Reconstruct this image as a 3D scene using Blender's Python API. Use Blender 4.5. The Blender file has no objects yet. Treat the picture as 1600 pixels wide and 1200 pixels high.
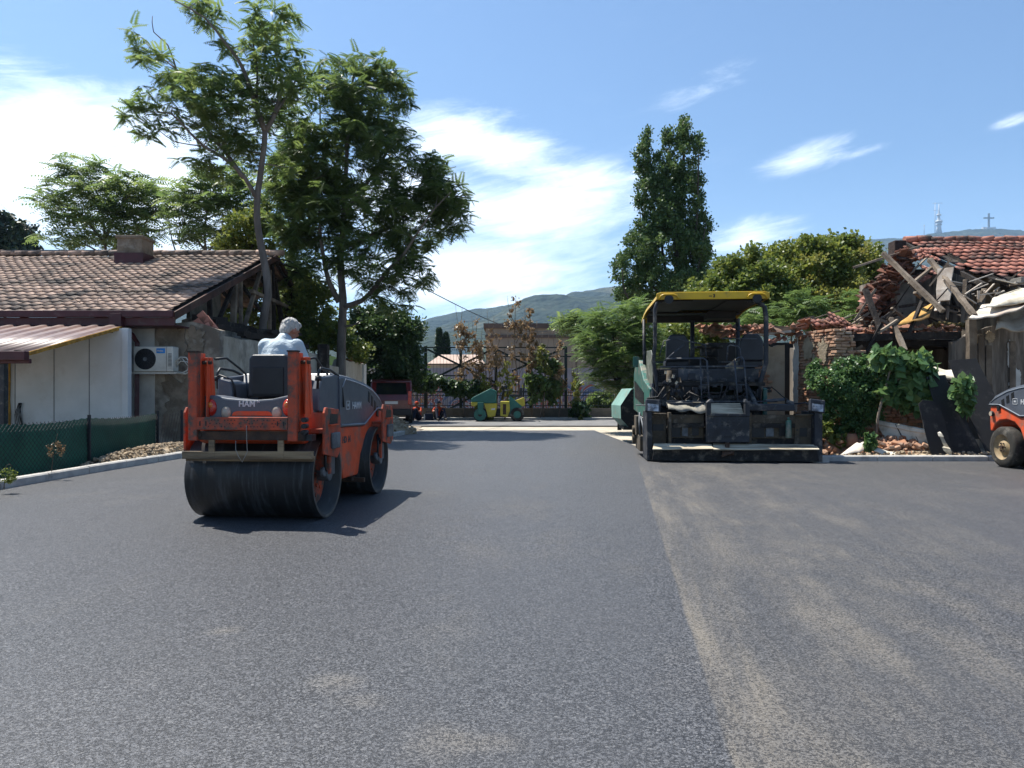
import bpy, bmesh, math, random
import numpy as np
from mathutils import Vector, Matrix, noise
random.seed(7); RNG = np.random.default_rng(7)
S = bpy.context.scene; COL = S.collection
R = math.radians
# ---------------------------------------------------------------- camera
HZ, F, CH = 615.0, 1150.0, 1.25          # horizon row, focal length in px, eye height
cam = bpy.data.cameras.new('camera'); co = bpy.data.objects.new('camera', cam); COL.objects.link(co)
cam.sensor_width = 36; cam.lens = F/1600*36; cam.shift_y = (HZ-600)/1600
cam.clip_start = .05; cam.clip_end = 30000
co.location = (0, 0, CH); co.rotation_euler = (R(90), 0, 0); S.camera = co
def P(px, py, d): return Vector(((px-800)/F*d, d, CH+(HZ-py)/F*d))
def G(px, py, z=0.0):
    d = (CH-z)*F/(py-HZ); return Vector(((px-800)/F*d, d, z))
# ---------------------------------------------------------------- world
SUNV = Vector((-.74, .53, 1.86)).normalized()
EL = math.asin(SUNV.z); AZ = math.atan2(SUNV.x, SUNV.y)
W = bpy.data.worlds.new('World'); S.world = W; W.use_nodes = True
nt = W.node_tree; N = nt.nodes; L = nt.links; N.clear()
def mth(nt, op, a, b=None, c=None, clamp=False):
    n = nt.nodes.new('ShaderNodeMath'); n.operation = op; n.use_clamp = clamp
    for i, v in enumerate((a, b, c)):
        if v is None: continue
        if isinstance(v, (int, float)): n.inputs[i].default_value = v
        else: nt.links.new(v, n.inputs[i])
    return n.outputs[0]
def sstep(nt, v, a, b):
    n = nt.nodes.new('ShaderNodeMapRange'); n.interpolation_type = 'SMOOTHSTEP'
    nt.links.new(v, n.inputs[0]); n.inputs[1].default_value = a; n.inputs[2].default_value = b
    return n.outputs[0]
sky = N.new('ShaderNodeTexSky'); sky.sky_type = 'NISHITA'; sky.sun_disc = False
sky.sun_elevation = EL; sky.sun_rotation = AZ; sky.altitude = 300; sky.air_density = 1.0; sky.dust_density = .6; sky.ozone_density = 1.6
tc = N.new('ShaderNodeTexCoord'); sp = N.new('ShaderNodeSeparateXYZ'); L.new(tc.outputs['Generated'], sp.inputs[0])
az = mth(nt, 'ARCTAN2', sp.outputs[0], sp.outputs[1]); el = mth(nt, 'ARCSINE', sp.outputs[2])
# wisps: wind-drawn cirrus noise in azimuth / elevation
cx = N.new('ShaderNodeCombineXYZ')
L.new(mth(nt, 'ADD', mth(nt, 'MULTIPLY', az, 1.0), mth(nt, 'MULTIPLY', el, .9)), cx.inputs[0])
L.new(mth(nt, 'ADD', mth(nt, 'MULTIPLY', el, 3.4), mth(nt, 'MULTIPLY', az, -.35)), cx.inputs[1])
def wn(scale, detail, rough, dist, off=0):
    n = N.new('ShaderNodeTexNoise'); n.inputs['Scale'].default_value = scale; n.inputs['Detail'].default_value = detail
    n.inputs['Roughness'].default_value = rough; n.inputs['Distortion'].default_value = dist
    mp = N.new('ShaderNodeMapping'); mp.inputs['Location'].default_value = (off, off*.7, 0)
    L.new(cx.outputs[0], mp.inputs[0]); L.new(mp.outputs[0], n.inputs[0]); return n.outputs[0]
n1 = wn(3.2, 9, .62, .5)
cx = N.new('ShaderNodeCombineXYZ')           # finer drawn-out fibres, tilted a little
L.new(mth(nt, 'ADD', mth(nt, 'MULTIPLY', az, 1.0), mth(nt, 'MULTIPLY', el, 1.3)), cx.inputs[0])
L.new(mth(nt, 'ADD', mth(nt, 'MULTIPLY', el, 6.5), mth(nt, 'MULTIPLY', az, -1.5)), cx.inputs[1])
n2 = wn(6.5, 10, .70, .6, 3.3)
BL = [  # px, py, rx, ry, tilt deg, strength
 (20, 250, 400, 185, -10, 1.15), (230, 300, 300, 190, -8, 1.1), (60, 130, 200, 70, -6, .7), (420, 170, 130, 70, 0, .8), (740, 222, 190, 66, -6, 1.05), (840, 322, 220, 84, 6, 1.15),
 (740, 420, 340, 84, 4, 1.1), (640, 310, 190, 110, 0, 1.0), (850, 478, 240, 60, 4, .8), (1160, 376, 150, 44, 14, .72),
 (1255, 250, 130, 34, 14, .66), (1360, 234, 90, 14, 8, .5), (1110, 138, 130, 44, 12, .46), (1585, 186, 60, 14, 10, .5), (-400, 200, 600, 240, 0, 1)]
mask = None
for (px, py, rx, ry, t, st) in BL:
    a0 = math.atan((px-800)/F); e0 = math.atan((HZ-py)/F*math.cos(a0)); k = math.cos(a0); ra = rx/F*k*k; re = ry/F*k
    da = mth(nt, 'SUBTRACT', az, a0); de = mth(nt, 'SUBTRACT', el, e0); c, s = math.cos(R(t)), math.sin(R(t))
    A = mth(nt, 'DIVIDE', mth(nt, 'ADD', mth(nt, 'MULTIPLY', da, c), mth(nt, 'MULTIPLY', de, s)), ra)
    B = mth(nt, 'DIVIDE', mth(nt, 'SUBTRACT', mth(nt, 'MULTIPLY', de, c), mth(nt, 'MULTIPLY', da, s)), re)
    q = mth(nt, 'ADD', mth(nt, 'MULTIPLY', A, A), mth(nt, 'MULTIPLY', B, B))
    m = mth(nt, 'MULTIPLY', mth(nt, 'SUBTRACT', 1.0, mth(nt, 'POWER', q, .6), clamp=True), st)
    mask = m if mask is None else mth(nt, 'SMOOTH_MAX', mask, m, .12)
dens = mth(nt, 'ADD', mth(nt, 'MULTIPLY', mask, 1.12), mth(nt, 'ADD', mth(nt, 'MULTIPLY', mth(nt, 'SUBTRACT', n1, .54), 1.5), mth(nt, 'MULTIPLY', mth(nt, 'SUBTRACT', n2, .52), 1.2)))
dens = mth(nt, 'MULTIPLY', sstep(nt, dens, .10, 1.15), sstep(nt, mask, .0, .34))
haz = sstep(nt, el, .30, -.02)                     # whiter air low over the horizon
mx0 = N.new('ShaderNodeMix'); mx0.data_type = 'RGBA'; L.new(mth(nt, 'MULTIPLY', haz, .42), mx0.inputs[0])
sm_ = N.new('ShaderNodeMix'); sm_.data_type = 'RGBA'; sm_.blend_type = 'MULTIPLY'; sm_.inputs[0].default_value = 1; L.new(sky.outputs[0], sm_.inputs[6]); sm_.inputs[7].default_value = (.86, 1.0, 1.10, 1)
L.new(sm_.outputs[2], mx0.inputs[6]); mx0.inputs[7].default_value = (5.6, 8.2, 11.5, 1)
mx = N.new('ShaderNodeMix'); mx.data_type = 'RGBA'; L.new(mth(nt, 'MULTIPLY', dens, .93), mx.inputs[0])
L.new(mx0.outputs[2], mx.inputs[6]); mx.inputs[7].default_value = (12.6, 13.4, 14.2, 1)
bg = N.new('ShaderNodeBackground'); bg.inputs[1].default_value = .075; wo = N.new('ShaderNodeOutputWorld')
L.new(mx.outputs[2], bg.inputs[0]); L.new(bg.outputs[0], wo.inputs[0])
# ---------------------------------------------------------------- sun, exposure
sl = bpy.data.lights.new('sun', 'SUN'); sl.energy = 5.0; sl.angle = R(.53); sl.color = (1, .955, .88)
so = bpy.data.objects.new('sun', sl); COL.objects.link(so); so.location = (0, 0, 40)
so.rotation_euler = (-SUNV).to_track_quat('-Z', 'Y').to_euler()
S.view_settings.view_transform = 'Standard'; S.view_settings.look = 'None'; S.view_settings.exposure = 1.0; S.view_settings.gamma = 1
S.cycles.max_bounces = 7; S.cycles.transparent_max_bounces = 8; S.cycles.volume_bounces = 0; S.cycles.sample_clamp_indirect = 5
S.cycles.use_denoising = True; S.cycles.denoising_prefilter = 'ACCURATE'; S.cycles.diffuse_bounces = 5
# ---------------------------------------------------------------- material helpers
def lin(h):
    if isinstance(h, str):
        h = tuple(int(h[i:i+2], 16)/255 for i in (0, 2, 4))
        return tuple(c/12.92 if c <= .04045 else ((c+.055)/1.055)**2.4 for c in h)
    return h
def pm(name, c1, c2=None, scale=3, rough=.7, metal=0, bump=0, bscale=40, dirt=None, dscale=2, damt=.5, spec=.4, stretch=(1,1,1), rnd=None, coat=0, det=6):
    """procedural material: two-tone noise + optional dirt + bump; rnd: colour for the per-face attribute"""
    m = bpy.data.materials.new(name); m.use_nodes = True; t = m.node_tree; b = t.nodes['Principled BSDF']
    tcn = t.nodes.new('ShaderNodeTexCoord'); mp = t.nodes.new('ShaderNodeMapping'); mp.inputs['Scale'].default_value = stretch
    t.links.new(tcn.outputs['Object'], mp.inputs[0])
    def nz(s, d=det, r=.6):
        n = t.nodes.new('ShaderNodeTexNoise'); n.inputs['Scale'].default_value = s; n.inputs['Detail'].default_value = d; n.inputs['Roughness'].default_value = r
        t.links.new(mp.outputs[0], n.inputs[0]); return n.outputs[0]
    def mix(f, a, bb):
        n = t.nodes.new('ShaderNodeMix'); n.data_type = 'RGBA'
        if isinstance(f, (int, float)): n.inputs[0].default_value = f
        else: t.links.new(f, n.inputs[0])
        for i, v in ((6, a), (7, bb)):
            if isinstance(v, tuple): n.inputs[i].default_value = (*v[:3], 1)
            else: t.links.new(v, n.inputs[i])
        return n.outputs[2]
    c1 = lin(c1); c2 = lin(c2) if c2 else tuple(x*.75 for x in c1)
    col = mix(sstep(t, nz(scale), .35, .65), c1, c2)
    if rnd:
        at = t.nodes.new('ShaderNodeAttribute'); at.attribute_name = 'rnd'; col = mix(mth(t, 'MULTIPLY', at.outputs['Fac'], .85), col, lin(rnd))
    if dirt: 
        f = mth(t, 'MULTIPLY', sstep(t, nz(dscale, 8, .7), .62-.25*damt, .78-.2*damt), min(1, damt+.3)); col = mix(f, col, lin(dirt))
    t.links.new(col, b.inputs['Base Color'])
    t.links.new(mth(t, 'ADD', mth(t, 'MULTIPLY', nz(scale*3), .25), rough-.12, clamp=True), b.inputs['Roughness'])
    b.inputs['Metallic'].default_value = metal; b.inputs['Specular IOR Level'].default_value = spec; b.inputs['Coat Weight'].default_value = coat
    if bump:
        bp = t.nodes.new('ShaderNodeBump'); bp.inputs['Strength'].default_value = min(1, bump); bp.inputs['Distance'].default_value = .02 if bump <= 1 else .02*bump
        t.links.new(nz(bscale, 6), bp.inputs['Height']); t.links.new(bp.outputs[0], b.inputs['Normal'])
    return m
def leafmat(name, c1, c2, trans=.35):
    m = bpy.data.materials.new(name); m.use_nodes = True; t = m.node_tree; b = t.nodes['Principled BSDF']; o = t.nodes['Material Output']
    at = t.nodes.new('ShaderNodeAttribute'); at.attribute_name = 'rnd'
    n = t.nodes.new('ShaderNodeMix'); n.data_type = 'RGBA'; t.links.new(at.outputs['Fac'], n.inputs[0])
    n.inputs[6].default_value = (*lin(c1), 1); n.inputs[7].default_value = (*lin(c2), 1)
    t.links.new(n.outputs[2], b.inputs['Base Color']); b.inputs['Roughness'].default_value = .45; b.inputs['Specular IOR Level'].default_value = .35
    tr = t.nodes.new('ShaderNodeBsdfTranslucent'); hs = t.nodes.new('ShaderNodeHueSaturation'); hs.inputs['Hue'].default_value = .482
    hs.inputs['Saturation'].default_value = 1.0; hs.inputs['Value'].default_value = 1.7; t.links.new(n.outputs[2], hs.inputs['Color']); t.links.new(hs.outputs[0], tr.inputs[0])
    ms = t.nodes.new('ShaderNodeMixShader'); ms.inputs[0].default_value = trans
    t.links.new(b.outputs[0], ms.inputs[1]); t.links.new(tr.outputs[0], ms.inputs[2]); t.links.new(ms.outputs[0], o.inputs[0])
    return m
# ---------------------------------------------------------------- object helpers
def tag(o, label=None, cat=None, group=None, kind=None):
    if label: o['label'] = label
    if cat: o['category'] = cat
    if group: o['group'] = group
    if kind: o['kind'] = kind
    return o
def thing(name, label, cat, loc=(0,0,0), rz=0, group=None):
    o = bpy.data.objects.new(name, None); COL.objects.link(o); o.empty_display_size = .2
    o.location = loc; o.rotation_euler = (0, 0, rz); return tag(o, label, cat, group)
def link(name, me, mat, parent=None, world=False):
    o = bpy.data.objects.new(name, me); COL.objects.link(o)
    if mat: me.materials.append(mat)
    if parent is not None:
        o.parent = parent
        if world:
            q = parent
            while q is not None: o.location = o.location - q.location; q = q.parent if (q.parent and q.parent.type == 'EMPTY') else None
            if parent.type != 'EMPTY': o.location = (0, 0, 0)
    return o
class MB:
    def __init__(s): s.v = []; s.f = []; s.r = []; s.sm = []
    def add(s, vs, fs, r=0.0, smooth=False):
        k = len(s.v); s.v += [tuple(v) for v in vs]
        for f in fs: s.f.append(tuple(i+k for i in f)); s.r.append(r); s.sm.append(smooth)
        return s
    def box(s, c, d, rot=None, r=0.0, taper=1.0):
        x, y, z = d[0]/2, d[1]/2, d[2]/2; c = Vector(c)
        vs = [Vector((sx*x*(taper if sz > 0 else 1), sy*y*(taper if sz > 0 else 1), sz*z)) for sz in (-1, 1) for sy in (-1, 1) for sx in (-1, 1)]
        if rot is not None: M = Matrix.Rotation(rot[2], 3, 'Z') @ Matrix.Rotation(rot[1], 3, 'Y') @ Matrix.Rotation(rot[0], 3, 'X'); vs = [M @ v for v in vs]
        return s.add([v+c for v in vs], [(0,2,3,1),(4,5,7,6),(0,1,5,4),(2,6,7,3),(0,4,6,2),(1,3,7,5)], r)
    def b2(s, a, b, r=0.0):   # box from two corners
        return s.box([(a[i]+b[i])/2 for i in range(3)], [abs(b[i]-a[i]) for i in range(3)], r=r)
    def bar(s, p0, p1, w, h, up=(0,0,1), r=0.0, rough=0):
        p0, p1 = Vector(p0), Vector(p1); d = (p1-p0).normalized(); u = Vector(up)
        if abs(d.dot(u)) > .98: u = Vector((0, 1, 0))
        x = d.cross(u).normalized(); z = x.cross(d); n = 1 if not rough else max(2, int((p1-p0).length/.25)); vs = []
        for i in range(n+1):
            c = p0.lerp(p1, i/n); k = 1+random.uniform(-rough, rough)
            if rough: c = c+Vector([random.uniform(-.25, .25)*rough*max(w, h) for _ in range(3)])
            vs += [c+x*sx*w/2*k+z*sz*h/2*k for sx, sz in ((-1,-1),(1,-1),(1,1),(-1,1))]
        fs = [(3,2,1,0), tuple(n*4+i for i in (0,1,2,3))]
        for i in range(n):
            for j in range(4): a = i*4+j; b = i*4+(j+1)%4; fs.append((a, b, b+4, a+4))
        return s.add(vs, fs, r)
    def tube(s, pts, rad, n=8, r=0.0, caps=True, smooth=True):
        pts = [Vector(p) for p in pts]; m = len(pts)
        rad = [rad]*m if isinstance(rad, (int, float)) else list(rad); vs = []; x = None
        for i, p in enumerate(pts):
            d = (pts[min(i+1, m-1)]-pts[max(i-1, 0)])
            d = d.normalized() if d.length > 1e-9 else Vector((0,0,1))
            if x is None:
                u = Vector((0,0,1)) if abs(d.z) < .9 else Vector((1,0,0)); x = d.cross(u).normalized()
            else:
                x = (x-d*x.dot(d)); x = x.normalized() if x.length > 1e-6 else d.orthogonal().normalized()
            y = d.cross(x)
            for k in range(n): a = 2*math.pi*k/n; vs.append(p+(x*math.cos(a)+y*math.sin(a))*rad[i])
        fs = []
        for i in range(m-1):
            for k in range(n): a = i*n+k; b = i*n+(k+1)%n; fs.append((a, b, b+n, a+n))
        s.add(vs, fs, r, smooth)
        if caps: k = len(s.v)-len(vs); s.f += [tuple(k+i for i in range(n))[::-1], tuple(k+(m-1)*n+i for i in range(n))]; s.r += [r, r]; s.sm += [False, False]
        return s
    def cyl(s, p0, p1, r0, r1=None, n=20, r=0.0, smooth=True): return s.tube([p0, p1], [r0, r0 if r1 is None else r1], n, r, True, smooth)
    def lathe(s, prof, axis='X', c=(0,0,0), n=48, r=0.0, smooth=True):   # prof: (along, radius)
        vs = []; m = len(prof); c = Vector(c)
        for a, q in prof:
            for k in range(n):
                t = 2*math.pi*k/n; u, w = q*math.cos(t), q*math.sin(t)
                vs.append(c+Vector({'X': (a, u, w), 'Y': (w, a, u), 'Z': (u, w, a)}[axis]))
        fs = [(i*n+k, i*n+(k+1)%n, (i+1)*n+(k+1)%n, (i+1)*n+k) for i in range(m-1) for k in range(n)]
        return s.add(vs, fs, r, smooth)
    def prism(s, poly, ax, a, b, r=0.0):   # poly in the two other axes, extruded along ax from a to b
        n = len(poly)
        mk = {'X': lambda p, t: (t, p[0], p[1]), 'Y': lambda p, t: (p[0], t, p[1]), 'Z': lambda p, t: (p[0], p[1], t)}[ax]
        vs = [mk(p, a) for p in poly]+[mk(p, b) for p in poly]
        return s.add(vs, [tuple(range(n))[::-1], tuple(range(n, 2*n))]+[(i, (i+1)%n, n+(i+1)%n, n+i) for i in range(n)], r)
    def rock(s, c, sz, r=0.0):
        c = Vector(c); t = [Vector((0,0,1))]+[Vector((math.cos(a)*.9, math.sin(a)*.9, h)) for h, o in ((.35, 0), (-.35, .5)) for a in [(k+o)*math.pi*2/5 for k in range(5)]]+[Vector((0,0,-1))]
        M = Matrix.Rotation(random.uniform(0, 6.3), 3, 'Z') @ Matrix.Rotation(random.uniform(0, 3), 3, 'X'); sc = Vector((random.uniform(.7, 1.4), random.uniform(.7, 1.2), random.uniform(.5, 1)))
        vs = [c+M @ Vector([a*b*sz*random.uniform(.75, 1.2) for a, b in zip(v, sc)]) for v in t]
        fs = [(0, 1+k, 1+(k+1)%5) for k in range(5)]+[(11, 6+(k+1)%5, 6+k) for k in range(5)]
        for k in range(5): fs += [(1+k, 6+k, 1+(k+1)%5), (1+(k+1)%5, 6+k, 6+(k+1)%5)]
        return s.add(vs, fs, r)
    def build(s, name, mat, parent=None, world=False, bevel=0, segs=2, fix=True, smooth=None):
        me = bpy.data.meshes.new(name); me.from_pydata(s.v, [], s.f)
        if fix:
            bm = bmesh.new(); bm.from_mesh(me); bmesh.ops.recalc_face_normals(bm, faces=bm.faces); bm.to_mesh(me); bm.free()
        me.attributes.new('rnd', 'FLOAT', 'FACE').data.foreach_set('value', s.r)
        me.polygons.foreach_set('use_smooth', s.sm if smooth is None else [smooth]*len(s.f))
        o = link(name, me, mat, parent, world)
        if bevel:
            md = o.modifiers.new('b', 'BEVEL'); md.width = bevel; md.segments = segs; md.limit_method = 'ANGLE'; md.angle_limit = R(35); md.harden_normals = False
        return o
def npmesh(name, V, Fc, rnd, mat, parent=None, world=False, smooth=False):
    V = np.asarray(V, np.float32); Fc = np.asarray(Fc, np.int32); k = Fc.shape[1]; n = len(Fc)
    me = bpy.data.meshes.new(name); me.vertices.add(len(V)); me.vertices.foreach_set('co', V.ravel())
    me.loops.add(n*k); me.loops.foreach_set('vertex_index', Fc.ravel()); me.polygons.add(n)
    me.polygons.foreach_set('loop_start', np.arange(0, n*k, k, dtype=np.int32)); me.polygons.foreach_set('loop_total', np.full(n, k, np.int32))
    if smooth: me.polygons.foreach_set('use_smooth', np.ones(n, bool))
    me.update(calc_edges=True)
    if rnd is not None: me.attributes.new('rnd', 'FLOAT', 'FACE').data.foreach_set('value', np.asarray(rnd, np.float32))
    return link(name, me, mat, parent, world)
def text(name, body, size, mat, parent, loc, rot, ext=.002, align='LEFT', bold=.0):
    cu = bpy.data.curves.new(name, 'FONT'); cu.body = body; cu.size = size; cu.extrude = ext; cu.align_x = align; cu.offset = bold; cu.resolution_u = 3
    tmp = bpy.data.objects.new(name+'_t', cu); COL.objects.link(tmp)
    me = bpy.data.meshes.new_from_object(tmp.evaluated_get(bpy.context.evaluated_depsgraph_get())); bpy.data.objects.remove(tmp)
    o = link(name, me, mat, parent); o.location = loc; o.rotation_euler = rot; return o
def blob(name, caps, mat, parent=None, voxel=.012, smooth=4, balls=()):
    """one continuous skin round tapered capsules: voxel-remeshed union"""
    mb = MB(); nu, nv = 14, 8
    T0 = [(math.cos(2*math.pi*i/nu)*math.sin(math.pi*j/nv), math.sin(2*math.pi*i/nu)*math.sin(math.pi*j/nv), math.cos(math.pi*j/nv)) for j in range(1, nv) for i in range(nu)]+[(0, 0, 1), (0, 0, -1)]
    TF = [(j*nu+i, (j+1)*nu+i, (j+1)*nu+(i+1)%nu, j*nu+(i+1)%nu) for j in range(nv-2) for i in range(nu)]+[(nu*(nv-1), i, (i+1)%nu) for i in range(nu)]+[(nu*(nv-1)+1, (nv-2)*nu+(i+1)%nu, (nv-2)*nu+i) for i in range(nu)]
    def ball(c, rr, M=None):
        c = Vector(c); vs = [Vector((v[0]*rr[0], v[1]*rr[1], v[2]*rr[2])) for v in T0]; mb.add([(M @ v if M else v)+c for v in vs], TF)
    for c in caps:
        p0, p1 = Vector(c[0]), Vector(c[1]); n = max(2, int((p1-p0).length/(.55*min(c[2], c[3])))+1)
        for i in range(n+1): t = i/n; q = c[2]*(1-t)+c[3]*t; ball(p0.lerp(p1, t), (q, q, q))
    for b in balls: ball(b[0], b[1], b[2] if len(b) > 2 else None)
    me = bpy.data.meshes.new(name); me.from_pydata(mb.v, [], mb.f)
    tmp = bpy.data.objects.new(name+'_t', me); COL.objects.link(tmp)
    md = tmp.modifiers.new('r', 'REMESH'); md.mode = 'VOXEL'; md.voxel_size = voxel; md.use_smooth_shade = True
    sm = tmp.modifiers.new('s', 'SMOOTH'); sm.iterations = smooth; sm.factor = .5
    me2 = bpy.data.meshes.new_from_object(tmp.evaluated_get(bpy.context.evaluated_depsgraph_get())); bpy.data.objects.remove(tmp)
    me2.polygons.foreach_set('use_smooth', [True]*len(me2.polygons))
    return link(name, me2, mat, parent)
# ================================================================ SETTING
def asphalt_mat():
    m = bpy.data.materials.new('asphalt'); m.use_nodes = True; t = m.node_tree; b = t.nodes['Principled BSDF']
    g = t.nodes.new('ShaderNodeNewGeometry'); s = t.nodes.new('ShaderNodeSeparateXYZ'); t.links.new(g.outputs['Position'], s.inputs[0])
    X, Y = s.outputs[0], s.outputs[1]
    def vec(x, y, z=0.0):
        c = t.nodes.new('ShaderNodeCombineXYZ')
        for i, v in enumerate((x, y, z)):
            if isinstance(v, (int, float)): c.inputs[i].default_value = v
            else: t.links.new(v, c.inputs[i])
        return c.outputs[0]
    def nz(v, sc, d=5, r=.6):
        n = t.nodes.new('ShaderNodeTexNoise'); n.inputs['Scale'].default_value = sc; n.inputs['Detail'].default_value = d; n.inputs['Roughness'].default_value = r
        t.links.new(v, n.inputs[0]); return n.outputs[0]
    def vor(v, sc, out='Color'):
        n = t.nodes.new('ShaderNodeTexVoronoi'); n.inputs['Scale'].default_value = sc; t.links.new(v, n.inputs[0]); return n
    def mix(f, a, c):
        n = t.nodes.new('ShaderNodeMix'); n.data_type = 'RGBA'
        if isinstance(f, (int, float)): n.inputs[0].default_value = f
        else: t.links.new(f, n.inputs[0])
        for i, v in ((6, a), (7, c)):
            if isinstance(v, tuple): n.inputs[i].default_value = (*v, 1)
            else: t.links.new(v, n.inputs[i])
        return n.outputs[2]
    pos = g.outputs['Position']
    warp = vec(mth(t, 'ADD', X, mth(t, 'MULTIPLY', nz(pos, 60, 2), .01)), Y)
    v1 = vor(warp, 120); v2 = vor(pos, 260)
    sc1 = t.nodes.new('ShaderNodeSeparateColor'); t.links.new(v1.outputs['Color'], sc1.inputs[0])
    sc2 = t.nodes.new('ShaderNodeSeparateColor'); t.links.new(v2.outputs['Color'], sc2.inputs[0])
    grain = mth(t, 'ADD', mth(t, 'MULTIPLY', sc1.outputs[0], .6), mth(t, 'MULTIPLY', sc2.outputs[0], .4))
    base = mix(sstep(t, grain, .26, .95), (.006, .0066, .0085), (.150, .153, .162))
    base = mix(mth(t, 'MULTIPLY', sstep(t, sc1.outputs[1], .95, .98), .55), base, (.27, .265, .26))   # pale chips
    # broad unevenness of the mat
    base = mix(mth(t, 'MULTIPLY', sstep(t, nz(pos, .35, 4), .4, .7), .35), base, (.075, .074, .077))
    # right lane: older pass, browner, with dust dragged along the joint
    sd = mth(t, 'SUBTRACT', mth(t, 'SUBTRACT', X, mth(t, 'MULTIPLY', Y, .142)), .39)
    sdw = mth(t, 'ADD', sd, mth(t, 'MULTIPLY', mth(t, 'SUBTRACT', nz(pos, 3, 3), .5), .03))
    right = sstep(t, sdw, -.012, .012)
    along = vec(mth(t, 'MULTIPLY', sd, 2.6), mth(t, 'MULTIPLY', Y, .38))
    streak = nz(along, 1.0, 6, .62); streak2 = nz(vec(mth(t, 'MULTIPLY', sd, 9), mth(t, 'MULTIPLY', Y, .8), 4.0), 1.0, 5, .6)
    fall = mth(t, 'MULTIPLY', sstep(t, sdw, 3.6, .1), sstep(t, Y, 13.3, 11.5))
    edge = mth(t, 'MULTIPLY', sstep(t, mth(t, 'ADD', sdw, mth(t, 'MULTIPLY', nz(pos, .9, 5), .8)), 1.3, .30), .11)
    dustv = mth(t, 'ADD', mth(t, 'ADD', mth(t, 'MULTIPLY', streak, .75), mth(t, 'MULTIPLY', streak2, .38)), edge)
    dust = mth(t, 'MULTIPLY', mth(t, 'MULTIPLY', mth(t, 'MULTIPLY', sstep(t, dustv, .48, .92), .85), fall), right)
    # small sand spills on the left lane
    for (px, py, rx, ry) in ((520, 1068, .16, .15), (565, 1095, .15, .11), (690, 1160, .20, .20), (760, 1165, .16, .12), (350, 985, .14, .10), (1230, 850, .3, .9), (1400, 960, .25, .9)):
        q = G(px, py)
        e = mth(t, 'ADD', mth(t, 'POWER', mth(t, 'DIVIDE', mth(t, 'ABSOLUTE', mth(t, 'SUBTRACT', X, q.x)), rx), 2), mth(t, 'POWER', mth(t, 'DIVIDE', mth(t, 'ABSOLUTE', mth(t, 'SUBTRACT', Y, q.y)), ry), 2))
        k = mth(t, 'MULTIPLY', sstep(t, mth(t, 'SUBTRACT', mth(t, 'MULTIPLY', nz(pos, 3.5, 6, .7), 2.4), e), .0, 2.6), .62)
        dust = mth(t, 'MAXIMUM', dust, k)
    gen = mth(t, 'MULTIPLY', sstep(t, nz(vec(mth(t, 'MULTIPLY', X, .8), mth(t, 'MULTIPLY', Y, .5), 2.0), .8, 7, .65), .52, .74), .28)
    dust = mth(t, 'MAXIMUM', dust, gen)
    lap = mth(t, 'MULTIPLY', mth(t, 'SUBTRACT', nz(vec(mth(t, 'MULTIPLY', sd, 1.1), mth(t, 'MULTIPLY', Y, .03), 9.0), 1.6, 3, .7), .5), .9)
    base = mix(mth(t, 'ADD', .18, lap, clamp=True), base, (.064, .066, .071))
    base = mix(mth(t, 'MULTIPLY', right, .26), base, (.070, .064, .056))
    film = mth(t, 'MULTIPLY', mth(t, 'MULTIPLY', right, sstep(t, sdw, 5.0, .6)), mth(t, 'MULTIPLY', sstep(t, mth(t, 'ADD', mth(t, 'MULTIPLY', streak, .6), mth(t, 'MULTIPLY', nz(pos, 1.3, 6, .65), .4)), .40, .66), .52))
    dust = mth(t, 'MAXIMUM', dust, mth(t, 'MULTIPLY', film, sstep(t, Y, 14.5, 12)))
    dg = mth(t, 'MULTIPLY', dust, sstep(t, mth(t, 'ADD', grain, mth(t, 'MULTIPLY', dust, .45)), .42, .72))
    base = mix(mth(t, 'MULTIPLY', dg, .66), base, (.275, .235, .175))
    t.links.new(base, b.inputs['Base Color'])
    b.inputs['Specular IOR Level'].default_value = .42
    t.links.new(mth(t, 'ADD', .47, mth(t, 'MULTIPLY', dust, .3)), b.inputs['Roughness'])
    h = mth(t, 'ADD', mth(t, 'MULTIPLY', sc1.outputs[2], .7), mth(t, 'ADD', mth(t, 'MULTIPLY', sc2.outputs[2], .5), mth(t, 'MULTIPLY', nz(pos, 160, 2), .6)))
    bp = t.nodes.new('ShaderNodeBump'); bp.inputs['Strength'].default_value = .85; bp.inputs['Distance'].default_value = .006
    t.links.new(h, bp.inputs['Height']); t.links.new(bp.outputs[0], b.inputs['Normal'])
    return m
M = {}
M['asphalt'] = asphalt_mat()
M['street'] = pm('old street', (.17,.165,.16), (.12,.12,.12), 1.5, .85, bump=.3, bscale=60)
M['dirt'] = pm('dry dirt', (.26,.215,.16), (.17,.14,.105), 1.2, .95, bump=1, bscale=14, dirt=(.33,.3,.25))
M['sand'] = pm('crushed stone base', (.47,.42,.335), (.36,.32,.25), 1.1, .95, bump=.8, bscale=35, dirt=(.22,.19,.15), dscale=1.5)
M['kerb'] = pm('kerb concrete', (.46,.44,.40), (.36,.345,.32), 6, .85, bump=.25, bscale=80, dirt=(.2,.19,.17), dscale=3, damt=.3)
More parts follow.
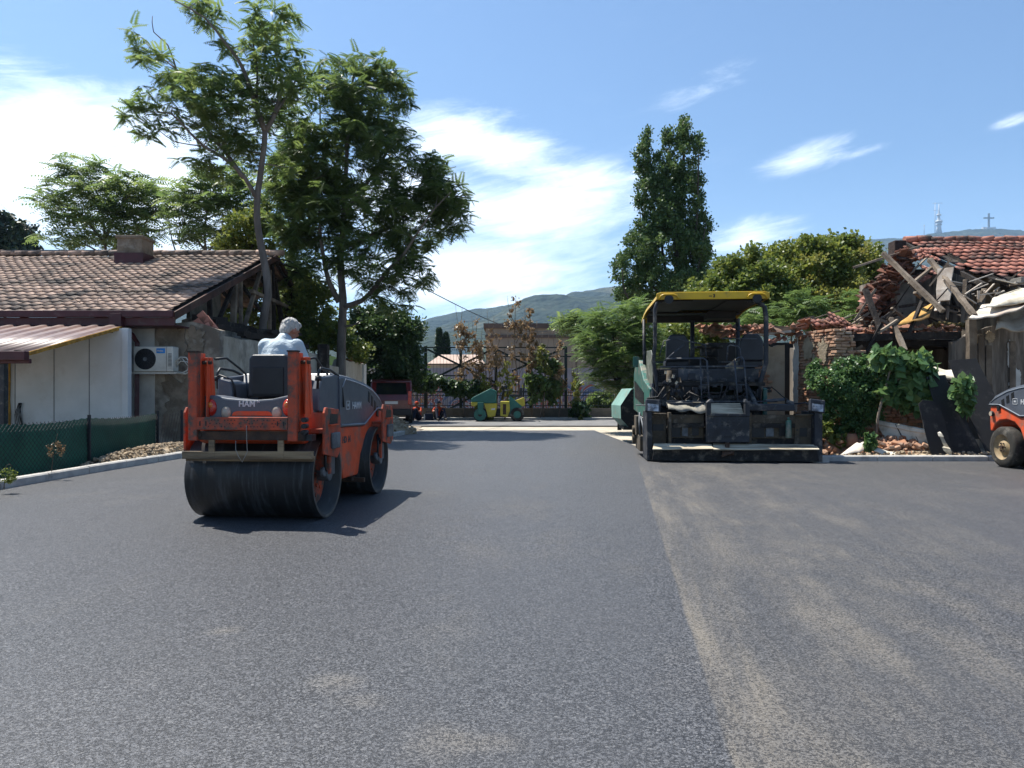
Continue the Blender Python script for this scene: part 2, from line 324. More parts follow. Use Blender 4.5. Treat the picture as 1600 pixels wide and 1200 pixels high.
# ground as one sheet to the horizon, with a slight roughness near the place
def sheet(name, poly, z, mat, sub=0):
    me = bpy.data.meshes.new(name); me.from_pydata([(x, y, z) for x, y in poly], [], [tuple(range(len(poly)))]); o = link(name, me, mat); o['kind'] = 'structure'; return o
sheet('ground', [(6000*math.cos(a), 6000*math.sin(a)) for a in [k*math.pi/24 for k in range(48)]], -.03, M['dirt'])
LK = [(-7.3, -3), (-6.9, 5), (-6.66, 9.58), (-6.6, 11.5), (-6.38, 14.4), (-5.2, 17.3), (-3.52, 20.4), (-3.3, 22), (-3.18, 24.4)]
asp = [(x, y) for x, y in LK]+[(-3.15, 25.0), (-1, 25.15), (1.2, 25.0), (2.8, 25.1), (2.86, 22), (2.95, 18), (3.0, 15.6), (5.7, 13.62), (16, 13.62), (16, -3)]
sheet('road', asp, 0, M['asphalt'])
def raised_sheet(name, poly, z0, z1, mat, n=0.0):
    mb = MB(); mb.prism(poly, 'Z', z0, z1); o = mb.build(name, mat); o['kind'] = 'structure'; return o
raised_sheet('gravel_base', [(-3.1, 25.05), (2.8, 25.12), (2.95, 17.9), (3.02, 15.7), (5.75, 13.75), (5.8, 22), (7, 27.7), (-14, 27.7), (-14, 26.2), (-3.1, 26)], -.028, -.006, M['sand'])
raised_sheet('street', [(-60, 27.9), (60, 27.9), (60, 34.1), (-60, 34.1)], -.028, .035, M['street'])
raised_sheet('pavement', [(-60, 34.2), (60, 34.2), (60, 35.05), (-60, 35.05)], -.028, .13, M['kerb'])
# kerb stones with joints
def kerb(name, pts, w, h, side, mat, L_=1.0):
    mb = MB()
    for (a, b) in zip(pts[:-1], pts[1:]):
        a, b = Vector((*a, 0)), Vector((*b, 0)); d = (b-a); n = max(1, round(d.length/L_)); d.normalize(); nn = Vector((-d.y, d.x, 0))*side
        for i in range(n):
            p = a+(b-a)*(i/n)+d*.006; q = a+(b-a)*((i+1)/n)-d*.006; zz = random.uniform(-.004, .004); c = .02
            prof = [(0, -.1), (0, h-c+zz), (c, h+zz), (w, h+zz), (w, -.1)]
            vs = [p+nn*u+Vector((0, 0, z)) for u, z in prof]+[q+nn*u+Vector((0, 0, z)) for u, z in prof]; k = len(prof)
            mb.add(vs, [tuple(range(k))[::-1], tuple(range(k, 2*k))]+[(j, (j+1)%k, k+(j+1)%k, k+j) for j in range(k)], random.random())
    o = mb.build(name, mat); o['kind'] = 'structure'; return o
kerb('kerb', LK, .13, .12, 1, M['kerb'])
kerb('kerb', [(5.72, 13.6), (16, 13.6)], .13, .1, 1, M['kerb'])
# a loose end stone by the paver
tag(MB().box((0,0,0), (.30,.14,.15)).build('kerb_stone', M['kerb'], bevel=.008), 'short pale kerb stone set square at the end of the kerb beside the paver', 'kerb stone')
o = bpy.data.objects['kerb_stone']; o.location = (5.60, 13.40, .045)
# rough verge behind the kerbs, height-varied
def terrain(name, x0, x1, y0, y1, nx, ny, hf, mat, kind='structure'):
    xs = np.linspace(x0, x1, nx); ys = np.linspace(y0, y1, ny); V = [(x, y, hf(x, y)) for y in ys for x in xs]
    Fc = [(j*nx+i, j*nx+i+1, (j+1)*nx+i+1, (j+1)*nx+i) for j in range(ny-1) for i in range(nx-1)]
    o = npmesh(name, V, Fc, None, mat, smooth=True); o['kind'] = kind; return o
def kx(y):
    for (a, b) in zip(LK[:-1], LK[1:]):
        if a[1] <= y <= b[1]: return a[0]+(b[0]-a[0])*(y-a[1])/(b[1]-a[1])
    return LK[-1][0]
def lh(x, y):
    d = kx(y)-.13-x
    if d < 0: return -.06
    return .04+.05*noise.noise(Vector((x*1.3, y*1.3, 0)))+.02*noise.noise(Vector((x*6, y*6, 3)))
terrain('verge', -10, -2.6, 4, 27, 70, 150, lh, M['dirt'])
def rh(x, y):
    e = min(1, max(0, (y-13.74)/.3))
    return -.07+e*(.10+.06*noise.noise(Vector((x*1.5, y*1.5, 5)))+.03*noise.noise(Vector((x*5, y*5, 3))))
terrain('verge', 5.6, 18, 13.74, 17.5, 110, 50, rh, M['dirt'])
# ---------------------------------------------------------------- hills
hm = pm('forested hill', (.013,.023,.016), (.030,.041,.024), .012, .95, dirt=(.13,.125,.08), dscale=.004, damt=.28, spec=.1, det=12)
nt_ = hm.node_tree; vv = nt_.nodes.new('ShaderNodeTexVoronoi'); vv.inputs['Scale'].default_value = .055
tcn = nt_.nodes.new('ShaderNodeTexCoord'); nt_.links.new(tcn.outputs['Object'], vv.inputs[0])
bb = nt_.nodes.new('ShaderNodeBump'); bb.inputs['Strength'].default_value = 1; bb.inputs['Distance'].default_value = 9
nt_.links.new(mth(nt_, 'SUBTRACT', 1.0, vv.outputs['Distance']), bb.inputs['Height']); nt_.links.new(bb.outputs[0], nt_.nodes['Principled BSDF'].inputs['Normal'])
def hill(name, ridge, Dr, D0, nx, nt2, seed):
    xs = np.linspace(ridge[0][0], ridge[-1][0], nx); rp = np.interp(xs, [r[0] for r in ridge], [r[1] for r in ridge]); V = []
    for j in range(nt2+12):
        for px, py in zip(xs, rp):
            t = j/(nt2-1); D = D0+(Dr-D0)*t; Hh = CH+(HZ-py)/F*Dr
            f = t**1.15 if t <= 1 else max(0, 1-(t-1)*1.6)
            x = (px-800)/F*D; q = Vector((x, D, seed))
            n = noise.fractal(q*.0016, 1.0, 2.1, 6)*110+noise.fractal(q*.008, 1.0, 2.0, 4)*16
            near1 = max(0, 1-abs(t-1)*6)
            z = Hh*f+n*min(1, t*2)*(1-near1)*(.75)+near1*noise.fractal(q*.03, 1, 2, 3)*5-4
            V.append((x, D, z))
    ny = nt2+12; Fc = [(j*nx+i, j*nx+i+1, (j+1)*nx+i+1, (j+1)*nx+i) for j in range(ny-1) for i in range(nx-1)]
    o = npmesh(name, V, Fc, None, hm, smooth=True); o['kind'] = 'structure'; return o
hill('hills', [(-900, 470), (0, 500), (300, 515), (520, 520), (600, 512), (640, 506), (700, 492), (760, 481), (830, 468), (900, 458), (965, 452), (1040, 462), (1120, 480), (1250, 520), (1500, 560)], 2400, 500, 420, 90, 3.0)
hill('hills', [(700, 560), (860, 500), (960, 470), (1060, 433), (1110, 412), (1150, 402), (1200, 393), (1270, 384), (1345, 373), (1400, 371), (1440, 366), (1470, 362), (1510, 358), (1545, 355), (1570, 357), (1600, 359), (1800, 380), (2300, 450), (2800, 520)], 3300, 700, 480, 100, 9.0)
# mast, telecom tower, cross on the ridge
M['farw'] = pm('pale steel', (.55,.56,.57), None, 1, .6); M['fard'] = pm('dark steel far', (.09,.1,.11), None, 1, .7)
q = P(1545, 357, 3290); k = 3290/F
t = thing('summit_cross', 'tall steel cross standing on the hill summit above the tiled ruin', 'cross', q)
MB().box((0,0,11.5*k), (2.2*k,2*k,24*k)).build('shaft', M['fard'], t); MB().box((0,0,16.3*k), (16*k,2*k,1.8*k)).build('arm', M['fard'], t)
MB().box((0,0,-.8*k), (14*k,10*k,3*k)).box((-8*k,0,.2*k), (4*k,5*k,3.2*k)).box((7*k,0,.4*k), (5*k,5*k,2.6*k)).build('plinth', M['farw'], t)
q = P(1467, 363, 3280)
t = thing('telecom_tower', 'pale tapering telecom tower with platforms on the hill ridge', 'tower', q)
mb = MB(); mb.tube([(0,0,-3*k),(0,0,8*k),(0,0,16*k),(0,0,24*k),(0,0,34*k),(0,0,44*k)], [5*k,3.2*k,3*k,1.8*k,1.0*k,.4*k], 8)
mb.build('shaft', M['farw'], t); [MB().cyl((0,0,a*k), (0,0,b*k), r_*k).build('platform', M['farw'], t) for a, b, r_ in ((15,18,5),(26,28,3.2),(11,13,4.4))]
q = P(1461, 363, 3270)
t = thing('antenna_mast', 'slender guyed antenna mast with crossbar left of the telecom tower', 'mast', q)
MB().cyl((0,0,-2*k), (0,0,46*k), .55*k, .4*k).build('pole', M['farw'], t); [MB().bar(a, b, .5*k, .5*k).build('crossbar', M['farw'], t) for a, b in (((-4*k,0,45*k), (12*k,0,45.6*k)), ((-3*k,0,34*k), (4*k,0,34*k)))]
tag(MB().cyl((0,0,-2*k), (0,0,14*k), .5*k, .3*k).box((0,0,12*k), (2*k,1*k,1.2*k)).build('antenna_mast', M['farw']), 'short lone mast on the ridge, farthest from the cross', 'mast').location = P(1444, 365, 3260)
# haze: one closed box of thin air round everything, sky outside
hz = MB().b2((-5200, -60, -2), (5200, 4300, 900)).build('haze', None); hz['kind'] = 'stuff'
m = bpy.data.materials.new('haze'); m.use_nodes = True; m.node_tree.nodes.clear(); v = m.node_tree.nodes.new('ShaderNodeVolumePrincipled'); oo = m.node_tree.nodes.new('ShaderNodeOutputMaterial')
v.inputs['Density'].default_value = .00012; v.inputs['Color'].default_value = (.46, .70, 1, 1); v.inputs['Anisotropy'].default_value = .3
m.node_tree.links.new(v.outputs[0], oo.inputs['Volume']); hz.data.materials.append(m)
# ================================================================ TREES
M['bark'] = pm('bark', (.17,.145,.125), (.10,.085,.072), 5, .9, bump=1, bscale=25, stretch=(1,1,.25))
M['bark_dark'] = pm('dark bark', (.07,.06,.05), (.04,.035,.03), 6, .9, bump=.6, bscale=30)
M['dry'] = pm('dry twigs', (.16,.12,.085), (.10,.075,.055), 6, .9)
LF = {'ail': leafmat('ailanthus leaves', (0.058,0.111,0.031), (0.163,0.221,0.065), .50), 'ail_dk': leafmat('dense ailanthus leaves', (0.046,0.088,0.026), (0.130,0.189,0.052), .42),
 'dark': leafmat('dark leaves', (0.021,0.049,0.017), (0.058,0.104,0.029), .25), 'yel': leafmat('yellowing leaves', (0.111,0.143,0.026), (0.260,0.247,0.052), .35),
 'olive': leafmat('olive leaves', (0.058,0.104,0.023), (0.169,0.202,0.039), .35), 'poplar': leafmat('poplar leaves', (0.036,0.081,0.023), (0.104,0.163,0.047), .3),
 'brown': leafmat('withered brown leaves', (0.150,0.099,0.047), (0.281,0.206,0.103), .25), 'conifer': leafmat('conifer needles', (0.016,0.036,0.018), (0.039,0.065,0.033), .1),
 'fig': leafmat('fig leaves', (0.058,0.130,0.046), (0.156,0.247,0.078), .3), 'ivy': leafmat('ivy leaves', (0.039,0.098,0.033), (0.117,0.208,0.065), .28), 'fern': leafmat('drooping sumac leaves', (0.059,0.117,0.032), (0.149,0.224,0.064), .35)}
def quadleaf(b, tip, w, nrm):
    b, tip = Vector(b), Vector(tip); s = (tip-b).cross(Vector(nrm)).normalized()*w; c = b.lerp(tip, .42)
    return [b, c+s, tip, c-s]
def tmpl_pinnate(n, Lg, lw=.16, ll=.34, droop=.35):
    V = []
    for i in range(n):
        t = .18+.78*i/(n-1); p = Vector((Lg*t, 0, -droop*Lg*t*t)); sz = ll*Lg*(1-.35*t)
        for sd in (-1, 1): V += quadleaf(p, p+Vector((sz*.35, sd*sz, -sz*(.28+.2*t))), sz*lw, (0, 0, 1))
    p = Vector((Lg*.98, 0, -droop*Lg)); V += quadleaf(p, p+Vector((Lg*.2, 0, -Lg*.12)), Lg*.04, (0, 0, 1))
    return np.array([list(v) for v in V], np.float32)
def tmpl_clump(n, rad, size, wid=.42, seed=1, palm=False):
    r = np.random.default_rng(seed); V = []
    for i in range(n):
        d = Vector(r.normal(size=3)).normalized(); c = d*rad*float(r.uniform(.15, 1)); o = Vector(r.normal(size=3)).normalized(); o.z -= .35; nr = Vector(r.normal(size=3)); nr.z += 1.2
        s = size*float(r.uniform(.7, 1.25)); V += quadleaf(c-o*s*.5, c+o*s*.5, s*wid, nr)
    return np.array([list(v) for v in V], np.float32)
def rotmats(dirs, roll, rng):
    x = dirs/np.linalg.norm(dirs, axis=1, keepdims=True); up = np.tile(np.array([0, 0, 1.0]), (len(x), 1))+rng.normal(scale=roll, size=x.shape)
    y = np.cross(up, x); y /= np.linalg.norm(y, axis=1, keepdims=True)+1e-9; z = np.cross(x, y)
    return np.stack([x, y, z], axis=2)
def place(T, pos, dirs, scale, rng, roll=.25):
    Rm = rotmats(dirs, roll, rng); V = np.einsum('mij,kj->mki', Rm, T)*scale[:, None, None]+pos[:, None, :]
    m, k = len(pos), len(T); Fc = np.arange(m*k).reshape(-1, 4); return V.reshape(-1, 3), Fc
def sample_blobs(blobs, n, rng, gap=0.0, gs=.85):
    """cluster centres (world): blobs are (px, py, rx_px, ry_px, depth, depth_radius_m)"""
    w = np.array([b[2]*b[3] for b in blobs], float); w /= w.sum(); out = []
    while len(out) < n:
        b = blobs[rng.choice(len(blobs), p=w)]; d = rng.normal(size=3); d /= np.linalg.norm(d); d *= rng.uniform(.25, 1)**.45
        D = b[4]+d[1]*b[5]; p = P(b[0]+d[0]*b[2], b[1]+d[2]*b[3], b[4]); p.y = D
        if gap and noise.noise(p*gs) < gap-1+rng.uniform(0, .35)+.3: continue
        out.append(p)
    return out
def skeleton(limbs, targets, mb, tw0=.028, maxn=None):
    """limbs: list of (points, r0, r1) ; twigs reach every target from the nearest suitable node"""
    nodes = []; 
    for pts, r0, r1 in limbs:
        pts = [Vector(p) for p in pts]; fine = []
        for i in range(len(pts)-1):
            p0 = pts[max(i-1, 0)]; p1, p2 = pts[i], pts[i+1]; p3 = pts[min(i+2, len(pts)-1)]; k = max(2, int((p2-p1).length/.3))
            for j in range(k):
                t = j/k; fine.append(.5*((2*p1)+(p2-p0)*t+(2*p0-5*p1+4*p2-p3)*t*t+(3*p1-p0-3*p2+p3)*t**3))
        fine.append(pts[-1]); n = len(fine); rr = [r0+(r1-r0)*(i/(n-1))**.8 for i in range(n)]
        mb.tube(fine, rr, 8 if r0 > .06 else 5, random.random()); nodes += [(p, q) for p, q in zip(fine[2:], rr[2:])]
    tg = sorted(targets, key=lambda p: min((p-q[0]).length for q in nodes[::3])); arr = np.array([list(q[0]) for q in nodes]); rad = [q[1] for q in nodes]
    for p in tg:
        d = arr-np.array(p); dist = np.linalg.norm(d, axis=1)+np.maximum(0, d[:, 2])*1.2; i = int(dist.argmin()); a = Vector(arr[i]); Lg = (p-a).length
        if Lg < .15: continue
        mid = a.lerp(p, .55)+Vector((random.uniform(-.1, .1), random.uniform(-.1, .1), -.06))*Lg; r0 = min(rad[i]*.8, tw0*(.5+Lg*.35)); k = max(2, int(Lg/.45)); seg = []
        for j in range(k+1):
            t = j/k; seg.append((1-t)**2*a+2*t*(1-t)*mid+t*t*p)
        mb.tube(seg, [r0*(1-.7*j/k) for j in range(k+1)], 4, random.random(), caps=False)
        arr = np.vstack([arr, [list(s) for s in seg[1:]]]); rad += [r0*(1-.7*(j+1)/k) for j in range(k)]
def tree(name, label, cat, base, limbs, blobs, ncl, leaf, T, per, size, bark='bark', up=.1, spread=.3, gap=0.0, group=None, seed=1, roll=.25, tw=.028, rb=None, clusters=None):
    rng = np.random.default_rng(seed); random.seed(seed); root = thing(name, label, cat, base, group=group); cl = sample_blobs(blobs, ncl, rng, gap) if clusters is None else clusters
    if limbs:
        mb = MB(); skeleton(limbs, cl, mb, tw); mb.build('trunk', M[bark], root, world=True, fix=False)
    pos = []; dirs = []; c = np.array([list(p) for p in cl])
    for k in range(per):
        a = rng.uniform(0, 2*np.pi, len(c)); e = rng.normal(up, spread, len(c)); d = np.stack([np.cos(a)*np.cos(e), np.sin(a)*np.cos(e), np.sin(e)], 1)
        dirs.append(d); pos.append(c+rng.normal(scale=.09*size, size=c.shape))
    pos = np.concatenate(pos); dirs = np.concatenate(dirs); sc = rng.uniform(.65, 1.2, len(pos))*size
    V, Fc = place(T, pos, dirs, sc, rng, roll); lr = np.repeat(np.clip(rng.normal(.4 if rb is None else rb, .24, len(pos)), 0, 1), len(T)//4)
    lr = np.clip(lr+rng.normal(scale=.08, size=len(lr)), 0, 1); npmesh('crown', V, Fc, lr, LF[leaf], root, world=True); return root
T_PIN = tmpl_pinnate(8, 1.0, .2, .36, .3); T_PIN6 = tmpl_pinnate(6, 1.0, .2, .38); T_DROOP = tmpl_pinnate(9, 1.0, .12, .34, .55)
T_CL = tmpl_clump(12, .5, .34); T_CLf = tmpl_clump(18, .6, .20, .45, 4); T_BIG = tmpl_clump(6, .5, .55, .5, 3)

def L_(pts, d, jit=0.0): return [P(x, y, d+(jit*i)) for i, (x, y) in enumerate(pts)]
# ================================================================ ROLLERS
M['orange'] = pm('worn orange paint', 'd3552f', 'c04a28', 4, .62, bump=.08, bscale=30, dirt=(.20,.12,.085), dscale=3.5, damt=.6, spec=.35)
M['orange_dull'] = pm('dusty orange paint', 'bd5034', '9b4630', 6, .7, bump=.15, bscale=50, dirt=(.09,.07,.055), dscale=7, damt=.75, spec=.3)
M['hood'] = pm('grey hood plastic', '50565f', '484d56', 3, .42, dirt=(.16,.155,.15), dscale=3, damt=.3, spec=.5)
M['trim'] = pm('light grey hood trim', '7f868e', '747b83', 3, .45)
M['black'] = pm('black plastic', '15171a', '1b1d20', 6, .5)
M['rubber'] = pm('dusty tyre rubber', '24231f', '322f2a', 8, .85, bump=.3, bscale=60, dirt=(.20,.18,.15), dscale=3, damt=.5)
M['drum'] = pm('dark worn drum steel', '1a1919', '242323', 1.5, .5, metal=.15, bump=.05, bscale=40, stretch=(6,.7,.7), dirt=(.055,.058,.062), dscale=3, damt=.5)
M['drumrim'] = pm('dusty drum rim', '6b6258', '4a443e', 4, .8, bump=.3, bscale=30, dirt=(.05,.045,.04), dscale=5)
M['rust'] = pm('rusty dirty steel', '4f3a2c', '2e2622', 6, .85, bump=.4, bscale=40, dirt=(.05,.04,.035), dscale=8)
M['plank'] = pm('dusty wooden plank', '9a8568', '5c4a38', 3, .9, bump=.7, bscale=22, stretch=(.2,3,3), dirt=(.06,.05,.04))
M['steel_grey'] = pm('dusty grey steel', '6d7276', '4a4e52', 5, .6, metal=.2, bump=.2, dirt=(.08,.07,.06), dscale=6)
M['seat'] = pm('dark seat vinyl', '191c22', '23272e', 5, .45, bump=.1, bscale=90)
M['lens_red'] = pm('red lamp lens', (.35,.012,.008), (.5,.03,.01), 6, .25, coat=.5); M['lens_amber'] = pm('amber lamp lens', (.55,.16,.02), None, 4, .25, coat=.5)
M['lens_clear'] = pm('clear lamp lens', (.42,.36,.28), (.3,.25,.2), 5, .3, coat=.4); M['letter'] = pm('pale lettering', (.52,.53,.54), None, 6, .5); M['letter_dk'] = pm('dark lettering', (.06,.05,.05), (.03,.03,.03), 5, .6)
M['tan'] = pm('dusty tan wheel rim', 'a08a66', '7b6a50', 4, .7, bump=.1, dirt=(.12,.10,.08)); M['wire'] = pm('pale wire', (.3,.28,.25), None, 4, .6)
def disc_bits(mb, x, ring, n, rr, th, c):
    for k in range(n): a = 2*math.pi*k/n; mb.cyl((x, c[1]+ring*math.cos(a), c[2]+ring*math.sin(a)), (x+th, c[1]+ring*math.cos(a), c[2]+ring*math.sin(a)), rr, n=8)
def roller(name, label, loc, rz, tyres=False, group=None):
    t = thing(name, label, 'road roller', loc, rz, group); WB = 1.83; HW = .645
    def drum(cy, rad):
        d = MB().lathe([(-HW+.15, .30), (-HW, rad-.035), (-HW, rad), (HW, rad), (HW, rad-.035), (HW-.15, .30)], 'X', (0, cy, rad), 72).build('drum', M['drum'], t)
        MB().lathe([(HW+.0015, rad-.002), (HW+.0015, rad-.033), (HW-.10, rad-.06), (HW-.148, .302)], 'X', (0, cy, rad), 64).build('rim', M['drumrim'], d); MB().lathe([(-HW-.0015, rad-.002), (-HW-.0015, rad-.033), (-HW+.10, rad-.06), (-HW+.148, .302)], 'X', (0, cy, rad), 64).build('rim', M['drumrim'], d)
        MB().cyl((-HW+.17, cy, rad), (-HW+.145, cy, rad), .305, n=48).build('drum_disc', M['orange_dull'], d)
        mb = MB(); mb.cyl((HW-.17, cy, rad), (HW-.145, cy, rad), .305, n=48); disc_bits(mb, HW-.146, .21, 9, .018, .012, (0, cy, rad)); disc_bits(mb, HW-.146, .12, 6, .022, .02, (0, cy, rad))
        mb.build('drum_disc', M['orange_dull'], d)
        # yoke arm with hydraulic motor hanging inside the rim
        for s in (-1, 1):
            a = MB().bar((s*(HW-.06), cy-.02, .86), (s*(HW-.06), cy-.02, rad+.02), .05, .20, up=(1,0,0)).bar((s*(HW-.05), cy+.08, .80), (s*(HW-.05), cy+.06, rad), .04, .06, up=(1,0,0)).build('yoke', M['orange_dull'], t, bevel=.008)
            MB().box((s*(HW-.02), cy+.10, rad+.10), (.07,.15,.20)).cyl((s*(HW-.10), cy+.02, rad+.02), (s*(HW+.02), cy+.02, rad+.02), .075, n=16).cyl((s*(HW-.03), cy-.10, rad+.05), (s*(HW+.01), cy-.10, rad+.05), .05, n=14).build('motor', M['steel_grey'], a, bevel=.008)
            MB().tube([(s*(HW), cy-.06, rad+.32), (s*(HW+.02), cy-.12, rad+.2), (s*(HW+.01), cy-.10, rad+.08), (s*HW, cy-.02, rad+.03)], .014, 8).tube([(s*(HW), cy-.02, rad+.34), (s*(HW+.03), cy-.05, rad+.22), (s*(HW+.01), cy+.02, rad+.13)], .012, 8).build('hose', M['black'], a)
    def tyre(cx, cy, r=.345, w=.22):
        s = 1 if cx > 0 else -1; o = [(-w/2, r*.62), (-w/2-.004, r*.8), (-w/2+.01, r*.95), (-w/2+.03, r), (w/2-.03, r), (w/2-.01, r*.95), (w/2+.004, r*.8), (w/2, r*.62)]
        wh = MB().lathe(o, 'X', (cx, cy, r), 56).build('wheel', M['rubber'], t)
        f = cx+s*w/2
        MB().lathe([(f, r*.64), (f-s*.012, r*.60), (f-s*.05, r*.50), (f-s*.06, r*.34), (f-s*.02, r*.30), (f-s*.02, .001)], 'X', (0, cy, r), 40).build('rim', M['tan'], wh)
        mb = MB(); disc_bits(mb, f-s*.02, r*.2, 6, .014, s*.02, (0, cy, r)); mb.cyl((f-s*.02, cy, r), (f+s*.015, cy, r), .03, n=16); mb.build('hub', M['rust'], wh)
    drum(0, .42)
    if tyres:
        for x in (-.535, -.19, .19, .535): tyre(x, WB)
    else: drum(WB, .42)
    # chassis: rear frame, articulated centre, front frame
    MB().prism([(-.40,.80),(-.42,1.0),(-.30,1.07),(.30,1.06),(.56,.98),(.62,.84),(.50,.74),(-.30,.76)], 'X', -.53, .53).build('rear_frame', M['orange'], t, bevel=.025)
    if tyres: poly = [(.50,1.0),(.62,.88),(1.5,.86),(1.65,.95),(1.84,1.03),(2.27,1.03),(2.30,.86),(2.28,.60),(2.22,.60),(2.16,.71),(2.02,.79),(1.83,.81),(1.64,.77),(1.50,.66),(1.42,.50),(1.33,.30),(.76,.30),(.6,.6),(.50,.78)]
    else: poly = [(.50,1.0),(.62,.88),(1.5,.86),(1.65,.95),(1.84,1.03),(2.27,1.03),(2.30,.94),(2.28,.80),(1.80,.80),(1.55,.68),(1.38,.52),(1.28,.29),(.76,.30),(.6,.6),(.50,.78)]
    MB().prism(poly, 'X', -.55, .55).build('front_frame', M['orange'], t, bevel=.02)
    MB().b2((-.30,.25,.42), (.30,.9,.76)).b2((-.5,1.2,.22), (.5,1.34,.27)).build('articulation_joint', M['rust'], t, bevel=.01)
    hp = [(.60,.885),(1.5,.865),(2.02,1.045),(2.30,1.045),(2.30,1.10),(2.14,1.235),(1.8,1.35),(1.5,1.405),(1.1,1.45),(.66,1.475),(.58,1.46)]
    # hood: side profile swept across, shoulders pulled in toward the roof
    mb = MB(); secs = []
    for x, k in ((-.565, 0), (-.555, .5), (-.47, 1), (.47, 1), (.555, .5), (.565, 0)):
        secs.append([(x, y-(.03*(1-k) if y > 2.2 else 0), z-(.055*(1-k) if z > 1.08 else 0)) for y, z in hp])
    n = len(hp); vs = [v for s_ in secs for v in s_]
    fs = [tuple(range(n))[::-1], tuple((len(secs)-1)*n+i for i in range(n))]+[(j*n+i, j*n+(i+1)%n, (j+1)*n+(i+1)%n, (j+1)*n+i) for j in range(len(secs)-1) for i in range(n)]
    hood = mb.add(vs, fs).build('hood', M['hood'], t, bevel=.012)
    for s in (-1, 1):
        x = s*.567; edge = [(.64,.905),(1.49,.885),(2.01,1.062),(2.28,1.062)]; top = [(2.26,1.09),(2.12,1.17),(1.8,1.285),(1.5,1.34),(1.1,1.385),(.78,1.41),(.66,1.32)]
        MB().tube([(x, y, z) for y, z in edge], .011, 6).tube([(x, y, z) for y, z in top], .008, 6).build('trim', M['trim'], hood)
        mb = MB()
        for k in range(4):
            y = 1.62+k*.125; zt = 1.285-.045*k-.012*k*k*.5; mb.prism([(y, zt-.13), (y+.07, zt-.15), (y+.085, zt-.035), (y+.015, zt-.005)], 'X', x-s*.006, x+s*.003)
        mb.build('louvre', M['black'], hood)
        text('lettering', 'HAMM', .115, M['letter'], hood, (x+s*.004, 1.0 if s > 0 else 1.46, 1.075), (R(90), 0, R(90*s)), bold=.002)
        bx = .86 if s > 0 else 1.60
        MB().bar((x, bx-.055, 1.075), (x, bx+.055, 1.075), .008, .008).bar((x, bx-.055, 1.165), (x, bx+.055, 1.165), .008, .008).bar((x, bx-.055, 1.075), (x, bx-.055, 1.165), .008, .008).bar((x, bx+.055, 1.075), (x, bx+.055, 1.165), .008, .008).bar((x, bx-.02, 1.12), (x, bx+.03, 1.12), .008, .03).build('emblem', M['letter'], hood)
        text('lettering', 'HD 14', .10, M['letter_dk'], t, (s*.5515, .72 if s > 0 else 1.12, .70), (R(90), 0, R(90*s)), bold=.004)
    # operator station
    MB().b2((-.52,-.30,1.03), (.52,.60,1.075)).build('platform', M['black'], t, bevel=.01)
    MB().prism([(.40,1.05),(.40,1.36),(.50,1.47),(.60,1.47),(.60,1.05)], 'X', -.50, .50).prism([(.02,1.07),(.02,1.30),(.10,1.42),(.60,1.46),(.60,.98),(.30,1.05)], 'X', .47, .55).prism([(.02,1.07),(.02,1.30),(.10,1.42),(.60,1.46),(.60,.98),(.30,1.05)], 'X', -.55, -.47).build('dashboard', M['hood'], t, bevel=.015)
    w = MB().cyl((.05,.40,1.30), (.05,.30,1.52), .022).lathe([(0,.001),(.004,.03),(0,.06)], 'Y', (.05,.29,1.53), 16).tube([(.05+.17*math.cos(a), .30+.08*math.sin(a), 1.53+.15*math.sin(a)) for a in [k*math.pi/12 for k in range(25)]], .013, 6, caps=False).build('steering_wheel', M['black'], t)
    # rear hood with saddle top
    pts = [(-.45,1.00),(-.45,1.235),(-.36,1.232),(-.22,1.205),(-.05,1.19),(.08,1.188),(.24,1.20),(.38,1.23),(.45,1.235),(.45,1.00)]
    rh_ = MB().prism(pts, 'Y', -.40, -.12).build('rear_cover', M['hood'], t, bevel=.018)
    MB().prism([(-.17,1.035),(-.15,1.07),(-.11,1.082),(.19,1.082),(.23,1.07),(.25,1.035)], 'Y', -.412, -.38).build('handle_recess', M['orange'], rh_, bevel=.006)
    text('lettering', 'HAM', .078, M['letter'], rh_, (-.10, -.402, 1.125), (R(90), 0, 0), bold=.002); text('lettering', 'M', .036, M['letter'], rh_, (.085, -.402, 1.16), (R(90), R(-8), 0), bold=.001)
    def lamp(nm, cx, cz, rx, rz_, m):
        mb = MB(); mb.lathe([(-.425,.001),(-.424,.5),(-.418,.85),(-.405,1),(-.37,1)], 'Y', (0,0,0), 24); mb.v = [(cx+v[0]*rx, v[1], cz+v[2]*rz_) for v in mb.v]; return mb.build(nm, m, t)
    for s in (-1, 1):
        a = lamp('tail_light', s*.385+.01, 1.115, .052, .082, M['lens_red']); mb = MB(); mb.lathe([(-.431,.001),(-.430,.6),(-.420,.95),(-.41,1)], 'Y', (0,0,0), 20); mb.v = [(s*.385+.008+v[0]*.03, v[1], 1.14+v[2]*.032) for v in mb.v]; mb.build('amber_lens', M['lens_amber'], a)
        lamp('work_light', s*.255+.03, 1.065, .050, .062, M['lens_clear'])
    # folded roll bar posts, perforated rear plate, beams
    for x0, x1 in ((-.545, -.455), (.445, .535)):
        p = MB().b2((x0,-.53,.80), (x1,-.46,1.645)).build('roll_bar_post', M['orange_dull'], t, bevel=.006)
        MB().prism([(-.46,.98),(-.30,.98),(-.37,1.64),(-.46,1.64)], 'X', x1-.012, x1).prism([(-.455,1.02),(-.26,1.02),(-.34,1.60),(-.44,1.60)], 'X', x1+.05, x1+.062).bar((x1+.03,-.40,1.60), (x1+.03,-.34,1.05), .08, .012, up=(0,1,0)).build('gusset', M['orange'], p, bevel=.003)
        MB().box(((x0+x1)/2, -.495, 1.652), (.10,.085,.014)).cyl((x1-.02,-.42,1.55), (x1+.09,-.42,1.55), .018, n=10).build('pin', M['rust'], p)
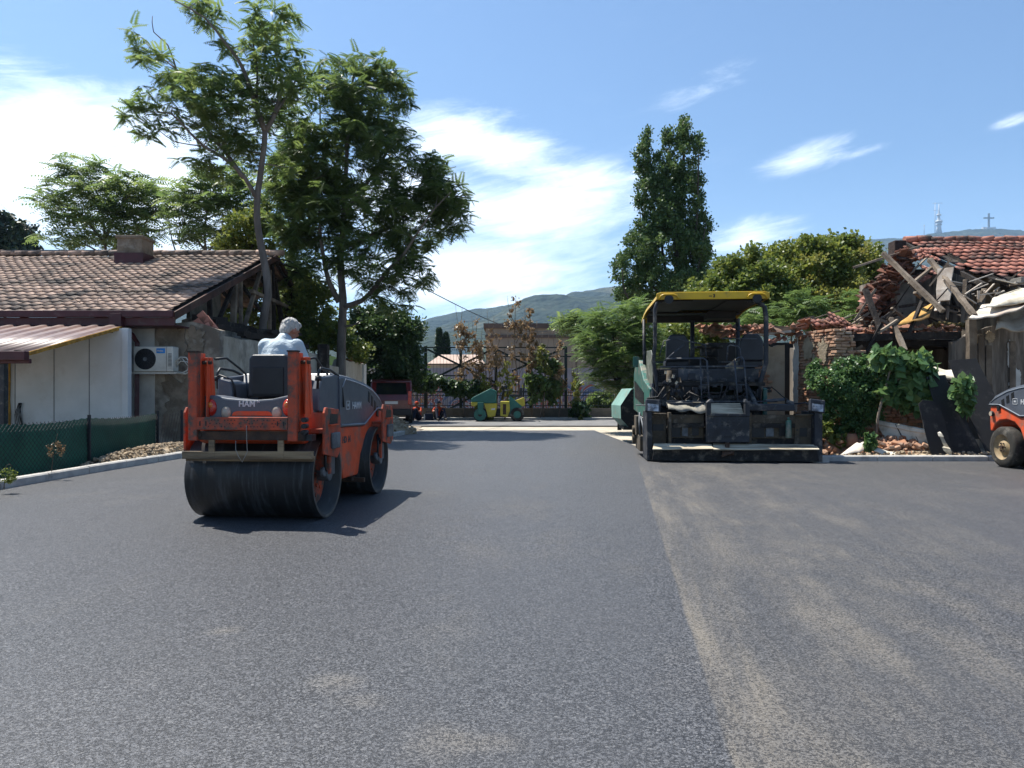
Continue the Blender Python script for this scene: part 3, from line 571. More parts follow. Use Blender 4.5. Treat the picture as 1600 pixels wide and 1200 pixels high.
    pl = MB().b2((-.455,-.535,.905), (.445,-.515,1.025)).b2((-.455,-.515,1.013), (.445,-.45,1.025)).build('rear_plate', M['orange_dull'], t, bevel=.003)
    mb = MB(); random.seed(5)
    for i in range(26):
        for j, z in enumerate((.935, .965, .997)):
            if random.random() < .55: mb.cyl((-.40+i*.0325+(.016 if j == 1 else 0), -.5362, z), (-.40+i*.0325+(.016 if j == 1 else 0), -.534, z), .0065, n=8)
    mb.box((-.42,-.5360,.965), (.012,.003,.045)).box((-.36,-.5360,.965), (.012,.003,.045)).box((.35,-.5360,.965), (.012,.003,.045)).box((.41,-.5360,.965), (.012,.003,.04)); mb.build('hole', M['black'], pl)
    MB().b2((-.48,-.50,.805), (.60,-.43,.89)).cyl((-.50,-.47,.85), (-.42,-.47,.85), .038, n=12).build('cross_beam', M['rust'], t, bevel=.008)
    MB().b2((.56,-.47,.80), (.66,-.36,.86)).cyl((.59,-.50,.88), (.59,-.42,.88), .026, n=12).cyl((.59,-.50,.94), (.59,-.42,.94), .024, n=12).cyl((.59,-.50,1.0), (.59,-.42,1.0), .024, n=12).build('valve_block', M['black'], t)
    MB().bar((-.63,-.45,.655), (.66,-.45,.665), .075, .075, rough=.05).bar((-.62,-.41,.62), (.66,-.41,.625), .05, .05, rough=.05).build('wooden_scraper_bar', M['plank'], t)
    for x in (-.33, .36): MB().b2((x-.03,-.49,.63), (x+.03,-.47,.86)).build('bracket', M['plank'], t, bevel=.004)
    MB().tube([(-.07,-.52,.80), (-.06,-.54,.72), (-.04,-.53,.66), (.0,-.53,.60), (.06,-.55,.70), (.05,-.54,.82), (.05,-.545,.95)], .0035, 5).build('loose_wire', M['wire'], t)
    # seat, console, rails, side plates
    st = MB().b2((-.20,.08,1.22), (.22,.50,1.30)).build('seat', M['seat'], t, bevel=.03, segs=3)
    MB().prism([(-.215,1.21),(.215,1.21),(.225,1.60),(.18,1.655),(-.17,1.655),(-.21,1.62)], 'Y', .03, .12).build('backrest', M['seat'], st, bevel=.025, segs=3)
    MB().b2((-.16,.02,1.24), (.17,.032,1.52)).build('back_panel', M['black'], st, bevel=.02)
    MB().b2((-.14,.10,1.07), (.16,.42,1.22)).build('seat_base', M['black'], t, bevel=.01)
    MB().prism([(-.52,1.06),(-.38,1.06),(-.335,1.06),(-.365,1.36),(-.39,1.375),(-.52,1.41)], 'Y', -.02, .32).build('side_console', M['hood'], t, bevel=.02)
    MB().tube([(-.53,.0,1.42),(-.50,-.01,1.44),(-.37,-.01,1.395),(-.345,0,1.33),(-.33,.0,1.20)], .011, 6).build('handrail', M['black'], t)
    for s in (-1, 1): MB().tube([(s*.53,.02,1.30),(s*.54,.02,1.46),(s*.54,.08,1.51),(s*.54,.35,1.50),(s*.54,.60,1.45),(s*.55,.68,1.38),(s*.57,.70,1.10)], .015, 8).tube([(s*.50,-.1,1.60),(s*.48,.1,1.62),(s*.46,.35,1.52),(s*.46,.5,1.46)], .012, 8).cyl((s*.54,.02,1.38),(s*.54,.02,1.43), .032).build('handrail', M['black'], t)
    plates = [(-.30, .16, 1)]+([] if tyres else [(1.72, 2.20, 0)])
    for (a, b, _) in plates:
        for s in (-1, 1):
            x0, x1 = s*.70, s*.725; e = b-a
            o = MB().prism([(a,.66),(a,1.06),(a+.04,1.115),(b-.05,1.09),(b,1.02),(b,.66),(b-.1,.60)], 'X', x0, x1).build('side_step', M['orange_dull'], t, bevel=.006)
            MB().prism([(a+.12,.94),(b-.10,.95),(b-.10,1.04),(a+.16,1.05)], 'X', x1-s*.004, x1+s*.002).build('step_opening', M['black'], o); MB().b2((x1,a+.16,.70), (x1+s*.03,b-.08,.86)).build('step_pad', M['steel_grey'], o, bevel=.012)
            MB().b2((s*.52,a+.1,.86), (s*.70,b-.1,.90)).build('arm', M['orange_dull'], o)
            MB().b2((x1,a+.10,.935), (x1+s*.03,b-.12,.945)).build('tread', M['orange'], o)
    if not tyres: MB().b2((-.62,1.28,.20), (.62,1.33,.25)).build('front_scraper_bar', M['rust'], t)
    else:
        for s in (-1, 1):
            a = MB().cyl((s*.555,2.20,.90), (s*.60,2.20,.90), .04, n=20).build('headlamp', M['lens_clear'], t); MB().lathe([(s*.56,.046),(s*.598,.044),(s*.60,.04)], 'X', (0,2.2,.90), 20).build('bezel', M['black'], a)
    return t
LR = (-2.506, 7.515, 0)
roller_a = roller('road_roller', 'orange and grey tandem roller being driven over the fresh asphalt', LR, R(-6))
roller_b = roller('road_roller', 'orange and grey roller with rubber tyres cut off by the frame beside the steel sheets', (8.9, 10.62, 0), R(-1), tyres=True)
# ---------------------------------------------------------------- driver (coordinates of the roller frame, root at the seat)
M['skin'] = pm('tanned skin', (.36,.16,.10), (.30,.12,.075), 6, .55, bump=.1, bscale=80); M['shirt'] = pm('pale blue polo shirt', (.46,.53,.56), (.41,.48,.52), 3, .85, bump=2.2, bscale=7)
M['greyhair'] = pm('grey white hair', (.50,.48,.44), (.30,.29,.27), 40, .8, bump=1, bscale=55, stretch=(1,1,.4)); M['trousers'] = pm('dark blue trousers', (.03,.04,.07), (.045,.055,.085), 5, .9, bump=.4, bscale=12); M['shoe'] = pm('black shoes', '17140f', None, 5, .6)
th = R(-6); cz, sz = math.cos(th), math.sin(th); base = Vector((LR[0], LR[1], 0))+Matrix.Rotation(th, 3, 'Z') @ Vector((.02, .26, 1.30))
dr = thing('person', 'grey haired man in pale blue polo shirt driving the tandem roller, head bowed', 'person', base, th)
def off(*p): return (p[0]-.02, p[1]-.26, p[2]-1.30)
hc = Vector(off(.085,.40,1.925)); Mh = Matrix.Rotation(R(-35), 3, 'Z') @ Matrix.Rotation(R(-28), 3, 'X')
def hp_(x, y, z): return hc+Mh @ Vector((x, y, z))
fing = []; 
def hand(w, d, side):
    w = Vector(w); d = Vector(d).normalized(); up = Vector((0,0,1)); s = d.cross(up).normalized(); u = s.cross(d); c = [(w, w+d*.085, .027, .032)]
    for k, o in enumerate((-.032, -.011, .011, .031)):
        a = w+d*.085+s*o; b = a+d*.035-u*.005; e = b+d*.018-u*.026; g = e-d*.010-u*.018; c += [(a, b, .0105, .0098), (b, e, .0098, .009), (e, g, .009, .008)]
    a = w+d*.035+s*side*.028; b = a+d*.03+s*side*.022-u*.01; c += [(a, b, .013, .011), (b, b+d*.025-u*.018, .011, .009)]; return c
sl_, sr_ = off(-.13,.27,1.755), off(.19,.31,1.755); el_, er_ = off(-.19,.36,1.50), off(.27,.42,1.52); wl, wr = off(-.09,.40,1.555), off(.20,.46,1.57)
caps = [(off(.02,.24,1.36), off(.02,.26,1.50), .12, .11), (off(.02,.26,1.50), off(.03,.29,1.64), .11, .10), (sl_, sr_, .05, .05), (off(.04,.30,1.78), hp_(0,-.02,-.06), .055, .052),
 (sl_, el_, .05, .042), (el_, wl, .04, .026), (sr_, er_, .05, .042), (er_, wr, .04, .026)]+hand(wl, (.8,.3,.1), 1)+hand(wr, (-.8,.2,.1), -1)+[
 (off(-.07,.24,1.35), off(-.13,.58,1.38), .085, .065), (off(-.13,.58,1.38), off(-.14,.60,1.12), .06, .042), (off(.11,.24,1.35), off(.17,.58,1.38), .085, .065), (off(.17,.58,1.38), off(.18,.60,1.12), .06, .042)]
balls = [(hp_(0,-.01,.03), (.076,.094,.098), Mh), (hp_(0,.03,-.05), (.056,.062,.06), Mh), (hp_(0,.098,.0), (.012,.018,.02), Mh), (hp_(0,.085,.035), (.05,.012,.012), Mh), (hp_(.078,.0,.0), (.012,.022,.032), Mh), (hp_(-.078,.0,.0), (.012,.022,.032), Mh), (hp_(0,.085,-.045), (.026,.014,.01), Mh), (hp_(0,.075,-.09), (.022,.02,.018), Mh)]
blob('body', caps, M['skin'], dr, .009, 2, balls)
for s in (-1, 1): MB().rock(hp_(s*.032,.088,.015), .009).build('eye', M['black'], dr, smooth=True)
blob('shirt', [(off(.02,.20,1.34), off(.02,.22,1.52), .165, .16), (off(.02,.22,1.52), off(.03,.26,1.70), .165, .135), (off(-.07,.23,1.50), off(-.06,.26,1.68), .125, .11), (off(.11,.24,1.50), off(.12,.28,1.68), .125, .11),
  (sl_, sr_, .078, .078), (off(.035,.29,1.78), off(.05,.32,1.835), .085, .066), (sl_, Vector(sl_).lerp(Vector(el_), .72), .082, .066), (sr_, Vector(sr_).lerp(Vector(er_), .72), .082, .066)], M['shirt'], dr, .013, 5)
MB().lathe([(-.005,.066),(.028,.062),(.030,.066),(-.006,.074),(-.02,.078)], 'Z', (0,0,0), 24).build('collar', M['shirt'], dr); c_ = bpy.data.objects['collar']; c_.location = off(.052,.325,1.835); c_.rotation_euler = (R(-24), R(8), 0)
rng = random.Random(3); hb = [(hp_(0,-.022,.045), (.088,.098,.092), Mh), (hp_(0,-.06,-.01), (.078,.056,.078), Mh), (hp_(0,.04,.095), (.06,.05,.034), Mh)]
for i in range(90):
    a = rng.uniform(0, 6.28); e = rng.uniform(-.5, 1.5); q = Vector((math.cos(a)*math.cos(e)*.088, math.sin(a)*math.cos(e)*.096-.024, math.sin(e)*.092+.042))
    if q.y > .05 and q.z < .075: continue
    if q.z < -.03 and q.y > -.04: continue
    hb.append((hp_(*q), (.009, .010, .008), Mh))
blob('hair', [], M['greyhair'], dr, .006, 1, hb)
blob('trousers', [(off(.02,.22,1.345), off(.02,.24,1.40), .15, .14), (off(-.07,.24,1.35), off(-.13,.60,1.385), .10, .08), (off(-.13,.60,1.385), off(-.14,.60,1.16), .075, .06), (off(.11,.24,1.35), off(.17,.60,1.385), .10, .08), (off(.17,.60,1.385), off(.18,.60,1.16), .075, .06)], M['trousers'], dr, .014, 4)
for s in (-.14, .18): blob('shoe', [(off(s,.58,1.115), off(s,.72,1.105), .045, .036)], M['shoe'], dr, .012, 2)
# ================================================================ PAVER
M['canopy'] = pm('yellow canopy paint', 'cfa91f', 'b8951e', 2, .45, dirt=(.16,.12,.05), dscale=2.5, damt=.35)
M['pgreen'] = pm('teal green paint', '2f6256', '28544a', 3, .5, dirt=(.25,.22,.17), dscale=3, damt=.55)
M['pteal'] = pm('sunlit teal paint', '7a9d92', '5c8479', 3, .55, dirt=(.3,.28,.22), dscale=3, damt=.5)  # paler copy of the teal green paint, sunlight put into its colour
M['pgrey'] = pm('dark blue grey frame', '262a32', '181b20', 4, .55, dirt=(.20,.18,.15), dscale=5, damt=.45, bump=.1)
M['pgrime'] = pm('tarred dark steel', '1d1a18', '100f10', 5, .7, bump=.5, bscale=30, dirt=(.12,.10,.075), dscale=6, damt=.5)
M['pbrown'] = pm('dusty brown steel', '554a3a', '302a22', 4, .8, bump=.3, dirt=(.2,.17,.13), dscale=4, damt=.5)
M['tread'] = pm('dusty sunlit tread boards', 'cbbfa6', '9b8e78', 3, .9, bump=.5, bscale=30, stretch=(.3,3,3), dirt=(.08,.07,.055), dscale=3, damt=.5)  # dusty boards, with the sunlight on them put into the cream tone
M['dustcloth'] = pm('dusty sheet metal', '98917f', '3f434a', 2.5, .75, bump=.6, bscale=6, dirt=(.05,.05,.05), dscale=3)
M['rail'] = pm('blue grey rail', '3b414b', '2c3139', 5, .5, dirt=(.2,.18,.15), dscale=6); M['wtape'] = pm('worn pale control panel', 'b9bcc0', '4a4f56', 9, .6, det=8)
M['glass_dirty'] = pm('dusty side glass', '6a6f60', '4b5148', 3, .35, dirt=(.4,.38,.32), dscale=5, damt=.6)
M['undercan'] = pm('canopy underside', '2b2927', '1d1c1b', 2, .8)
pv = thing('road_paver', 'dark tarred asphalt paver with yellow canopy parked at the joint', 'paver', (3.9, 13.4, 0), R(-4.6)); X0 = -.11
# tracks and chassis
for s in (-1, 1):
    x = X0+s*.93; tr = MB(); r = .30; y0, y1 = 1.5, 4.3; L0 = 2*(y1-y0)+2*math.pi*r; n = 74
    for k in range(n):
        q = k/n*L0
        if q < y1-y0: c = (x, y0+q, .02); a = 0
        elif q < y1-y0+math.pi*r: f = (q-(y1-y0))/r; c = (x, y1+r*math.sin(f), r-r*math.cos(f)+.02); a = f
        elif q < 2*(y1-y0)+math.pi*r: c = (x, y1-(q-(y1-y0)-math.pi*r), 2*r+.02); a = math.pi
        else: f = (q-2*(y1-y0)-math.pi*r)/r; c = (x, y0-r*math.sin(f), r+r*math.cos(f)+.02); a = math.pi+f
        tr.box(c, (.30,.082,.035), (a,0,0))
    tr.b2((x-.10,y0,.08),(x+.10,y1,.50)).cyl((x-.12,y0,r+.02),(x+.12,y0,r+.02),.24,n=24).cyl((x-.12,y1,r+.02),(x+.12,y1,r+.02),.24,n=24); tr.build('track', M['pgrime'], pv)
MB().b2((X0-.72,1.2,.3), (X0+.72,5.0,1.0)).b2((X0-1.05,1.1,.72), (X0+1.05,4.8,1.0)).build('chassis', M['pgrime'], pv, bevel=.02)
# body: engine housing ahead of the platform, green left flank with slanted louvres
MB().b2((X0-1.02,3.0,1.0), (X0+1.02,4.9,1.62)).b2((X0-.98,3.6,1.62), (X0+.98,4.7,1.82)).build('engine_housing', M['pgreen'], pv, bevel=.04)
fl = MB().prism([(1.05,.62),(1.05,1.35),(1.5,1.42),(2.3,1.55),(3.4,2.02),(4.1,2.05),(4.7,1.75),(4.75,.85),(2.0,.72)], 'X', X0-1.16, X0-1.03).build('side_panel', M['pgreen'], pv, bevel=.02)
mb = MB()
for k in range(9): y = 2.1+k*.26; mb.prism([(y,1.00+.02*k),(y+.14,1.0+.02*k),(y+.20,1.28+.035*k),(y+.06,1.28+.035*k)], 'X', X0-1.175, X0-1.155)
mb.build('louvre', M['pgrime'], fl)
MB().prism([(1.05,.62),(1.05,1.35),(1.5,1.42),(2.3,1.5),(3.4,1.8),(4.1,1.85),(4.7,1.65),(4.75,.85),(2.0,.72)], 'X', X0+1.03, X0+1.12).build('side_panel', M['pgreen'], pv, bevel=.02)
# hopper wings, leaning outward at the front
for s in (-1, 1):
    w = MB().prism([(4.9,.42),(4.8,.9),(4.85,1.30),(5.1,1.42),(6.3,1.42),(6.6,1.2),(6.7,.5)], 'X', X0+s*1.0, X0+s*1.05).build('hopper_wing', M['pgreen'], pv, bevel=.01)
    MB().add([(X0+s*1.05,4.95,.36),(X0+s*1.22,4.95,.36),(X0+s*1.46,4.95,.62),(X0+s*1.47,4.95,.95),(X0+s*1.19,4.95,1.36),(X0+s*1.05,4.95,1.40),
              (X0+s*1.05,5.02,.36),(X0+s*1.22,5.02,.36),(X0+s*1.46,5.02,.62),(X0+s*1.47,5.02,.95),(X0+s*1.19,5.02,1.36),(X0+s*1.05,5.02,1.40)],
             [(0,1,2,3,4,5),(11,10,9,8,7,6)]+[(i,(i+1)%6,6+(i+1)%6,6+i) for i in range(6)]).build('wing_end', M['pgrime'] if s < 0 else M['pgreen'], w)
    sec = [(X0+s*1.42,.36),(X0+s*1.66,.62),(X0+s*1.67,.95),(X0+s*1.39,1.38)]
    V = [(x-s*(.20 if y < 5 else .06), y, z) for y in (4.95, 5.9, 6.6) for x, z in sec]; V += [(x-s*.03, y, z-.01) for x, y, z in V]
    MB().add(V, [(k*4+i, k*4+i+1, k*4+i+5, k*4+i+4) for i in range(3) for k in (0, 1)]+[(12+k*4+i, 12+k*4+i+4, 12+k*4+i+5, 12+k*4+i+1) for i in range(3) for k in (0, 1)]).build('wing_side', M['pteal'], w)
MB().b2((X0-1.4,4.96,.34), (X0+1.4,6.5,.42)).build('hopper_floor', M['pgrime'], pv)
# operator platform
MB().b2((X0-1.02,.85,1.40), (X0+1.02,3.2,1.47)).build('platform_floor', M['pgrime'], pv)
MB().b2((X0-.98,.95,1.0), (X0-.2,1.0,1.40)).b2((X0-.05,.95,1.02), (X0+.98,1.02,1.22)).b2((X0-.95,1.05,1.47), (X0+.95,1.12,1.74)).build('rear_bulkhead', M['pgrey'], pv, bevel=.01)
MB().b2((X0-.6,1.02,1.50), (X0-.12,1.045,1.74)).build('electrical_box', M['rail'], pv, bevel=.01)
mb = MB()
for k in range(6): mb.b2((X0-.98,1.01,1.48+k*.045), (X0-.64,1.045,1.50+k*.045))
mb.build('grille', M['pgrime'], pv)
MB().b2((X0-.2,2.7,1.47), (X0+.5,3.1,2.05)).b2((X0-.9,2.75,1.47), (X0+.9,3.0,1.80)).b2((X0+.08,2.3,2.05), (X0+.42,2.6,2.30)).b2((X0-.05,2.2,2.22), (X0+.5,2.5,2.27)).build('control_console', M['pgrime'], pv, bevel=.02)
for cx in (-.63, .86):
    st = MB().b2((cx-.24,1.75,1.80), (cx+.24,2.2,1.94)).b2((cx-.12,1.85,1.47), (cx+.12,2.1,1.8)).build('seat', M['seat'], pv, bevel=.04, segs=3)
    MB().prism([(cx-.24,1.92),(cx+.24,1.92),(cx+.23,2.32),(cx+.14,2.47),(cx-.14,2.47),(cx-.23,2.32)], 'Y', 1.68, 1.80).build('backrest', M['seat'], st, bevel=.03, segs=3)
# canopy: rolled sheet, rear lip with two lamp arches, drooping front
zc = lambda y: 3.17-.012*(y-.75)-.09*max(0, (y-2.4)/1.4)**2*1.6
ys = [.72,.80,1.2,1.8,2.4,2.8,3.2,3.5,3.75]; prof = lambda z: [(-1.02,z-.10),(-1.01,z-.03),(-.94,z+.01),(-.4,z+.035),(.4,z+.035),(.94,z+.01),(1.01,z-.03),(1.02,z-.10)]
secs = [[(X0+x*1.045, y, z) for x, z in prof(zc(y))] for y in ys]; n = 8; vs = [v for q in secs for v in q]
fs = [(j*n+i, j*n+i+1, (j+1)*n+i+1, (j+1)*n+i) for j in range(len(ys)-1) for i in range(n-1)]+[tuple(range(n)), tuple((len(ys)-1)*n+i for i in range(n))[::-1]]
cn = MB().add(vs, fs).build('canopy', M['canopy'], pv); md = cn.modifiers.new('s', 'SOLIDIFY'); md.thickness = .012
MB().prism([(X0-1.065,3.06),(X0-1.065,3.175),(X0-.98,3.205),(X0+.98,3.205),(X0+1.065,3.175),(X0+1.065,3.06)], 'Y', .69, .725).build('rear_lip', M['canopy'], cn, bevel=.012)
for s in (-1, 1):
    c = X0+s*.83; a = MB().tube([(c-.19,.675,3.06),(c-.15,.67,3.13),(c-.09,.67,3.155),(c+.09,.67,3.155),(c+.15,.67,3.13),(c+.19,.675,3.06)], .018, 6).build('lamp_arch', M['canopy'], cn); MB().cyl((c,.665,3.065), (c,.72,3.065), .085, n=24).build('work_lamp', M['black'], cn)
text('lettering', '~ 3', .085, M['black'], cn, (X0-.07,.685,3.095), (R(90),0,0), bold=.004)
MB().b2((X0-1.0,.76,3.07), (X0+1.0,2.7,3.085)).b2((X0-1.0,2.7,3.0), (X0+1.0,3.55,3.02)).b2((X0-.98,.80,3.04), (X0-.35,2.9,3.055)).b2((X0+.30,.80,3.04), (X0+.98,2.9,3.055)).b2((X0-.98,3.2,2.86), (X0+.98,3.32,3.0)).b2((X0+.25,2.6,2.88), (X0+.85,3.1,3.04)).build('underside', M['undercan'], cn, bevel=.01)  # dark sheets cover the yellow underside, standing in for its shade
# posts
for pts, r in (([(X0-1.03,.9,1.0),(X0-1.03,.9,1.4),(X0-1.10,.9,1.9),(X0-1.07,.9,2.2),(X0-1.07,.9,2.9),(X0-1.03,.88,3.02),(X0-.95,.88,3.05)], .038), ([(X0+.90,.9,1.0),(X0+.95,.9,1.5),(X0+1.05,.9,1.85),(X0+1.05,.9,2.7),(X0+1.02,.9,2.92),(X0+.9,.88,3.02),(X0+.7,.88,3.05)], .046),
    ([(X0-1.05,3.15,1.4),(X0-1.06,3.2,2.93)], .035), ([(X0+1.02,3.15,1.4),(X0+1.02,3.2,2.93)], .05), ([(X0+.02,3.2,1.5),(X0+.02,3.2,2.9)], .05)):
    MB().tube(pts, r, 10).build('post', M['pgrey'], pv)
MB().prism([(.98,1.45),(.98,1.95),(1.25,2.12),(2.1,2.15),(2.2,1.6),(1.6,1.45)], 'X', X0-1.11, X0-1.095).build('side_window', M['glass_dirty'], pv, bevel=.02)
MB().b2((X0-1.12,.98,1.15), (X0-1.07,1.5,1.45)).build('side_box', M['rail'], pv, bevel=.01)
# rails, ladders
MB().tube([(-.98,.72,1.92),(-.28,.72,1.93),(-.22,.70,1.88),(-.22,.45,1.10)], .017, 8).tube([(-.34,.72,1.92),(-.36,.45,1.10)], .013, 6).bar((-.36,.55,1.42), (-.22,.55,1.42), .05, .012).build('ladder', M['rail'], pv)
MB().tube([(.34,.72,1.90),(.37,.71,1.94),(.44,.70,1.94),(.47,.68,1.88),(.48,.45,1.10)], .017, 8).tube([(.30,.72,1.9),(.31,.45,1.10)], .013, 6).bar((.31,.55,1.42), (.47,.55,1.42), .05, .012).tube([(.22,1.0,1.9),(.24,1.0,2.17),(.28,1.0,2.2),(.43,1.0,2.17),(.47,1.0,2.12),(.49,1.0,1.8)], .014, 8).build('ladder', M['rail'], pv)
MB().tube([(X0-.95,1.2,2.0),(X0-.86,1.2,2.30),(X0-.6,1.2,2.34),(X0-.05,1.2,2.22),(X0-.03,1.2,1.95)], .012, 6).tube([(-.95,1.3,1.9),(-.55,1.3,2.25)], .018, 6).tube([(X0+.3,1.3,2.35),(X0+.98,1.3,2.34)], .012, 6).bar((X0-.95,1.1,1.78),(X0+.95,1.1,1.79),.03,.03).bar((X0-.9,2.9,1.95),(X0+.9,2.9,1.95),.03,.03).tube([(.62,1.15,1.48),(.64,1.15,1.68),(.72,1.15,1.74),(.9,1.15,1.72)], .014, 6).build('handrail', M['rail'], pv)
MB().b2((.60,1.9,1.66), (.86,1.95,1.90)).build('bucket_panel', M['tread'], pv, bevel=.03)
# hoses and fittings under the platform
random.seed(9); mb = MB()
for k in range(26):
    a = Vector((random.uniform(-1.0, .85), random.uniform(.62, .95), random.uniform(1.05, 1.5))); b = a+Vector((random.uniform(-.5, .5), random.uniform(-.1, .1), random.uniform(-.35, .05))); c = a.lerp(b, .5)+Vector((0, -.12, -random.uniform(.02, .2)))
    mb.tube([a, a.lerp(c, .6), c, c.lerp(b, .5), b], random.uniform(.010, .02), 6)
mb.build('wiring_loom', M['pgrime'], pv)
for k in range(34):
    c = (random.uniform(-1.05, .9), random.uniform(.7, .98), random.uniform(.95, 1.6)); MB().box(c, (random.uniform(.03, .16), .06, random.uniform(.03, .14))).build('fitting', M['pgrey'], pv, bevel=.006)
mb = MB()
for c in ((-1.0,.68,1.66),(-.86,.66,1.58),(-.80,.66,1.46),(-.92,.7,1.50)): mb.box(c, (.04,.03,.06), (0, random.uniform(-.6,.6), 0))
mb.bar((-.62,.66,1.12),(-.50,.66,1.10),.03,.02); mb.build('tags', M['tread'], pv)
MB().tube([(.80,1.0,1.0),(.86,.95,1.35),(.78,.95,1.45)], .035, 8).tube([(-.93,1.0,1.0),(-.90,.95,1.7)], .05, 8).cyl((-.75,.85,1.15),(-.70,1.05,1.55),.05).build('cylinder', M['pbrown'], pv)
for a, b in (((.55,1.0,1.5),(.62,.30,1.0)), ((-.62,1.1,1.15),(-.62,.4,.95))): MB().cyl(a, b, .045).build('tow_arm', M['pgrey'], pv)
# mast arms behind right
MB().bar((.78,1.2,1.27), (1.12,1.2,1.30), .05, .05).tube([(1.05,1.2,1.3),(1.12,1.2,1.38),(1.20,1.2,1.32),(1.30,1.1,1.2),(1.30,.5,1.08)], .012, 6).tube([(1.0,1.2,1.3),(.95,1.2,1.18),(.90,1.1,1.05)], .012, 6).box((1.02,1.2,1.36), (.12,.08,.04)).build('side_arm', M['pgrime'], pv)
# screed
sc = MB().b2((-1.38,.03,.04), (1.62,.55,.22)).b2((-1.36,.30,.22), (1.60,.58,.62)).build('screed', M['pgrime'], pv, bevel=.012)
MB().prism([(-1.34,.02),(-1.30,.235),(1.60,.235),(1.64,.02)], 'Y', -.03, .06).build('screed_plate', M['pgrime'], sc, bevel=.01)
for x0, x1, y in ((-1.34,-.25,-.14), (-.26,1.62,-.11)):
    MB().add([(x0,y,.225),(x1,y+.02,.24),(x1,y+.22,.30),(x0+.05,y+.24,.31),(x0,y,.245),(x1,y+.02,.255),(x1,y+.22,.325),(x0+.05,y+.24,.335)], [(0,3,2,1),(4,5,6,7),(0,1,5,4),(1,2,6,5),(2,3,7,6),(3,0,4,7)]).build('tread_board', M['tread'], sc, bevel=.004)
# mid frames left and right of the ladder box
for (x0, x1) in ((-1.02,-.36), (.43,1.28)):
    f = MB().b2((x0,.22,.70), (x1,.30,.86)).b2((x0,.10,.30), (x0+.05,.34,.90)).b2((x0+.02,.26,.42), (x1,.30,.66)).build('extension_frame', M['pbrown'], pv, bevel=.006)
    w = x1-x0; MB().b2((x0+w*.40,.235,.46), (x0+w*.56,.262,.63)).build('plate', M['steel_grey'], f); MB().b2((x0+w*.68,.240,.47), (x0+w*.86,.262,.62)).b2((x0+w*.1,.245,.44), (x0+w*.36,.262,.64)).build('opening', M['black'], f)
    MB().b2((x0+.06,.2,.62), (x1,.22,.70)).build('ledge', M['pgrime'], f)
MB().b2((1.28,.24,.28), (1.60,.30,.86)).b2((1.28,.16,.845), (1.60,.32,.875)).build('extension_frame', M['pbrown'], pv, bevel=.006); MB().b2((1.37,.232,.46), (1.50,.238,.62)).cyl((1.33,.232,.58),(1.33,.239,.58),.018).build('opening', M['black'], pv)
MB().b2((-1.36,.22,.28), (-1.05,.30,.86)).b2((-1.36,.14,.86), (-1.05,.34,.885)).build('extension_frame', M['pbrown'], pv, bevel=.006); MB().b2((-1.30,.210,.56),(-1.10,.218,.68)).build('opening', M['black'], pv)
# covers
random.seed(2); nx, ny = 26, 5; V = []
for j in range(ny):
    for i in range(nx):
        u, v = i/(nx-1), j/(ny-1); V.append((-1.02+.72*u, .14+.28*v-.02*math.sin(u*9), .955+.13*v**.7-.06*u*(1-v)+.02*math.sin(u*14+v*3)+random.uniform(-.006, .006)))
o = MB().add(V, [(j*nx+i, j*nx+i+1, (j+1)*nx+i+1, (j+1)*nx+i) for j in range(ny-1) for i in range(nx-1)], smooth=True).build('dented_cover', M['dustcloth'], pv); o.modifiers.new('s', 'SOLIDIFY').thickness = .012
MB().b2((-1.02,.30,.98),(-.34,.44,1.085)).b2((-.55,.28,1.09),(-.42,.36,1.11)).build('cover', M['pgrey'], pv, bevel=.015)
MB().prism([(.42,.93),(.42,1.12),(.58,1.06),(1.26,1.06),(1.28,.93)], 'Y', .16, .42).build('cover', M['pgrey'], pv, bevel=.02)
MB().b2((-1.0,.50,1.09),(1.05,.54,1.115)).box((.98,.45,1.13),(.34,.14,.05),(0,-.06,0)).box((1.22,.3,1.09),(.12,.1,.06),(0,.3,0)).build('rear_ledge', M['rail'], pv, bevel=.006)
# ladder box in the centre
cb = MB().b2((-.35,.02,.36), (.42,.12,.84)).b2((-.35,-.01,.84), (-.27,.14,1.09)).b2((.34,-.01,.84), (.42,.14,1.09)).b2((-.27,.0,.835),(.34,.05,.885)).build('ladder_box', M['pgrey'], pv, bevel=.01)
MB().add([(-.27,.13,.88),(.34,.13,.88),(.34,.40,1.07),(-.27,.40,1.07),(-.27,.15,.86),(.34,.15,.86),(.34,.42,1.05),(-.27,.42,1.05)], [(0,1,2,3),(7,6,5,4),(0,4,5,1),(2,6,7,3),(0,3,7,4),(1,5,6,2)]).build('slatted_step', M['tread'], cb)
for s in (-1, 1): MB().prism([(s*.31+.035-.05*(s<0)-.02,1.09),(s*.31+.035+.055,1.09),(s*.31+.05,1.15),(s*.31+.03,1.15)], 'Y', -.01, .14).build('corner_cap', M['rail'], cb, bevel=.006)
mb = MB()
for i in range(5):
    for j in range(3): mb.b2((-.19+i*.10,.0165,.66+j*.055), (-.145+i*.10,.021,.685+j*.055))
mb.b2((-.04,.0165,.45),(.09,.021,.48)).b2((-.31,.0165,.60),(.38,.0205,.607)); mb.build('hole', M['black'], cb)
MB().b2((-.02,-.05,.20), (.05,.02,.36)).cyl((-.08,-.06,.17),(.12,-.06,.17),.04).bar((-.10,-.08,.12),(.10,-.10,.20),.05,.04).build('coupling', M['rust'], pv)
MB().cyl((1.14,.12,.44), (1.14,.12,.76), .055, .05, n=14).cyl((1.14,.12,.76),(1.14,.12,.82),.02).build('gas_bottle', M['pgreen'], pv, bevel=.01)
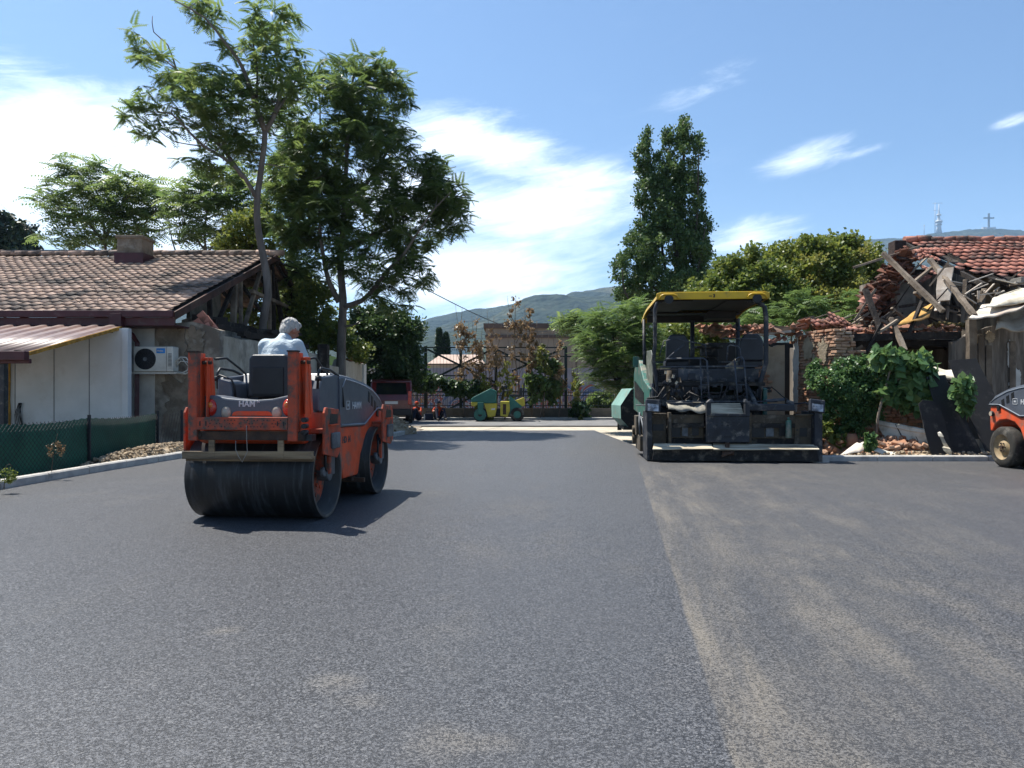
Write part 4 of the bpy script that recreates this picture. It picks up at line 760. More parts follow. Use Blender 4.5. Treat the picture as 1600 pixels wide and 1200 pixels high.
# end gates
for x, w in ((-1.40, .075), (1.60, .12)): MB().b2((x-.02,.05,.02), (x+w,.85,.92)).build('end_gate', M['pgrey'], pv, bevel=.01)
MB().b2((-1.47,.9,.12),(-1.32,1.9,.42)).b2((-1.50,1.4,.4),(-1.38,1.9,.8)).cyl((-1.55,1.75,.32),(-1.40,1.75,.32),.10).cyl((-1.55,1.75,.50),(-1.40,1.75,.50),.09).build('auger_side', M['pbrown'], pv, bevel=.01)
MB().tube([(-1.46,1.0,.42),(-1.47,1.05,.72),(-1.44,1.3,.86),(-1.38,1.6,.74)], .02, 6).tube([(-1.42,.6,.5),(-1.45,.9,.8),(-1.45,1.2,.6),(-1.40,1.4,.5)], .018, 6).tube([(-1.52,1.2,1.02),(-1.35,1.0,1.02),(-1.30,.7,.9)], .014, 6).build('hoses', M['steel_grey'], pv)
for x, tl in ((-1.31, .06), (1.63, .12)):
    p = MB().box((x,.10,1.02), (.28,.09,.25), (R(-18),tl,0)).build('control_panel', M['pgrey'], pv, bevel=.025, segs=3)
    MB().box((x,.055,.995), (.22,.02,.15), (R(-18),tl,0)).build('panel_face', M['wtape'], p, bevel=.01); MB().box((x,.075,1.085), (.12,.02,.045), (R(-18),tl,0)).build('panel_screen', M['black'], p)
    MB().tube([(x-.02,.15,1.0),(x-.12,.35,1.08),(x-(.4 if x > 0 else -.2),.42,1.05)], .014, 6).tube([(x,.15,.92),(x+.01,.18,.8)], .02, 6).build('bracket', M['pgrey'], p)
MB().tube([(X0-1.12,3.5,2.05),(X0-1.22,3.5,2.1),(X0-1.24,3.5,2.0)], .012, 6).b2((X0-1.28,3.48,1.86), (X0-1.14,3.52,2.1)).build('mirror', M['pgreen'], pv, bevel=.015)
# ================================================================ LEFT HOUSE, YARD
def tilemat(name, c1, c2, dark, rough=.85):
    m = pm(name, c1, c2, 2.2, rough, bump=.5, bscale=30, dirt=dark, dscale=.8, damt=.75, rnd=c2); return m
M['tile_l'] = tilemat('old brown roof tiles', 'c2a694', '98806f', (.07,.058,.05)); M['tile_r'] = tilemat('red clay roof tiles', 'bd8573', '985f4e', (.08,.055,.045)); M['tile_p'] = pm('pinkish tiles', 'c08c7a', 'a87462', 3, .85, bump=.4)
M['maroon'] = pm('maroon painted metal', '4a1f26', '3c191f', 3, .5, dirt=(.1,.08,.075), dscale=4, damt=.3)
M['maroon_sh'] = pm('maroon corrugated sheet', '75605a', '64504c', 3, .42, dirt=(.2,.17,.15), dscale=3, damt=.3); M['foam'] = pm('yellow foam edge', 'b08538', '8a652a', 9, .9, bump=.8, bscale=40)
M['panel_w'] = pm('white sandwich panel', 'c9cbcc', 'bfc2c3', 2, .55, dirt=(.42,.405,.38), dscale=.9, damt=.35)
M['plaster'] = pm('weathered grey plaster', 'b3aa9b', '948b7c', 1.3, .92, bump=.6, bscale=12, dirt=(.14,.115,.09), dscale=1.1, damt=.8)
M['plaster_l'] = pm('pale streaked plaster', 'b3ab9c', '968d7d', 1.2, .92, bump=.5, bscale=12, stretch=(1.1,1.1,.6), dirt=(.17,.15,.12), dscale=1.5, damt=.55)
M['plaster_w'] = pm('whitewashed plaster', 'c4c1ba', 'aeaba3', 2, .9, bump=.3, bscale=14, dirt=(.28,.25,.21), dscale=3, damt=.3)
M['mud'] = pm('bared mud render', '85796a', '665c4e', 3, .95, bump=1, bscale=16, dirt=(.3,.28,.24), dscale=4, damt=.4)
M['timber'] = pm('weathered grey timber', '8d8070', '5a4f43', 2, .9, bump=.8, bscale=18, stretch=(.6,.6,.6), dirt=(.05,.04,.035), dscale=3); M['timber_dk'] = pm('charred dark timber', '2c2520', '1a1614', 3, .9, bump=.8, bscale=20, dirt=(.12,.1,.08), dscale=4, damt=.4)
M['ac_white'] = pm('cream appliance shell', 'c6c4ba', 'b9b7ad', 3, .5, dirt=(.35,.32,.27), dscale=3, damt=.3); M['blue'] = pm('blue sticker', (.02,.22,.60), None, 4, .4); M['dark_in'] = pm('dark interior', (.03,.028,.026), (.02,.019,.018), 2, .95)  # dark_in: interior shade put into a near-black base colour
M['rubble'] = pm('pale rubble', 'b8a88f', '8f806a', 4, .95, bump=.6, bscale=40, rnd='8d7a62'); M['concrete'] = pm('rough concrete', '8b877f', '6c6962', 3, .95, bump=.7, bscale=25, dirt=(.12,.11,.1), dscale=2)
def tile_roof(name, mat, parent, o, ud, vd, w, l, tw=.24, tl=.34, jit=.02, keep=None, wave=.028, seed=1, step=.035, thick=True):
    """o: eave corner; ud: unit along the eave; vd: unit up the slope. Overlapping wavy courses."""
    rnd = random.Random(seed); ud, vd = Vector(ud), Vector(vd); nd = ud.cross(vd).normalized(); 
    if nd.z < 0: nd = -nd
    V = []; Fc = []; rr = []; o = Vector(o); sag = lambda u, v: jit*2.2*noise.noise(Vector((u*.5, v*.5, seed)))
    for j in range(int(l/tl)):
        for i in range(int(w/tw)):
            if keep and not keep(i*tw, j*tl, rnd): continue
            q = rnd.uniform(0, 1); dz = rnd.uniform(-jit, jit)*.35; dv = rnd.uniform(-jit, jit); sk = rnd.uniform(-jit, jit)*.6; k = len(V); ns = 7
            for e in range(ns):
                f = e/(ns-1); h = wave*(math.cos(2*math.pi*f)*.5+.5)**1.3
                u = (i+f)*tw
                for vv, lift in ((j*tl-.02+dv+sk*f, step), (j*tl+tl+.02+dv, .0)): V.append(o+ud*u+vd*vv+nd*(h+lift+dz+sag(u, vv)+.02))
                V.append(o+ud*u+vd*(j*tl-.02+dv+sk*f)+nd*(h+step-.028+dz+sag(u, j*tl)+.02))
            for e in range(ns-1): a = k+e*3; Fc += [(a, a+3, a+4, a+1), (a+2, a+5, a+3, a)]; rr += [q, q]
    return npmesh(name, [tuple(v) for v in V], Fc, rr, mat, parent, world=True)
def slab(mb, pts, th_, r=0.0):   # quad/poly given by world points, thickness along its normal
    p = [Vector(q) for q in pts]; n = (p[1]-p[0]).cross(p[2]-p[0]).normalized()*th_; k = len(p)
    return mb.add(p+[q+n for q in p], [tuple(range(k))[::-1], tuple(range(k, 2*k))]+[(i, (i+1)%k, k+(i+1)%k, k+i) for i in range(k)], r)
def rough_wall(mb, x0, x1, y, tops, th_=.3, n=24, z0=-.05, amp=.04, seed=1, dx=None):
    """wall along x from x0 to x1 at depth y (a function or a number) with ragged top given by (t, z) pairs"""
    rnd = random.Random(seed); ts = [p[0] for p in tops]; zs = [p[1] for p in tops]; yf = y if callable(y) else (lambda x: y); V = []
    for i in range(n+1):
        t = i/n; x = x0+(x1-x0)*t; z = float(np.interp(t, ts, zs))+rnd.uniform(-amp, amp); V += [(x, yf(x), z0), (x, yf(x), z), (x, yf(x)+th_, z+rnd.uniform(-amp, amp)), (x, yf(x)+th_, z0)]
    fs = [(0,1,2,3), tuple(4*n+i for i in (3,2,1,0))]
    for i in range(n):
        for j in range(4): a = 4*i+j; b = 4*i+(j+1)%4; fs.append((a, a+4, b+4, b))
    return mb.add(V, fs)
XR = -7.42
hs = thing('house', 'low house with brown tiled roof, maroon gutter and an open rotten gable', 'house', (-12, 19, 0))
mb = MB(); rough_wall(mb, -22, -6.72, 16.9, [(0,2.85),(.93,2.85),(.965,2.9),(1,2.72)], .35, 50, amp=.015); mb.build('wall', M['plaster'], hs, world=True)
MB().b2((-22,16.875,-.05), (-8.2,16.897,2.85)).build('whitewashed_wall', M['plaster_w'], hs, world=True)
# flaking patches of bared mud render on the wall, thin raised shapes
def patch(name, mat, parent, cx, cz, rx, rz_, y, seed, th_=.02, n=60):
    pts = []
    for k in range(n): a = 2*math.pi*k/n; q = 1+.55*noise.noise(Vector((math.cos(a)*1.7, math.sin(a)*1.7, seed)))+.35*noise.noise(Vector((math.cos(a)*6, math.sin(a)*6, seed+9))); pts.append((cx+rx*q*math.cos(a), cz+rz_*q*math.sin(a)))
    return MB().prism(pts, 'Y', y-th_, y+.01).build(name, mat, parent, world=True)
patch('bare_patch', M['mud'], hs, -7.35, .95, .62, .85, 16.872, 3.0); patch('bare_patch', M['mud'], hs, -7.85, 2.3, .36, .55, 16.874, 5.0); patch('bare_patch', M['mud'], hs, -7.25, 2.45, .22, .30, 16.87, 8.0)
mb = MB(); rough_wall(mb, XR-.3, XR, lambda x: 17.2, [(0,3.0),(1,3.0)], 9.0, 2); mb.build('gable_wall', M['plaster'], hs, world=True)
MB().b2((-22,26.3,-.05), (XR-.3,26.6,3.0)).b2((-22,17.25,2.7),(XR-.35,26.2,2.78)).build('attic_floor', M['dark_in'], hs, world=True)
EAV = Vector((-22, 16.15, 3.02)); RDG = Vector((-22, 23.2, 5.60)); vd = (RDG-EAV).normalized(); Ls = (RDG-EAV).length
tile_roof('roof', M['tile_l'], hs, EAV, (1,0,0), vd, -EAV.x+XR, Ls, .245, .33, .02, seed=4)
rb_ = Vector((-22, 26.9, 4.35)); tile_roof('roof_back', M['tile_l'], hs, rb_, (1,0,0), (Vector((-22,23.2,5.60))-rb_).normalized(), -rb_.x+XR, 3.9, .245, .33, .03, seed=5, keep=lambda u, v, r: not (u > 12.6 and v < 1.6 and r.random() < .7))
mb = MB()
slab(mb, [EAV+Vector((0,0,-.02)), Vector((XR-.05,16.15,3.0)), Vector((XR-.05,23.2,5.58)), RDG+Vector((0,0,-.02))], -.03); mb.build('roof_boards', M['timber_dk'], hs, world=True)
mb = MB()
for x in np.linspace(-21.5, XR-.08, 18): mb.bar((x,16.2,2.94),(x,23.2,5.50),.09,.11); mb.bar((x,23.2,5.50),(x,26.9,4.25),.09,.11)
mb.build('rafters', M['timber_dk'], hs, world=True)
MB().bar((XR+.02,16.12,2.95),(XR+.02,23.2,5.54),.04,.17).bar((XR+.02,23.2,5.54),(XR+.02,26.2,4.50),.04,.14).build('bargeboard', pm('brown bargeboard','553a30','3a2a24',3,.85,bump=.5,dirt=(.1,.08,.06)), hs, world=True)
mb = MB()
for i, x in enumerate(np.arange(-21.9, XR, .42)): mb.tube([(x,23.17,5.66+.01*math.sin(i)),(x+.44,23.17,5.68+.012*math.sin(i*2.1))], [.105,.09], 10)
mb.build('ridge_tiles', M['tile_l'], hs, world=True)
# truss timbers in the open gable
tz = lambda y: 3.0+(y-16.15)*.366
for (y0, z0, y1, z1, w, mt) in [(18.3,3.05,18.3,3.6,.10,0),(20.0,3.05,20.0,tz(20),.14,1),(20.35,3.05,20.35,tz(20.3),.09,1),(18.9,3.1,20.0,4.25,.09,0),(20.6,3.1,22.1,4.9,.10,1),(22.4,3.05,22.4,5.0,.10,0),(22.9,3.05,22.9,5.1,.09,1),(23.2,3.05,23.2,5.5,.11,0),(21.2,4.2,24.6,4.15,.10,1),(24.0,3.0,25.1,4.6,.12,0),(24.6,3.05,23.4,4.9,.13,0),(25.3,3.0,25.3,4.6,.14,0),(25.9,3.2,25.3,4.4,.10,0)]:
    MB().bar((XR-.12+random.uniform(-.05,.05),y0,z0),(XR-.12+random.uniform(-.05,.05),y1,z1),w,w,up=(1,0,0),rough=.06).build('truss_timber', M['timber' if mt else 'timber_dk'], hs, world=True)
MB().b2((-9.2,20.8,2.8), (-9.1,23.0,4.4)).build('attic_partition', M['concrete'], hs, world=True)
mb = MB()
for k in range(9): y = 17.0+k*.9; mb.bar((XR+random.uniform(-.1,.15),y,3.03+random.uniform(-.05,.08)),(XR+random.uniform(-.1,.15),y+random.uniform(1.2,2.2),3.03+random.uniform(-.1,.12)),.16,.12,rough=.2)
mb.build('wall_plate', M['timber_dk'], hs, world=True)
# hanging laths at the broken back corner
random.seed(31); mb = MB()
for k in range(40): a = Vector((XR+random.uniform(-.5,.2), random.uniform(24.2,27), random.uniform(4.2,4.9))); mb.bar(a, a+Vector((random.uniform(-.2,.5), random.uniform(.1,.9), random.uniform(-.9,-.1))), .03, .02)
for k in range(10): a = Vector((XR+random.uniform(-.3,.3), 22.6+k*.45, 5.45-.36*max(0, k*.45-.6)*.5)); mb.bar(a, a+Vector((.5, .3, -.1)), .05, .03)
mb.build('hanging_lath', M['timber_dk'], hs, world=True)
# gutter, downpipe, chimney
g = MB().b2((-22,16.02,2.92), (XR+.02,16.14,3.06)).b2((-22,16.14,2.74), (XR+.02,16.2,2.92)).b2((-22,16.2,2.74),(XR+.02,16.9,2.77)).b2((-8.75,16.0,2.70),(-8.5,16.18,3.0)).build('gutter', M['maroon'], hs, world=True, bevel=.008)
MB().tube([(-8.62,16.1,2.74),(-8.58,16.3,2.66),(-8.50,16.5,2.55),(-8.46,16.62,2.40),(-8.48,16.62,0)], .07, 4, smooth=False).build('downpipe', M['maroon'], hs, world=True, bevel=.01)
ch = MB().b2((-11.65,21.7,4.9),(-10.9,22.4,5.90)).b2((-11.69,21.66,5.83),(-10.86,22.44,5.92)).build('chimney', M['mud'], hs, world=True, bevel=.02)
MB().b2((-11.70,21.64,4.95),(-10.85,22.46,5.40)).build('chimney_flashing', M['maroon'], hs, world=True)
MB().b2((-16.5,23.1,5.68),(-12.9,23.2,5.76)).build('ridge_flashing', M['steel_grey'], hs, world=True)
# broken tile shards on the wall corner
random.seed(6)
for i, (px, py) in enumerate([(318,496),(325,503),(331,510),(312,506)]):
    o = MB().box((0,0,0), (.26,.03,.18), (random.uniform(-.4,.4), .9, random.uniform(-.4,.4))).build('broken_tile', M['tile_r']); o.location = P(px, py, 17.0)
    tag(o, 'reddish broken tile shard sliding off the top corner of the plastered wall', 'tile', 'tile shards on the plastered wall corner')
# dead twigs lying on the roof
mb = MB(); random.seed(8)
for k in range(14): a = EAV+Vector((12.2+random.uniform(-.3,1.6),0,0))+vd*random.uniform(.3,2.3)+Vector((0,0,.14)); mb.tube([a, a+Vector((random.uniform(-.5,.5),random.uniform(-.2,.5),random.uniform(.02,.15)))], .008, 4)
tag(mb.build('dead_branch', M['dry']), 'dead dry branches lying on the brown tiles above the downpipe', 'branch')
# AC unit
ac = thing('air_conditioner', 'cream outdoor air conditioner unit hung on the plastered wall', 'air conditioner', (-8.0, 16.55, 1.74))
MB().b2((-.44,-.15,0),(.44,.15,.56)).build('casing', M['ac_white'], ac, bevel=.02, segs=3)
MB().b2((.30,-.156,.0),(.306,-.150,.56)).build('seam', M['steel_grey'], ac)
fg = MB().cyl((-.17,-.158,.28),(-.17,-.148,.28),.235,n=40).build('fan_opening', M['black'], ac)
mb = MB()
for r_ in np.linspace(.05, .23, 9): mb.tube([(-.17+r_*math.cos(a),-.163,.28+r_*math.sin(a)) for a in [k*math.pi/16 for k in range(33)]], .0025, 4, caps=False)
for k in range(8): a = k*math.pi/8; mb.bar((-.17-.23*math.cos(a),-.165,.28-.23*math.sin(a)),(-.17+.23*math.cos(a),-.165,.28+.23*math.sin(a)),.003,.003)
mb.build('fan_guard', pm('dark guard wire','3c4046',None,5,.5), fg); MB().cyl((-.17,-.172,.28),(-.17,-.160,.28),.045,n=20).build('fan_hub', M['steel_grey'], fg)
lb_ = MB().b2((.08,-.157,.41),(.27,-.151,.52)).build('brand_sticker', M['blue'], ac); text('lettering', 'Midea', .058, M['letter'], lb_, (.095,-.159,.445), (R(90),0,0), bold=.001)
mb = MB(); [mb.b2((.34,-.156,.12+k*.03),(.42,-.151,.135+k*.03)) for k in range(10)]; mb.build('side_vent', M['steel_grey'], ac)
MB().bar((-.5,-.1,-.03),(.5,-.1,-.03),.04,.04).bar((-.5,-.18,-.025),(-.5,.34,-.025),.04,.03).bar((.5,-.18,-.025),(.5,.34,-.025),.04,.03).build('wall_bracket', M['ac_white'], ac)
MB().tube([(.44,.0,.22),(.55,-.02,.33),(.68,-.02,.32),(.76,0,.2),(.72,.0,.05),(.60,.0,-.02),(.48,.02,.0)], .014, 8).tube([(.44,.02,.12),(.56,-.03,.24),(.72,-.03,.22),(.80,-.02,.05),(.66,.0,-.05),(.3,.1,-.03)], .013, 8).tube([(.44,.0,.16),(.5,-.05,.28),(.62,-.06,.29),(.72,0,.12),(.66,.04,.0)], .010, 6).build('hose', M['ac_white'], ac)
# lean-to shed
sh = thing('shed', 'white panelled lean-to shed with maroon corrugated roof', 'shed', (-10.5, 14.5, 0))
nx = 150; V = []; rr_ = []
for i in range(nx+1):
    x = -14+(5.5)*i/nx; ph = (i % 10)/10; h = .035 if .35 < ph < .75 else 0
    V += [(x,16.0,2.72+h),(x,12.9,1.98+h)]
o = npmesh('roof', V, [(2*i, 2*i+1, 2*i+3, 2*i+2) for i in range(nx)], None, M['maroon_sh'], sh, world=True); o.modifiers.new('s', 'SOLIDIFY').thickness = .004
MB().bar((-8.50,12.88,1.94),(-8.50,16.0,2.68),.05,.07,rough=.1).build('foam_edge', M['foam'], sh, world=True)
MB().b2((-14,12.78,1.83),(-8.47,12.92,1.99)).b2((-14,12.9,1.78),(-8.46,12.97,1.86)).build('gutter', M['maroon'], sh, world=True, bevel=.01)
MB().b2((-14,15.88,-.05),(-8.36,16.0,2.66)).build('wall', M['panel_w'], sh, world=True)
mb = MB(); [mb.b2((x-.006,15.873,-.05),(x+.006,15.882,2.6)) for x in (-13.3,-12.15,-11.0,-10.72,-9.88,-9.12)]; mb.build('panel_joint', M['steel_grey'], sh, world=True)
MB().b2((-8.40,15.84,-.05),(-8.27,16.0,2.66)).build('corner_trim', M['panel_w'], sh, world=True, bevel=.004)
MB().b2((-9.08,12.96,-.05),(-8.95,13.08,1.86)).build('post', M['pgrey'], sh, world=True)
MB().bar((-10.83,15.84,0),(-10.83,15.84,2.2),.05,.04,rough=.25).build('foam_edge', M['foam'], sh, world=True)
mb = MB()
for x, y, z in ((-9.2,14.9,2.33),(-8.75,15.7,2.55)): mb.b2((x-.25,y,z),(x+.2,y+.08,z+.1))
mb.build('roof_beam', M['black'], sh, world=True)
mb = MB()
for k in range(4): mb.tube([(-10.62+.02*k,15.85,1.05),(-10.70+.03*k,15.84,.8),(-10.68+.05*k,15.84,.45),(-10.58+.02*k,15.84,.42),(-10.58,15.85,.8),(-10.60,15.85,1.05)], .008, 5)
tag(mb.build('wire_coil', M['black']), 'small dark wire coil hanging on the white shed panel', 'wire')
# yard wall running back from the house
yw = thing('yard_wall', 'long pale streaked plaster yard wall behind the driven roller', 'wall', (-6, 21, 0))
def yl(t): return Vector((-6.74+1.42*t, 17.02+9.2*t, 0))
V = []; n = 40; rnd = random.Random(4)
for i in range(n+1): p = yl(i/n); z = 2.62-.32*(i/n)+rnd.uniform(-.03,.03)-(.25 if .62 < i/n < .8 else 0); V += [p+Vector((0,0,-.05)), p+Vector((0,0,z)), p+Vector((-.3,.04,z)), p+Vector((-.3,.04,-.05))]
fs = [(0,1,2,3), tuple(4*n+i for i in (3,2,1,0))]+[(4*i+j, 4*i+j+4, 4*i+(j+1)%4+4, 4*i+(j+1)%4) for i in range(n) for j in range(4)]
MB().add(V, fs).build('wall_face', M['plaster_l'], yw, world=True)
e = yl(1); MB().b2((e.x-.5,e.y-.05,-.05),(e.x+.06,e.y+.4,2.32)).build('end_pillar', M['plaster_w'], yw, world=True, bevel=.02)
mb = MB()
for k in range(14): mb.box((e.x-.35+random.uniform(-.3,.3), e.y+random.uniform(-.1,.3), 2.36+random.uniform(0,.14)), (.2,.11,.07), (random.uniform(-.3,.3),random.uniform(-.3,.3),random.uniform(0,3)))
tag(mb.build('brick_pile', M['tile_r']), 'few loose bricks on top of the yard wall end', 'bricks')
random.seed(12)
for i in range(9):
    t0 = random.uniform(0,.55); p = yl(t0); q = yl(min(1,t0+random.uniform(.12,.3))); z = 2.66-.3*t0
    o = MB().bar((0,0,0), q-p+Vector((random.uniform(-.2,.1),0,random.uniform(-.22,.12))), random.uniform(.1,.2), random.uniform(.08,.16), rough=.25).build('charred_beam', M['timber_dk']); o.location = p+Vector((-.15+random.uniform(-.1,.1),0,z+random.uniform(0,.32)))
    tag(o, 'charred fallen beam lying along the top of the yard wall', 'beam', 'charred beams on the yard wall')
MB_ = MB(); tag(MB().b2((-5.9,22.3,-.05),(-5.6,22.6,2.75)).build('wall_post', M['timber_dk'], bevel=.02), 'dark stub post rising behind the yard wall top', 'post')
# green netted fence
gf = thing('netted_fence', 'low chain link fence covered in green shade netting along the left kerb', 'fence', (-7.0, 11, 0))
M['net'] = pm('green shade net', '2b6450', '225141', 1.5, .75, bump=.3, bscale=60, dirt=(.06,.13,.09), dscale=.7, damt=.5); M['fpost'] = pm('dark fence post', '22262c', None, 5, .6)
FP = [(-7.28,6.6),(-7.06,9.85),(-6.98,12.15),(-7.27,15.1)]
for a, b in zip(FP[:-1], FP[1:]):
    nx, nz_ = 40, 10; V = []
    for j in range(nz_+1):
        for i in range(nx+1):
            t = i/nx; u = j/nz_; x = a[0]+(b[0]-a[0])*t; y = a[1]+(b[1]-a[1])*t; V.append((x-.03+.03*noise.noise(Vector((x*2,y*2,u*2)))*math.sin(math.pi*u), y, .03+.82*u-.05*u*math.sin(math.pi*t)+(.01*math.sin(i*1.9) if j == nz_ else 0)))
    o = npmesh('netting', V, [(j*(nx+1)+i, j*(nx+1)+i+1, (j+1)*(nx+1)+i+1, (j+1)*(nx+1)+i) for j in range(nz_) for i in range(nx)], None, M['net'], gf, world=True, smooth=True)
    A, B = Vector((*a,.05)), Vector((*b,.05)); d = (B-A); Lh = d.length; d.normalize(); mb = MB(); H = .78; s = -H
    while s < Lh:
        for sg in (0, 1):
            s0, s1 = max(0, s), min(Lh, s+H); z0, z1 = s0-s, s1-s
            if s1 > s0: mb.bar(A+d*s0+Vector((.012,0,z0 if not sg else H-z0)), A+d*s1+Vector((.012,0,z1 if not sg else H-z1)), .004, .004)
        s += .085
    mb.build('wire_mesh', M['fpost'], gf, world=True)
for x, y in FP+[(-7.0,15.6)]: MB().b2((x-.02,y-.02,-.05),(x+.02,y+.02,.90)).build('post', M['fpost'], gf, world=True)
mb = MB(); A, B = Vector((-7.27,15.1,.05)), Vector((-7.0,15.6,.05)); [mb.bar(A.lerp(B, k/9)+Vector((0,0,0)), A.lerp(B, min(1,k/9+.3))+Vector((0,0,.78 if k < 7 else .3)), .006, .006) for k in range(10)]; mb.b2((-7.28,15.1,.05),(-7.0,15.12,.06)); mb.build('wire_mesh', M['rust'], gf, world=True)
# weeds and rubble by the kerb
for i, (px, py, dd, n_, lb) in enumerate([(80,735,10.7,20,'dry brown weed standing against the green netting'), (6,742,9.2,30,'pale green weed at the left edge before the netting')]):
    c = P(px, py, dd); c.z = .05; tree('weed', lb, 'weed', c, [([c, c+Vector((.03,0,.3)), c+Vector((.08,.02,.62 if i == 0 else .3))], .006, .002)], [(px+5+4*(i==0), (702 if i == 0 else 745), 14, 12, dd, .08)], n_, 'brown' if i == 0 else 'olive', tmpl_clump(6,.5,.5,.25,9), 2, .07, 'dry', seed=90+i, tw=.006)
def heap(name, label, cx, cy, rx, ry, h, n, smin, smax, mat, seed, z=0.0, rot=0.0, kind='stuff', cat='rubble'):
    rnd = random.Random(seed); st = random.getstate(); random.seed(seed); mb = MB(); nn = 22; V = []
    for j in range(nn+1):
        for i in range(nn+1): u, v = i/nn*2-1, j/nn*2-1; r2 = u*u+v*v; V.append((u*rx, v*ry, h*max(0, 1-r2)**.8*(1+.25*noise.noise(Vector((u*3,v*3,seed))))-.03))
    mb.add(V, [(j*(nn+1)+i, j*(nn+1)+i+1, (j+1)*(nn+1)+i+1, (j+1)*(nn+1)+i) for j in range(nn) for i in range(nn)], .3)
    for k in range(n):
        a = rnd.uniform(0, 6.28); q = rnd.uniform(0, 1)**.5; u, v = q*math.cos(a), q*math.sin(a); mb.rock((u*rx*1.08, v*ry*1.08, h*max(0, 1-q*q)**.8+.005), rnd.uniform(smin, smax), rnd.random())
    random.setstate(st); o = mb.build(name, mat); o.location = (cx, cy, z); o.rotation_euler.z = rot
    if kind == 'stuff': o['kind'] = 'stuff'
    return tag(o, label, cat)
heap('rubble', 'long low heap of pale broken stone between the green fence and the kerb', -6.78, 14.0, .28, 2.2, .22, 700, .012, .045, M['rubble'], 3, .05, R(-2)); heap('rubble', 'grey shaded rubble at the foot of the plastered wall', -6.6, 16.2, .7, .6, .16, 260, .015, .05, M['rubble'], 4, .04)
heap('rubble', 'pale sand and stone heap behind the kerb end near the parked van', -4.2, 23.0, 1.15, .9, .62, 420, .02, .06, M['rubble'], 5, .0)
# ================================================================ RUIN ON THE RIGHT
M['brick'] = pm('old soft brick', 'a4785c', '8a5c45', 5, .95, bump=.8, bscale=40, dirt=(.36,.31,.25), dscale=3, damt=.45, rnd='b4947a'); M['mortar'] = pm('lime mortar', 'a89880', '8b7c66', 4, .95, bump=1, bscale=25)
M['plaster_r'] = pm('buff plaster', 'a89a86', '8f816e', 1.6, .93, bump=.4, bscale=12, dirt=(.16,.10,.07), dscale=1.6, damt=.5); M['streak'] = pm('streaked dirty plaster', '8d8377', '5f574e', 1.5, .93, bump=.5, bscale=14, stretch=(3,3,.4), dirt=(.09,.075,.06), dscale=1.8, damt=.7)
M['tarp'] = pm('pale warped sheets', 'c9c1b6', 'a5998b', 2, .8, bump=.5, bscale=8, dirt=(.3,.22,.17), dscale=2.5, damt=.4); M['plate'] = pm('dark steel plate', '242322', '1b1a1a', 1.5, .8, metal=.0, bump=.08, bscale=8, dirt=(.09,.08,.07), dscale=5, damt=.35)
M['yboard'] = pm('yellow board', 'b48a45', '94703a', 3, .85, bump=.3, dirt=(.15,.11,.07)); M['cladding'] = pm('pale dusty moulding', 'cfcabb', 'aca694', 3, .75, dirt=(.3,.25,.18), dscale=3, damt=.5)
ru = thing('ruined_house', 'collapsed brick and plaster house with sagging red tiled roof', 'ruin', (9, 17, 0))
def bricks(name, x0, x1, y, ztop, parent, seed, depth=.28, z0=-.05, jag=.0):
    rnd = random.Random(seed); mb = MB(); z = z0; j = 0
    while z < 3.2:
        x = x0-(.11 if j % 2 else 0)+rnd.uniform(-.02,.02)
        while x < x1:
            w = rnd.uniform(.11,.215); zt = ztop(x+w/2)
            if x+w/2 > x0 and z < zt and x+w*.4 < x1+rnd.uniform(-jag, jag) and not rnd.random() < .035:
                d = rnd.uniform(-.018,.018)+(.03 if rnd.random() < .07 else 0); mb.box((x+w/2, y+depth/2+d, z+.031), (w-.014, depth, .056), (rnd.uniform(-.05,.05),rnd.uniform(-.045,.045),rnd.uniform(-.05,.05)), r=rnd.uniform(0,1), taper=rnd.uniform(.86,1))
            x += w
        z += .066; j += 1
    return mb.build(name, M['brick'], parent, world=True, bevel=.009, segs=1)
def turned(o, x, y, ang):   # stand a wall piece built along +x from the origin on its own line
    o.location = Vector((x, y, 0))-ru.location+Vector((0,0,0)); o.rotation_euler.z = ang; return o
PA, PB = Vector((6.45, 16.9, 0)), Vector((6.95, 15.85, 0)); pang = math.atan2(PB.y-PA.y, PB.x-PA.x); pl_ = (PB-PA).length
turned(bricks('brick_pier', 0, pl_, 0, lambda x: 2.60-.3*max(0, .35-x)+.04*math.sin(x*20), ru, 3, jag=.05), PA.x, PA.y, pang)
turned(MB().b2((.03,.06,-.05),(pl_-.03,.6,2.48)).build('mortar_core', M['mortar'], ru), PA.x, PA.y, pang)
bricks('brick_pier', 6.95, 7.45, 15.88, lambda x: 2.6-.9*max(0,x-7.2), ru, 13, depth=.4, jag=.12)
for k, (cx, cz, rx, rz_, s_) in enumerate([(.10,1.9,.08,.5,1.0),(.45,2.25,.14,.22,2.0),(.85,2.2,.12,.22,3.0),(.08,1.2,.06,.4,4.0),(.62,1.9,.06,.2,5.0)]): turned(patch('plaster_flake', M['plaster_w' if k in (0,3) else 'mortar'], None, cx, cz, rx, rz_, -.002, s_, .018, 60), 0, 0, 0)
for o in [o for o in bpy.data.objects if o.name.startswith('plaster_flake') and o.parent is None]: o.parent = ru; turned(o, PA.x, PA.y, pang)
bricks('low_wall', 7.4, 8.9, 16.0, lambda x: 1.42+.24*(x-7)+.08*math.sin(x*7) if x > 7.15 else 1.75, ru, 5, jag=.08)
MB().b2((7.0,16.06,-.05),(8.85,16.4,1.42)).build('mortar_core', M['mortar'], ru, world=True)
mb = MB(); rough_wall(mb, 5.0, 6.3, 17.0, [(0,1.9),(.35,2.2),(.6,2.32),(1,2.4)], .25, 16, amp=.04); mb.build('wall', M['plaster_r'], ru, world=True)
bricks('brick_patch', 5.45, 5.95, 16.93, lambda x: 1.9-abs(x-5.7)*1.6, ru, 7, depth=.10, z0=.9, jag=.1)
